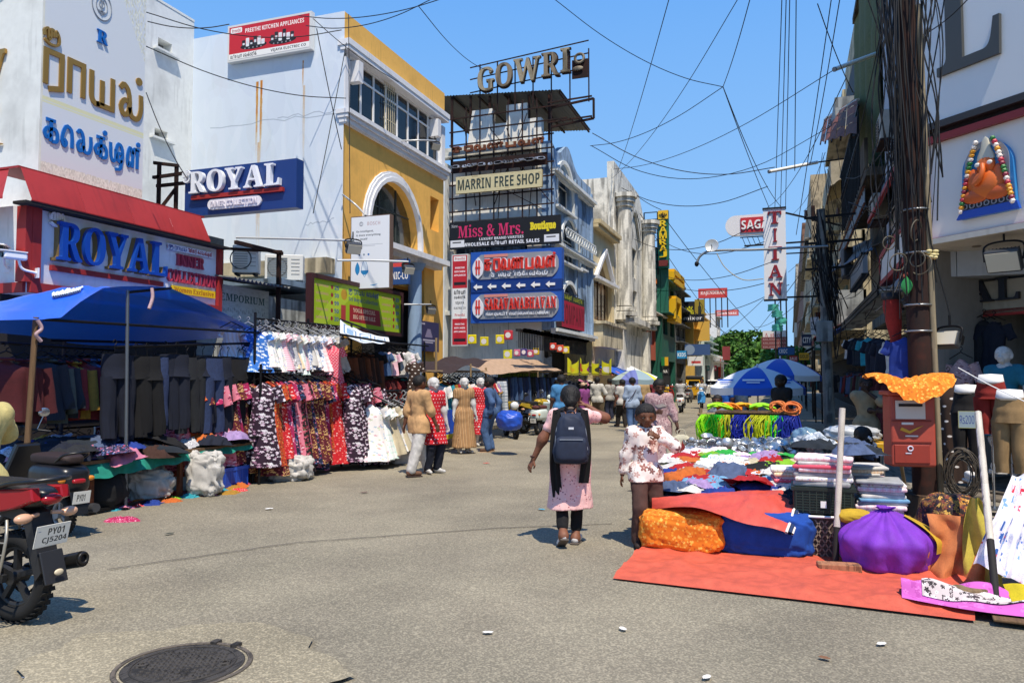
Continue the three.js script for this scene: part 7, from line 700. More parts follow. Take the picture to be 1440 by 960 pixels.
function person(label,pos,rot,o){
const H=o.h??1.66,t=thing(o.name??'person',label,o.name??'person',pos,rot),cell=o.cell??.015,ag=o.child?1.16:1,hipY=(o.hip??.515)*H,ln=o.lean??[0,0],S=(x,y,z)=>[x*H,y*H,z*H],hy=hipY / H,up=.3;
const top=[ln[0],hy+up,ln[1]],mix=(u)=>S(top[0]*u,hy+up*u,top[2]*u),sw=(o.sw??.104),tw=o.twist??0,sh=(s)=>{const c=mix(1);return[c[0]+s*sw*H*Math.cos(tw),c[1]-.004*H,c[2]-s*sw*H*Math.sin(tw)];},hp=(s)=>S(s*.05,hy,0);
const an={r:S(...(o.fr??[-.06,.04,0])),l:S(...(o.fl??[.06,.04,0]))},wr={r:S(...(o.wr??[-.17,.47,.03])),l:S(...(o.wl??[.17,.47,.03]))};
const J={};for(const[k,s]of[['l',1],['r',-1]]){const[kn,ak]=ik(hp(s),an[k],.247*H,.243*H,o['k'+k]??[s*.1,0,1]),[el,wq]=ik(sh(s),wr[k],.172*H,.148*H,o['e'+k]??[s*.5,-.2,-1]);J[k]={kn,ak,el,wq,s};}
const neck=mix(1.13),hd=S(top[0]*1.25+(o.head?.[0]??0),hy+.41,top[2]*1.3+.012+(o.head?.[1]??0)),toe=(j,k)=>{const f=o['t'+k]??[j.s*.25,0,1],n=vv(f).normalize();return[[j.ak[0]-n.x*.02*H,j.ak[1]-.018*H-n.y*.02*H,j.ak[2]-n.z*.02*H],[j.ak[0]+n.x*.1*H,j.ak[1]-.026*H+n.y*.1*H,j.ak[2]+n.z*.1*H]];};
const tor=(g)=>[[S(-.035,hy-.0,0),S(.035,hy-.0,0),(.062+g)*H,(.062+g)*H,.82],[mix(.12),mix(.5),(.072+g)*H,(.066+g)*H,.8],[mix(.5),mix(.85),(.068+g)*H,(.076+g)*H,.75],[vA(vv(mix(.72)).lerp(vv(sh(1)),.45)),vA(vv(mix(.72)).lerp(vv(sh(-1)),.45)),(.058+g)*H,(.058+g)*H,.8],[sh(1),sh(-1),(.033+g*.8)*H]];
const body=[...tor(0),[mix(.95),neck,.036*H,.031*H]],hands=[];
for(const k of['l','r']){const j=J[k],f=toe(j,k);body.push([hp(j.s),j.kn,.056*H,.037*H],[j.kn,j.ak,.036*H,.023*H],[f[0],f[1],.022*H,.018*H],[sh(j.s),j.el,.032*H,.025*H],[j.el,j.wq,.026*H,.017*H]);hands.push(handP(j.wq,[j.wq[0]-j.el[0],j.wq[1]-j.el[1],j.wq[2]-j.el[2]],o['n'+k]??[-j.s,0,.3],H / 1.72,o['c'+k]??.45));}
const mesh=(P,k,c,m=.03,fn)=>{const f0=field(P,k),[a,b]=bounds(P,m);return skin(fn?(x,y,z)=>fn(f0(x,y,z),x,y,z):f0,a,b,c);};
const R=.068*H*ag,hc=o.hcell??cell*.6,E=(x,y,z)=>[x*R,y*R,z*R],HP=[[E(0,.22,-.12),E(0,.3,.1),R*.88,R*.84],[E(0,-.35,.28),E(0,-.62,.42),R*.62,R*.34],[E(0,-.5,-.2),E(0,-1.1,-.35),R*.5,R*.48],[E(0,.12,.86),E(0,-.16,1.05),R*.1,R*.15],[E(-.12,-.24,.94),E(.12,-.24,.94),R*.1],[E(-.18,-.48,.84),E(.18,-.48,.84),R*.09],[E(-.16,-.6,.8),E(.16,-.6,.8),R*.1],[E(-.4,.26,.72),E(.4,.26,.72),R*.14],[E(-.48,-.2,.5),E(.48,-.2,.5),R*.2],[E(.86,.1,-.1),E(.84,-.2,-.06),R*.13],[E(-.86,.1,-.1),E(-.84,-.2,-.06),R*.13]];
const hf=field(HP,R*.28),[h0,h1]=bounds(HP,R*.12);const headG=skin((x,y,z)=>{const e=Math.min(Math.hypot(x-R*.34,y-R*.06,z-R*.98),Math.hypot(x+R*.34,y-R*.06,z-R*.98))-R*.15;return Math.max(hf(x,y,z),-e*.7);},h0,h1,hc);
const place=(g)=>g.rotateX(o.hx??0).rotateY(o.hyaw??0).translate(...hd);
const hg=hands.map((P)=>mesh(P,.008,o.fcell??cell*.5,.01));const skinP=o.skin??0x7a4e38;part('body',[mesh(body,.05*H,cell),place(headG),...hg],skinM(skinP),t);
const ft=[];for(const s of[-1,1])ft.push(sph(R*.115,s*R*.34,R*.035,R*.83,1,.55,1,10));if(o.face!==0){const ey=part('eye_white',place(mg(ft)),flat(0x9c9288,.3),t);part('iris',[-1,1].map((s)=>place(sph(R*.085,s*R*.34,R*.05,R*.9,1,.9,.5,8))),flat(0x140c08,.2),ey);for(const s of[-1,1])part('eyebrow',place(tube([[s*R*.14,R*.27,R*.92],[s*R*.36,R*.34,R*.88],[s*R*.58,R*.25,R*.72]],R*.055,8,5)),hairM,t);part('lips',[place(tube([[-R*.24,-R*.43,R*.82],[0,-R*.4,R*.95],[R*.24,-R*.43,R*.82]],R*.055,8,5)),place(tube([[-R*.22,-R*.45,R*.82],[0,-R*.53,R*.93],[R*.22,-R*.45,R*.82]],R*.06,8,5))],flat(o.lip??0x6a3a34,.5),t);if(o.tache)part('moustache',place(tube([[-R*.3,-R*.34,R*.84],[0,-R*.25,R*1.02],[R*.3,-R*.34,R*.84]],R*.08,8,5)),hairM,t);}
const hr=o.hair??'short',HQ=[[E(0,.3,-.16),E(0,.38,.06),R*.96,R*.92]];if(hr!=='short')HQ.push([E(0,.1,-.5),E(0,-.3,-.62),R*.6,R*.5]);if(hr==='bun')HQ.push([E(0,-.35,-.85),E(0,-.55,-.82),R*.55,R*.5]);if(hr==='plait')HQ.push([E(0,-.4,-.8),E(0,-2.6,-1.0),R*.32,R*.16]);
if(hr!=='none'){const qf=field(HQ,R*.3),[q0,q1]=bounds(HQ,R*.15);part('hair',place(skin((x,y,z)=>{const d=qf(x,y,z)-.07*R*nz(x*130,y*26,z*110);return Math.max(d,(z*.62-y+R*(hr==='short'?.02:-.1))*.75-R*.02,hr==='short'?-(y+R*.32-Math.min(0,z)*.2):-9);},q0,q1,hc)),hairM,t);}
if(o.cap)part('cap',place(mg([sph(R*1.04,0,R*.36,-R*.06,1,.86,1.05),rbox(R*1.2,R*.06,R*.7,R*.03,0,R*.5,R*1.1)])),flat(o.cap),t);
const fold=(a,f)=>(d,x,y,z)=>d-a*(nz(x*f,y*f*.55,z*f)+.5*nz(x*f*2.2,y*f*1.2,z*f*2.2+5));
const cut=(P,lo,hi,nm,mt,k=.032)=>part(nm,mesh(P,k*H,cell,.04,(d,x,y,z)=>Math.max(fold(.0085,15)(d,x,y,z),lo===null?-9:lo*H-y+.012*nz(x*9,1,z*9),hi===undefined?-9:y-hi*H)),mt,t);
const between=(a,b,u)=>a.map((v,i)=>lerp(v,b[i],u)),arms=(g,u)=>['l','r'].flatMap((k)=>{const j=J[k],q=[[sh(j.s),u<=1?between(sh(j.s),j.el,u):j.el,(.031+g*.8)*H,(.029+g)*H]];if(u>1)q.push([j.el,between(j.el,j.wq,u-1),(.027+g)*H,(.022+g)*H]);return q;});
if(o.top){const[c,hem,slv,g=.012]=o.top,sk=[];for(const k of['l','r'])sk.push([hp(J[k].s),between(hp(J[k].s),J[k].kn,.3),(.066+g)*H,(.06+g)*H]);if(hem<.44){const f=o.flare??.02,mid=[.5*(J.l.kn[0]+J.r.kn[0])*.6,hem*H,.5*(J.l.kn[2]+J.r.kn[2])*.6];sk.push([S(0,hy,0),mid,(.085+g)*H,(.095+g+f)*H,.8]);if(hem<.4)for(const k of['l','r'])sk.push([hp(J[k].s),between(J[k].kn,J[k].ak,clamp((.29-hem) / .25)),.07*H,(.06+f)*H]);}cut([...tor(g),...arms(g*.8,slv),...sk],hem,undefined,o.topName??'shirt',c.isMaterial?c:cloth(c));if(o.collar)part('collar',torus(.042*H,.012*H,18,6).rotateX(PI / 2-.25).scale(1,1.3,1).translate(neck[0],neck[1]-.03*H,neck[2]+.005),c.isMaterial?c:cloth(c),t);}
if(o.legs){const[c,hem=.05,g=.01]=o.legs;cut([[S(-.035,hy,0),S(.035,hy,0),(.064+g)*H,(.064+g)*H,.85],...['l','r'].flatMap((k)=>{const j=J[k];return[[hp(j.s),j.kn,(.058+g)*H,(.042+g)*H],[j.kn,between(j.kn,j.ak,clamp(1-(hem-.045) / .24)),(.041+g)*H,(.034+g)*H]];})],null,hy+.04,'trousers',c.isMaterial?c:cloth(c),.014);}
if(o.shoe)for(const k of['l','r']){const j=J[k],f=toe(j,k),P=[[f[0],f[1],.027*H,.023*H]];const s=part('shoe',mesh(P,.01,cell*.7,.01),flat(o.shoe[0]),t);if(o.shoe[1]){const d=vv(f[1]).sub(vv(f[0])),q=new THREE.Quaternion().setFromUnitVectors(V3(0,0,1),d.clone().normalize()),m=vv(f[0]).lerp(vv(f[1]),.5);part('sole',rbox(.056*H,.012*H,.17*H,.005*H).translate(0,-.026*H,0).applyQuaternion(q).translate(m.x,m.y,m.z),flat(o.shoe[1]),s);}}
t.userData.label=label;return{t,J,H,S,mix,sh,neck,hd,R};
}
const faceTo=(p,px,py=0)=>0,CAMR=YAW; 
const G0=(x,y)=>{const p=atY(x,y,.02);return p;};
{ 
const p=G0(803,763),w=person('woman in pink printed kurta and black scarf walking away with a navy backpack',p,CAMR+PI-.06,{h:1.56,cell:.011,hcell:.006,face:0,hair:'bun',skin:0x915c42,sw:.1,top:[PT['pink kurta print'],.22,.5,.012],topName:'kurta',flare:.035,legs:[0x121114,.1,.002],shoe:[0xd8d4d0,0x5a5048],fr:[-.03,.04,.02],fl:[.05,.075,-.12],tl:[.2,-.45,.9],wl:[.25,.51,.03],wr:[-.11,.87,.15],er:[-1,-.5,.1],el:[.6,.1,-1],cr:.8,nl:[-.8,0,.5]});
const H=w.H;part('scarf',[grid(6,18,(u,v)=>[-.07-.1*u-.03*Math.sin(v*3),1.33-v*.72,-.135-.05*Math.sin(v*3.2)+.012*Math.sin(u*12)]),grid(6,18,(u,v)=>[.075+.1*u+.035*Math.sin(v*3),1.33-v*.86,-.135-.05*Math.sin(v*3.2)+.014*Math.sin(u*12)]),grid(6,10,(u,v)=>[.06+.11*u,1.335-.04*u+.025*Math.sin(v*PI),lerp(-.14,.1,v)]),grid(6,10,(u,v)=>[-.06-.11*u,1.335-.04*u+.025*Math.sin(v*PI),lerp(-.14,.1,v)])],cloth(0x141316),w.t);part('wrist_watch',[torus(.028,.009,16,6).rotateX(PI / 2).translate(w.J.l.wq[0]-.002,w.J.l.wq[1]+.03,w.J.l.wq[2])],flat(0x3a1a14),w.t);part('hair_clip',sph(.02,w.hd[0],w.hd[1]-.1,w.hd[2]-.14,1.6,.8,.6),flat(0x6d5c50),w.t);
const b=thing('backpack','navy blue backpack worn by the woman walking away','backpack',p,CAMR+PI-.06),nm=Mm(0x232f48,.75,T.cloth,3,{bumpMap:T.weaveB,bumpScale:.001});const tap=(g)=>{const a=g.attributes.position;for(let i=0;i<a.count;i++)a.setX(i,a.getX(i)*lerp(1.12,.66,clamp((a.getY(i)-.8) / .5)));g.computeVertexNormals();return g;};part('bag',tap(metreUV(pillow(.36,.46,.2,.55,3,.08,48).translate(0,.83,-.235))),nm,b);part('front_pocket',metreUV(pillow(.3,.23,.1,.45,6,.06,36).translate(0,.85,-.335)),nm,b);part('lower_panel',pillow(.33,.13,.15,.5,8,.04,30).translate(0,.815,-.29),Mm(0x1c2434,.8,T.cloth,3),b);part('zip',[box(.22,.008,.006,0,1.055,-.388),tube([[-.16,.95,-.3],[-.12,1.2,-.29],[0,1.27,-.28],[.12,1.2,-.29],[.16,.95,-.3]],.004,24,4)],flat(0x8d949e,.4),b);part('logo',box(.05,.022,.004,0,1.16,-.34),flat(0xc8ccd2),b);for(const s of[-1,1])part('strap',grid(3,16,(u,v)=>[s*(.05+.045*v+.045*u),lerp(1.27,1.1,v*v)+.075*Math.sin(v*PI),lerp(-.19,.13,v)]),nm,b);part('grab_loop',tube([[-.04,1.27,-.2],[-.03,1.315,-.21],[.03,1.315,-.21],[.04,1.27,-.2]],.009,16,5),nm,b);
}
{ 
const p=G0(909,766);person('boy in white shirt with brown print and brown trousers eating beside the heap',p,CAMR+.12,{h:1.36,child:1,cell:.0095,hcell:.0042,fcell:.0045,skin:0x744528,sw:.1,top:[PT['boy shirt print'],.46,1.75,.016],collar:1,flare:.01,legs:[0x5c4038,.05,.012],shoe:[0x2c201a,0x1a1412],fr:[-.07,.042,.02],fl:[.08,.042,-.08],wl:[.05,.79,.14],el:[1,-.7,.3],cl:1.1,nl:[-1,0,-.6],wr:[-.16,.5,-.06],er:[-.7,0,-1],hx:.1,hyaw:-.12,lip:0x6e3a34});}
{ 
const p=G0(928,668),w=person('woman in mauve printed dress with grey scarf walking behind the boy',p,CAMR+.05,{h:1.62,cell:.014,hcell:.007,hair:'bun',skin:0x613a27,sw:.1,top:[PT['mauve dress print'],.14,1.5,.016],topName:'dress',flare:.03,shoe:[0x2a201c],fr:[-.04,.04,.06],fl:[.05,.05,-.08],wl:[.17,.5,.1],cl:1.2,wr:[-.06,.66,.12],hx:.25});part('scarf',[grid(20,10,(u,v)=>{const a=u*2*PI;return[Math.cos(a)*(.075+.07*v),1.36-.12*v-.09*v*Math.max(0,Math.sin(a))+.01*Math.sin(a*6),.0+Math.sin(a)*(.06+.06*v)+.01];})],cloth(0x9a9290),w.t);
const q=w.J.l.wq,h=V3(q[0],q[1],q[2]).applyAxisAngle(V3(0,1,0),CAMR+.05).add(p),bag=(l,dx,dy,m,sx)=>{const t=thing('carrier_bag',l,'bag',[h.x+dx,h.y-.52+dy,h.z+.06],CAMR);part('bag',pillow(sx,.36,.14,.6,dx*9,.1),m,t);part('handle',[tube([[-.08,.33,.02],[-.05,.44,0],[0,.46,0],[.05,.44,0],[.08,.33,.02]],.008,16,4)],m,t);};bag('cream carrier bag with red print held by the woman behind the boy',.07,.02,cloth(0xdcd6bc),.3);bag('long white and yellow carrier bag held by the woman behind the boy',-.1,-.1,cloth(0xe2dcc0),.18);single('bag_print','dark red print patch on the cream carrier bag','print',ext([[-.05,-.1],[.12,-.12],[.1,.06],[.0,.1]],.004),flat(0x8a2420),null,[h.x+.1,h.y-.32,h.z+.15],CAMR);}
person('man in peach shirt and white trousers walking past the dress racks',G0(588,667),CAMR+PI-.75,{h:1.68,cell:.013,hcell:.008,face:0,skin:0x764932,top:[0xe2b27c,.42,1.25,.018],collar:1,legs:[0xdcd8d2,.06,.016],shoe:[0x6a4a36,0x3a2a22],fr:[-.06,.045,-.15],fl:[.05,.04,.17],wr:[-.16,.5,.1],wl:[.15,.5,-.06]});
person('man in denim shirt and blue jeans standing sideways by the tan dress',G0(689,634),CAMR-1.9,{h:1.66,cell:.015,hcell:.008,skin:0x533424,top:[PT['mid blue denim'],.46,1.9,.014],collar:1,legs:[PT['mid blue denim'],.05,.014],shoe:[0x5a4030,0xb09070],wr:[-.1,.52,-.07],wl:[.12,.52,-.05],hx:.12});
{const w=person('man in pale blue shirt with a shoulder strap walking away',G0(890,606),CAMR+PI,{h:1.66,cell:.019,hcell:.011,face:0,skin:0x764932,top:[0xb4c8e4,.44,1.2,.02],legs:[PT['mid blue denim'],.05,.014],shoe:[0x3a302a],fr:[-.05,.04,.1],fl:[.05,.05,-.1]});part('strap',tube([[-.16,1.38,-.02],[-.05,1.22,-.15],[.08,1.02,-.16],[.18,.9,-.08]],.012,16,5),flat(0x3a2a3a),w.t);}
person('person in white and dark trousers just left of the man with the strap',G0(876,600),CAMR+PI+.3,{h:1.6,cell:.02,hcell:.012,face:0,top:[0xdcd8d0,.46,.6,.02],legs:[0x2c2622,.06,.014],shoe:[0x2c2420],fl:[.05,.05,.14]});
person('man in blue shirt beyond the woman with the backpack',G0(790,622),CAMR+PI,{h:1.72,cell:.017,hcell:.01,face:0,skin:0x613c2a,top:[0x4f94cc,.44,.7,.02],legs:[0x6d6862,.05,.014],shoe:[0x2c2420]});person('woman in purple striped sari right of the backpack woman\'s head',G0(822,606),CAMR+PI+.8,{h:1.52,cell:.019,hcell:.011,hair:'plait',skin:0x533424,top:[0x9a4a90,.06,.6,.02],topName:'sari',shoe:[0x2c2420],cap:0xc8a888});person('man in white shirt and khaki trousers browsing the left stalls',G0(840,596),CAMR+PI-.5,{h:1.68,cell:.02,hcell:.012,face:0,skin:0x4c3224,top:[0xe0ddd2,.46,1.2,.02],legs:[0x6d5c44,.05,.016],shoe:[0xc0bcb4],wr:[-.14,.64,.18]});person('person in dark blue jeans beside the orange hanging cloth',G0(858,590),CAMR+PI+.5,{h:1.62,cell:.022,hcell:.013,face:0,top:[0xb8b4ac,.47,.7,.018],legs:[0x2a3048,.05,.014],shoe:[0xc8c4bc]});
{const D=(x,y,d)=>{const p=atD(x,y,d);p.y=.02;return p;};person('child in grey and white shirt left of the bright ropes',D(1010,600,15.6),CAMR-.5,{h:1.28,child:1,cell:.016,hcell:.008,skin:0x613c2a,top:[0xa8b0b8,.46,.8,.016],legs:[0x3a3c42,.05,.01],shoe:[0x2c2420],wr:[-.12,.62,.12]});person('person in bright blue tee behind the rope stand',D(1021,570,22),CAMR+2.2,{h:1.64,cell:.02,hcell:.012,top:[0x1f6ed0,.46,.7,.018],legs:[0x2c2c30,.05,.012],shoe:[0x2c2420]});person('man in pale kurta reaching at the stall under the big umbrella',D(1040,570,22),CAMR+2.0,{h:1.68,cell:.02,hcell:.012,skin:0x4c3224,top:[0xd4d4cc,.3,1.5,.02],legs:[0xb8b4a8,.05,.012],shoe:[0x2c2420],wl:[.12,.68,.26]});person('man in black vest standing beneath the umbrella edge',D(1100,580,15.2),CAMR-1.2,{h:1.7,cell:.017,hcell:.009,skin:0x2f1e13,top:[0x131416,.44,.35,.018],legs:[0x1a1a1e,.05,.014],shoe:[0x2c2420]});person('moustached man in khaki shirt with folded arms by the shop front',D(1219,590,13.2),CAMR-.2,{h:1.66,cell:.015,hcell:.008,tache:1,skin:0x432b22,top:[0xb8a07c,.44,1.2,.018],collar:1,legs:[0x2c2a28,.05,.014],shoe:[0x2c2420],wr:[.06,.66,.13],wl:[.0,.84,.12],el:[1,-.8,.2]});
const w=person('woman in dark patterned sari sitting with white flowers in her hair',D(1216,660,9.6),CAMR+PI+.5,{h:1.5,hip:.2,cell:.014,hcell:.008,face:0,hair:'bun',skin:0x3a241a,top:[Mm(0x3a1c24,.9,PT['maroon with gold leaves'].map,2),.02,.7,.018],topName:'sari',fr:[-.1,.04,.25],fl:[.1,.04,.28],kl:[.4,1,.6],kr:[-.4,1,.6],wr:[-.14,.3,.2],wl:[.14,.3,.2]});part('hair_flowers',[...Array(16).keys()].map((i)=>sph(.018,w.hd[0]+.05*Math.cos(i*.4),w.hd[1]-.05-.012*i+.05,w.hd[2]-.13-.02*Math.sin(i),1,1,.8,6)),white,w.t);}
const rubber=flat(0x141414,.85),blackP=flat(0x17181a,.35),chrome=M(0xb9bcc0,.22,{metalness:.9});
function wheel(t,y,z,R,w,alloy,spokes=5){const g=part('tyre',[torus(R-w*.5,w*.55,40,10).rotateY(PI / 2).scale(1.05,1,1),...[...Array(36).keys()].flatMap((i)=>[-1,1].map((s)=>box(w*.4,.006,.03).rotateX(-.5*s).translate(s*w*.27,0,0).translate(0,R+w*.03,0).rotateX(i / 36*2*PI+s*.04)))].map((q)=>q.translate(0,y,z)),rubber,t);part('rim',[torus(R-w*1.05,w*.22,32,8).rotateY(PI / 2),...[...Array(spokes).keys()].map((i)=>box(w*.4,R-w*1.1,w*.35,0,(R-w*1.1) / 2,0).rotateX(i / spokes*2*PI)),cyl(w*.5,w*.5,w*1.2,0,-w*.6,0).rotateZ(PI / 2),torus(R*.42,.008,24,5).rotateY(PI / 2).translate(-w*.5,0,0)].map((q)=>q.translate(0,y,z)),alloy,g);return g;}
function plate(txt,t,w,h,mtx){const tx=ctex(256,Math.round(256*h / w),(c,W,H)=>{c.fillStyle='#e4e2d8';c.fillRect(0,0,W,H);c.fillStyle='#9aa4b0';c.fillRect(8,H*.2,22,8);txt.forEach((s,i)=>fit(c,s,W*(txt.length>1&&!i?.34:.2),H*(txt.length>1?.12+i*.44:.2),W*(i?.76:.5),H*(txt.length>1?.34:.6),NB,'#24272c'));});const m=part('number_plate',box(w,h,.006).applyMatrix4(mtx),flat(0xdedcd2,.4),t);part('plate_print',new THREE.PlaneGeometry(w*.97,h*.94).translate(0,0,.0046).applyMatrix4(mtx),M(0xffffff,.45,{map:tx}),m);}
const xf=(x,y,z,rx=0,ry=0,rz=0)=>new THREE.Matrix4().makeRotationFromEuler(new THREE.Euler(rx,ry,rz,'YXZ')).setPosition(x,y,z);
function motorbike(label,pos,rot,red,txt){
const t=thing('motorcycle',label,'motorcycle',pos,rot),dk=flat(0x232426,.5),rm=M(red,.3,{}),m5=blackP;
wheel(t,.3,0,.3,.1,dk,5);wheel(t,.3,1.3,.3,.085,dk,5);part('swing_arm',[bar([.09,.3,0],[.09,.36,.5],.035,.05),bar([-.09,.3,0],[-.09,.36,.5],.035,.05),box(.04,.06,.46,.1,.34,.28)],dk,t);for(const s of[-1,1])part('shock_absorber',[rod([s*.13,.32,.02],[s*.13,.7,.12],.018),...[...Array(9).keys()].map((i)=>torus(.032,.008,12,5).rotateX(PI / 2).translate(s*.13,.4+i*.028,.04+i*.007))],chrome,t);
part('mudguard',[ext([[-.26,.3],[-.31,.36],[-.2,.74],[.0,.82],[.1,.72],[-.14,.68],[-.22,.42]],.15).rotateY(-PI / 2).translate(.075,0,0),rbox(.17,.22,.014,.006).rotateX(.3).translate(0,.39,-.335)],flat(0x26272a,.45),t);part('reflector',sph(.035,0,.36,-.385,1,.6,.3),flat(0xd8c8a8,.3),t);plate(txt,t,.25,.15,xf(0,.6,-.315,.25,PI,0));
part('tail_panel',[ext([[-.3,.84],[-.12,.78],[.3,.7],[.34,.78],[.05,.9],[-.28,.92]],.05,.01).rotateY(-PI / 2).translate(.13,0,0),ext([[-.3,.84],[-.12,.78],[.3,.7],[.34,.78],[.05,.9],[-.28,.92]],.05,.01).rotateY(-PI / 2).translate(-.09,0,0)],rm,t,{label:'red tail side panels'});part('tail_body',pillow(.2,.16,.66,.6,5,.0).translate(0,.77,.02),m5,t);part('tail_lamp',sph(.07,0,.84,-.3,1.1,.55,.6),M(0x9a1420,.2),t);for(const s of[-1,1])part('indicator',[sph(.042,s*.17,.73,-.26,1.5,.8,.9),rod([s*.05,.74,-.24],[s*.15,.73,-.26],.014)],M(0xd8a888,.25),t);
part('grab_rail',tube([[.13,.9,.12],[.15,.95,-.1],[.13,.97,-.3],[0,.98,-.38],[-.13,.97,-.3],[-.15,.95,-.1],[-.13,.9,.12]],.016,40,8),m5,t);part('seat',pillow(.27,.13,.78,.55,3,.02).translate(0,.83,.22),flat(0x1d1c1c,.7),t);part('tank',pillow(.32,.26,.52,.7,9,.0).translate(0,.76,.82),rm,t);part('engine',[rbox(.3,.3,.34,.05,0,.42,.66),cyl(.12,.12,.36,0,0,0).rotateZ(PI / 2).translate(.18,.36,.6),...[0,1,2,3,4,5].map((i)=>box(.22,.012,.2,0,.58+i*.025,.74))],dk,t);part('exhaust',[tube([[-.12,.4,.85],[-.18,.24,.7],[-.18,.24,.4],[-.19,.3,.1]],.024,24,8),rod([-.19,.29,.15],[-.2,.4,-.36],.045,.055,14),torus(.035,.012,16,6).translate(-.2,.405,-.368)],flat(0x2c2b2a,.4,{metalness:.5}),t);
part('leg_guard',[tube([[.2,.72,-.15],[.24,.6,-.2],[.24,.3,-.1],[.2,.28,.1],[.18,.6,.2]],.011,24,6),...[0,1,2,3].map((i)=>rod([.235,.58-i*.08,-.19+i*.02],[.2,.56-i*.08,.16],.005))],flat(0xa8a294,.4,{metalness:.5}),t);part('foot_peg',[rod([-.3,.36,.3],[.3,.36,.3],.014)],rubber,t);for(const s of[-1,1])part('fork',rod([s*.09,.3,1.3],[s*.09,.95,1.05],.022),chrome,t);part('front_mudguard',grid(14,4,(u,v)=>{const a=lerp(.2,2.6,u);return[lerp(-.06,.06,v),.3+Math.sin(a)*.35,1.3+Math.cos(a)*.35];}),rm,t);part('headlamp',sph(.1,0,.9,1.15,1.2,1.1,.8),M(0xd8dce0,.1),t);part('handlebar',[tube([[.36,1.0,.88],[.2,1.04,1.0],[0,1.0,1.05],[-.2,1.04,1.0],[-.36,1.0,.88]],.014,30,6)],m5,t);for(const s of[-1,1])part('mirror',[sph(.06,s*.36,1.2,1.0,1.2,.8,.3),rod([s*.26,1.03,.95],[s*.35,1.17,1.0],.008)],m5,t);part('stand',rod([.1,.3,.5],[.26,.02,.45],.014),dk,t);return t;
}
function scooter(label,pos,rot,c,txt,o={}){
const t=thing('scooter',label,'scooter',pos,rot),m=M(c,.3),dk=blackP;wheel(t,.22,0,.22,.09,flat(0x8a8c8e,.4),3);wheel(t,.22,1.2,.22,.085,flat(0x8a8c8e,.4),3);
part('rear_body',pillow(.38,.34,.74,.55,4,.0,30).translate(0,.42,.06),m,t);part('tail_lamp',pillow(.14,.05,.06,.6,2,0,20).translate(0,.56,-.31),M(0xa01c24,.2),t);for(const s of[-1,1])part('indicator',sph(.035,s*.15,.6,-.27,1.3,.8,.6,8),M(0xd8862c,.25),t);plate(txt,t,.18,.13,xf(0,.42,-.37,.2,PI,0));part('mudguard',rbox(.16,.24,.012,.005).rotateX(.3).translate(0,.36,-.33),dk,t);part('seat',pillow(.29,.12,.7,.55,3,.02,30).translate(0,.74,.1),flat(o.seat??0x2a1c1a,.7),t);part('grab_rail',tube([[.13,.78,-.1],[.13,.86,-.26],[0,.88,-.34],[-.13,.86,-.26],[-.13,.78,-.1]],.013,24,6),dk,t);part('floor_board',rbox(.34,.06,.42,.02,0,.32,.62),dk,t);part('apron',[ext([[-.2,.3],[.2,.3],[.22,.6],[.12,.95],[-.12,.95],[-.22,.6]],.05,.015).rotateX(-.22).translate(0,.0,.86)],m,t);part('front_mudguard',pillow(.17,.2,.42,.8,3,0,20).translate(0,.27,1.2),m,t);part('head',pillow(.26,.18,.22,.8,2,0,20).translate(0,.98,.98),m,t);part('headlamp',sph(.075,0,1.04,1.07,1.2,.9,.6),M(0xdce0e4,.1),t);part('handlebar',tube([[.34,1.04,.84],[.15,1.07,.94],[-.15,1.07,.94],[-.34,1.04,.84]],.014,20,6),dk,t);for(const s of[-1,1])part('mirror',[sph(.06,s*.3,1.26,.92,1.2,.9,.25),rod([s*.22,1.05,.92],[s*.29,1.21,.92],.008)],chrome,t);part('exhaust',rod([-.2,.24,.2],[-.2,.28,-.3],.04,.05),flat(0x3a3a3c,.5),t);return t;
}
motorbike('black and red motorcycle cut by the left picture edge, rear towards the camera',atY(22,872,.01),-1.58,0x9a1620,['PY01','CJ5204']);scooter('black scooter tail with luggage just beyond the red and black motorcycle',atY(84,752,.01),-1.75,0x1a1b1e,['PY01']);
{const p=atY(22,872,.01),h=V3(Math.sin(-1.58),0,Math.cos(-1.58));person('motorcycle rider in pale yellow shirt mostly outside the left edge',p.clone().addScaledVector(h,.46).setY(.28),-1.58,{h:1.68,hip:.37,cell:.013,hcell:.008,face:0,skin:0x7a4e38,top:[0xe6d58c,.3,1.2,.02],legs:[0x7a7468,.05,.014],shoe:[0x2c2420],fr:[-.13,.1,.28],fl:[.13,.1,.28],kl:[.4,.8,.8],kr:[-.4,.8,.8],wr:[-.2,.52,.24],wl:[.2,.52,.24],el:[1,-.3,-.4],er:[-1,-.3,-.4]});}
const mb=motorbike('dark parked motorcycle with yellow tank left of the mint scooter',atY(737,609,.01),CAMR+PI-.7,0xb89a2c,['PY 01']),mb2=dup(mb,'dark parked motorcycle with blue cover beside the man in denim',atY(712,612,.01),CAMR+PI-.9);scooter('parked white and mint scooter with rear towards the camera',atY(757,611,.01),CAMR+PI-.45,0xd4e0d8,['PY01'],{seat:0x5a2c28});
single('bike_cover','blue plastic cover over the parked motorcycle beside the denim man','cover',pillow(.5,.4,.7,.7,7,.14),M(0x2450b8,.4),null,atY(716,604,.55).toArray(),.6);single('stall_skirt','bright blue cloth with yellow hem hung under the mixed tops','cloth',grid(20,8,(u,v)=>[-.03*Math.sin(u*20),.95-.55*v,-1.6*u]),M(0x1c4ec0,.5),null,[-7.3,0,atX(618,600,-7.3).z]);single('stall_skirt','yellow hem strip below the bright blue cloth','cloth',bb(-.02,.3,0,.02,.4,-1.6),flat(0xe0d01c,.6),null,[-7.28,0,atX(618,600,-7.3).z]);
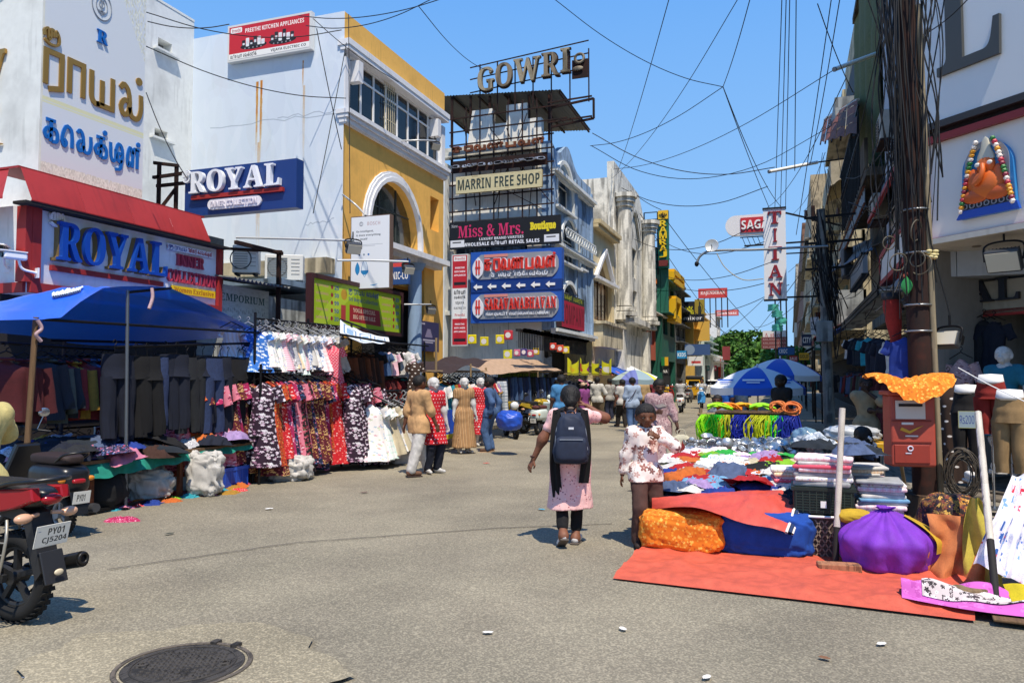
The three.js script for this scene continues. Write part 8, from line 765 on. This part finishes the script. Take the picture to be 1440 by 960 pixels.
function rider(s,lab,c,rot,legs){person(lab,s.position.clone().addScaledVector(V3(Math.sin(rot),0,Math.cos(rot)),.18).setY(.16),rot,{h:1.66,hip:.4,cell:.022,hcell:.013,face:0,top:[c,.34,1.2,.02],legs:[legs,.05,.014],shoe:[0x2c2420],fr:[-.08,.14,.26],fl:[.08,.14,.26],wr:[-.17,.56,.38],wl:[.17,.56,.38]});}
{const a=scooter('white scooter ridden away down the road',atY(957,580,.01),CAMR+PI-.3,0xe0e2e2,['PY01']),b=scooter('blue-fronted scooter riding towards the camera far down the road',atY(988,573.5,.01),CAMR-.3,0x3f86c0,['PY01']);rider(a,'scooter rider in black and white striped shirt seen from behind',stripM(),CAMR+PI-.3,0x2c2c30);rider(b,'rider in white shirt on the oncoming blue scooter',0xe6e4e0,CAMR-.3,0x2c2c30);for(const[x,y,l,c]of[[1003,565,'distant white scooter beside the far left kerb',0xdcdcdc],[934,572,'distant yellow scooter parked at the left kerb',0xd8a81c],[968,566,'distant grey scooter in traffic',0x7a7c80],[941,566,'distant red scooter at the left kerb',0x9a2c28],[925,578,'distant dark scooter parked by the white canopy',0x2c2e32]])scooter(l,atY(x,y,.01),CAMR+PI-.4,c,['PY']);}
function stripM(){return Mm(0xffffff,.9,stripT(['#1c1c20','#e6e6e6'],[16,16],1),5);}
{const t=thing('auto_rickshaw','yellow and black auto-rickshaw far down the road','auto-rickshaw',atY(978,561,.01),CAMR+PI-.3),prof=[[-1.2,.35],[1.2,.35],[1.35,.7],[1.0,1.2],[.75,1.75],[-1.1,1.78],[-1.25,1.1]];part('body',ext(prof,1.2,.04).rotateY(-PI / 2).translate(.6,0,0),flat(0xd8a41c,.4),t);part('hood',rbox(1.26,.3,2.0,.1,0,1.72,-.2),flat(0x22242a,.6),t);part('rear_window',box(.8,.35,.03,0,1.3,-1.28),glassDark,t);for(const[x,z]of[[-.5,-.8],[.5,-.8],[0,1.1]])part('wheel',torus(.17,.06,18,8).rotateY(PI / 2).translate(x,.23,z),rubber,t);part('tail_lamp',[box(.1,.1,.04,-.5,.8,-1.28)],flat(0xa01c1c),t);part('tail_lamp',box(.1,.1,.04,.5,.8,-1.28),flat(0xa01c1c),t);
for(const[x,y,l,c]of[[1000,558,'distant white van in the traffic at the road end',0xdfe0e0],[962,560,'distant silver car in the traffic',0xa8acb0]]){const v=thing('car',l,'car',atY(x,y,.01),CAMR+PI-.3);part('body',ext([[-2,.35],[2,.35],[2.1,.75],[1.2,.95],[.7,1.5],[-1.6,1.55],[-2.05,.95]],1.6,.06).rotateY(-PI / 2).translate(.8,0,0),M(c,.3),v);part('rear_window',rbox(1.3,.45,.05,.02,0,1.22,-1.92),glassDark,v);for(const s of[-1,1]){part('tail_lamp',box(.16,.3,.05,s*.66,.85,-2.12),flat(0xa01c1c,.3),v);for(const z of[-1.3,1.3])part('wheel',torus(.24,.09,18,8).rotateY(PI / 2).translate(s*.75,.32,z),rubber,v);}}}
for(const[x,y,c,l,h]of[[905,590,0xc8a878,'distant pedestrian in tan by the far umbrella',1.65],[918,575,0x8a2c3c,'distant woman in red by the left kerb',1.55],[1015,566,0x6a5a8a,'distant person in violet by the right stalls',1.6],[866,585,0xc83c5a,'distant woman in crimson by the hanging orange cloth',1.55],[1030,560,0x40485a,'distant man in dark clothes past the rope stand',1.66]])person(l,atY(x,y,.02),CAMR+(x % 2?PI:0)+(x % 5)*.3,{h,cell:.03,hcell:.018,fcell:.012,face:0,top:[c,x % 3?.45:.1,1,.02],legs:[0x2c2a2c,.05,.014],shoe:[0x2c2420],fl:[.05,.05,.1],fr:[-.05,.05,-.08]});
const MQ=(l,p,r,o)=>person(l,p,r,{name:'mannequin',skin:0xe4e2de,h:1.66,cell:.018,hcell:.011,face:0,hair:'none',...o});
MQ('white mannequin in tan striped long dress in front of the mixed tops',G0(652,636),CAMR+.5,{top:[PT['tan striped'],.07,.4,.016],topName:'dress',flare:.05,hair:'none'});MQ('white mannequin in red dress with yellow band left of the denim man',G0(675,626),CAMR+.6,{top:[PT['red with white dots'],.16,.5,.014],topName:'dress'});MQ('white mannequin in red polka-dot long dress behind the walking man',G0(608,664),CAMR+.7,{top:[PT['red with white dots'],.3,.55,.016],topName:'dress',legs:[0x1c2234,.06,.012]});MQ('white mannequin in teal dress inside the corner shop',atD(1416,600,10.6).setY(.35),CT+.2,{h:1.75,top:[0x1f7a94,.3,.6,.014],topName:'dress',wl:[.2,.56,.14]});
for(const[x,y0,y1,d,c,l]of[[1396,534,610,8.9,0xa83028,'white half mannequin wearing a red skirt by the right edge'],[1424,556,665,8.3,0xa8885c,'white half mannequin wearing tan trousers at the right edge'],[1362,548,640,9.6,0x1c1a1c,'white half mannequin wearing black in the corner shop']]){const a=atD(x,y1,d),b=atD(x,y0,d),h=b.y-a.y,t=thing('display_form',l,'display form',a,-.4);part('garment',[tubeCloth(h*.35,(v)=>.13+.05*v,(v)=>.11+.02*v,.1,x,1,{drop:0,nu:28}).translate(0,h,0),...[-1,1].map((s)=>tubeCloth(h*.68,(v)=>.1-.03*v,(v)=>.1-.03*v,.15,x+s,1,{drop:0,nu:20}).translate(s*.085,h*.68,0))],cloth(c),t);part('waist',lathe([[0,.07],[.12,.06],[.135,-.02],[.12,-.05],[0,-.05]],20).translate(0,h,0),white,t);part('stand',[cyl(.14,.14,.02,0,-a.y+.16,0),rod([0,-a.y+.17,0],[0,.1,0],.015)],chrome,t);}
for(const[x,y,l]of[[1366,668,'left white sneaker on the shop step'],[1404,655,'right white sneaker on the shop step']]){const t=thing('sneaker',l,'shoe',atD(x,y+8,9),CT+.9);part('upper',pillow(.1,.11,.28,.7,3,.02,24),white,t);part('sole',rbox(.11,.03,.3,.012,0,.0,0),flat(0xd8d4cc),t);}
{const P=(x,y,d)=>atD(x,y,d),W=(i,pts,r)=>single('overhead_cable',['thin dark overhead cable','sagging black overhead cable','slack service wire'][i % 3]+' crossing the sky over the street','cable',tube(pts,r,24,4),cable,'overhead cables');
const L=[[205,17,14,480,42,17,.3],[205,65,14,486,138,17,.25],[207,30,14,322,34,15,.1],[430,36,17,612,-4,14,.25],[420,22,17,640,-8,13,.2],[440,26,17,560,115,19,.1],[588,8,15,694,100,26,.3],[205,130,12,262,250,12,.1],[445,40,16,480,210,16,.05],[487,60,16,440,300,15,.05],[490,20,17,492,300,16,.02],[775,-5,18,1017,122,22,.4],[1056,-5,16,1017,122,22,.1],[942,-5,18,868,243,38,.2],[1040,-5,20,862,250,38,.5],[830,205,32,1017,122,22,.4],[862,238,38,1175,97,20,.6],[833,187,30,1090,235,28,.8],[832,205,30,1168,178,22,1.4],[1017,122,22,1082,292,34,.1],[1017,122,22,1100,293,34,.4],[1190,110,18,1078,293,34,.5],[1100,-5,20,1090,293,34,.02],[1106,-5,20,1098,293,34,.02],[1111,-5,20,1105,293,34,.02],[1120,-5,19,1118,240,24,.02],[1170,-5,16,1120,330,26,.1],[1182,-5,15,1140,230,22,.1],[1150,5,16,1200,130,18,.1],[862,246,40,930,295,46,.2],[870,262,40,1080,262,30,.9],[920,330,48,1075,340,30,.8],[900,300,44,1020,470,70,.3],[930,300,46,1070,470,60,.3],[925,385,52,1095,365,30,.6],[940,400,55,1100,392,32,.5],[960,440,60,1110,400,34,.6],[1000,480,80,1100,395,34,.3],[1060,460,60,1150,400,24,.4],[880,330,44,1075,310,30,1.0],[1030,500,80,1130,380,28,.3],[950,420,55,1060,490,80,.2],[1240,60,11,1380,-20,8,.2],[1290,200,10,1330,-10,9,.1],[1290,120,10,1190,250,20,.4],[1285,160,10,1170,330,22,.5],[1280,220,10,1175,390,22,.5],[1285,260,10,1168,420,21,.5],[1250,-10,11,1180,300,20,.2],[1270,300,10,1190,420,18,.3]];
L.forEach(([a,b,c,d,e,f,s],i)=>{const p=P(a,b,c),q=P(d,e,f);W(i,[p,p.clone().lerp(q,.25).add(V3(0,-s*.75,0)),p.clone().lerp(q,.5).add(V3(0,-s,0)),p.clone().lerp(q,.75).add(V3(0,-s*.75,0)),q],.004+.00042*Math.min(c,f));});
rnd=rng(301);const g=[];for(let i=0;i<46;i++){const x=rr(1150,1290),y=rr(180,430),d=lerp(26,10,(x-1150) / 140),p=P(x,y,d),q=P(x+rr(-70,60),y+rr(30,160),d*rr(.8,1.3));q.x=Math.min(q.x,2);g.push(tube([p,p.clone().lerp(q,.5).add(V3(0,-rr(.1,.6),0)),q],rr(.006,.012),10,4));}single('cable_web','tangled web of black cables strung along the right-hand fronts','cables',g,cable).userData.kind='stuff';}
rnd=rng(311);[[686,889,'crumpled white paper scrap in the near road',0xe6e4dc],[378,715,'flat white paper on the road near the stall',0xe8e6e0],[242,895,'pale green leaf beside the manhole',0xa8b45c],[994,952,'white paper scrap at the bottom edge',0xe6e2da],[684,651,'small red scrap on the far road',0xc8403a],[512,692,'dark scrap on the road by the white sack',0x5a3a34],[238,750,'dark string with a white tag on the road',0x2c3428],[1095,816,'white wrapper on the orange tarpaulin',0xe8dcd8],[98,942,'orange peel by the left picture bottom',0xd8a45c],[40,952,'small grey-blue scrap at the left bottom',0x6d7684],[367,928,'white leaf on the manhole edge',0xdad8c0],[1240,905,'small white scrap on the worn road patch',0xdcd8d0],[762,716,'turquoise scrap between the boy and the woman',0x2f9ab8],[876,884,'torn white wrapper before the orange tarpaulin',0xe0dcd4],[1160,925,'brown leaf on the worn road patch',0x7a5438]].forEach(([x,y,l,c],i)=>{const p=atY(x,y,.016),s=.022+.004*p.length();single(/leaf/.test(l)?'fallen_leaf':'litter',l, /leaf/.test(l)?'leaf':'litter',grid(8,6,(u,v)=>[(u-.5)*s*1.6*(1+.4*nz(v*3,i,1)),.004+.006*nz(u*3,v*3,i),(v-.5)*s*(1-Math.pow(u*2-1,2)*.6)]),flat(c,.7),null,p.toArray(),rnd()*6);});
{const rodL=(l,pts,lamp,ry,w)=>{const t=thing('lamp_arm',l,'lamp arm',[0,0,0]);const g=tube(pts,.022,20,6),b=pts[0];g.translate(-b.x,-b.y,-b.z);t.position.copy(b);part('arm',g,M(0xc8cac8,.4,{metalness:.3}),t);if(lamp)flood('flood_light',lamp,pts[pts.length-1].clone().add(V3(.02,-.16,.03)),ry,w,.6);};
rodL('long white lamp arm reaching across the pale blue wall',[atD(332,334,15.6),atD(420,336,15.4),atD(497,338,15.2)],'black floodlight at the end of the long white arm beside the drop sign',.9,.3);rodL('second white lamp arm over the green banner',[atD(474,366,14.6),atD(520,366,14.9),atD(574,368,15.2)],'small grey floodlight over the far end of the green banner',.9,.22);rodL('black stay rod slanting to the top of the drop sign',[atX(481,273,-9.55),atX(500,288,-9.3),atZ(514,303,-14.95)],null);rodL('white lamp arm in front of the strip windows',[atX(560,198,-9.5),atX(590,197,-9),atX(612,198,-8.9)],'pale floodlight by the far end of the strip windows',.9,.26);rodL('thin lamp arm beside the yellow pier',[atX(568,428,-9.3),atX(590,428,-9),atX(606,428,-8.9)],'yellowish floodlight on the yellow pier',.8,.24);
}
rnd=rng(401);
[[-29,1.1,3.0,0x2f5aa8,'faded blue'],[-33,.9,3.2,0x7a2a24,'dull red'],[-38,1.0,2.9,0xd0ccc0,'off-white'],[-44,.8,3.1,0x2c4438,'dark green'],[-51,.9,3.3,0x8a8c90,'grey'],[-60,.8,3.2,0xb07a3c,'ochre'],[-72,.7,3.4,0x35507a,'slate blue']].forEach(([z,x,y,c,n])=>{const t=wthing('shop_awning',n+' cloth awning over a shop far along the right side','awning',[x,y,z],'awnings along the right');part('sheet',grid(16,6,(u,v)=>[lerp(x,2.6,v),y+.9*v-.06*Math.sin(u*PI*4)*(1-v)+.05*nz(u*4,v*4,z),z+(u-.5)*3.4]),cloth(c),t);part('valance',grid(20,1,(u,v)=>[x-.01,y-.22*v-.03*Math.sin(u*40)*v,z+(u-.5)*3.4]),cloth(c),t);for(const s of[-1,1])part('pole',rod([x,0,z+s*1.65],[x,y,z+s*1.65],.025),iron,t);});
[[1128,470,1142,486,-38,'#1c2c4a','CITY','navy'],[1140,446,1152,470,-30,'#d8d4cc','SILKS','pale'],[1110,500,1122,508,-56,'#b82c2c','SALE','red'],[1124,496,1138,506,-42,'#e0b020','GOLD','yellow'],[1146,480,1158,492,-27,'#1f5a3c','Textiles','green']].forEach(([a,b,c,d,Z,bg,tx,n])=>hoard(Z,[a,b],[c,d],n+' board jutting from the dense right-hand shop row',bg,tx, /pale|yellow/.test(n)?'#2a2420':'#f0ece4'));
for(const[z,y,l]of[[-14.2,5.2,'lower'],[-16.4,6.2,'middle'],[-18.2,5.0,'far']]){const t=thing('air_conditioner',l+' grimy air conditioner on the pale grey building behind the pole','air conditioner',[1.86,y,z],-PI / 2);part('case',rbox(.8,.56,.3,.02,0,.3,0),grimy(0xb4b4ae),t);part('fan',torus(.2,.014,22,5).translate(-.14,.3,.155),iron,t);for(let i=0;i<8;i++)part('grille_slat',box(.46,.012,.02,-.14,.1+i*.055,.155),flat(0x8a8c8a),t);part('bracket',box(.84,.04,.34,0,0,0),darkRust,t);}
renderer.render(scene,camera);
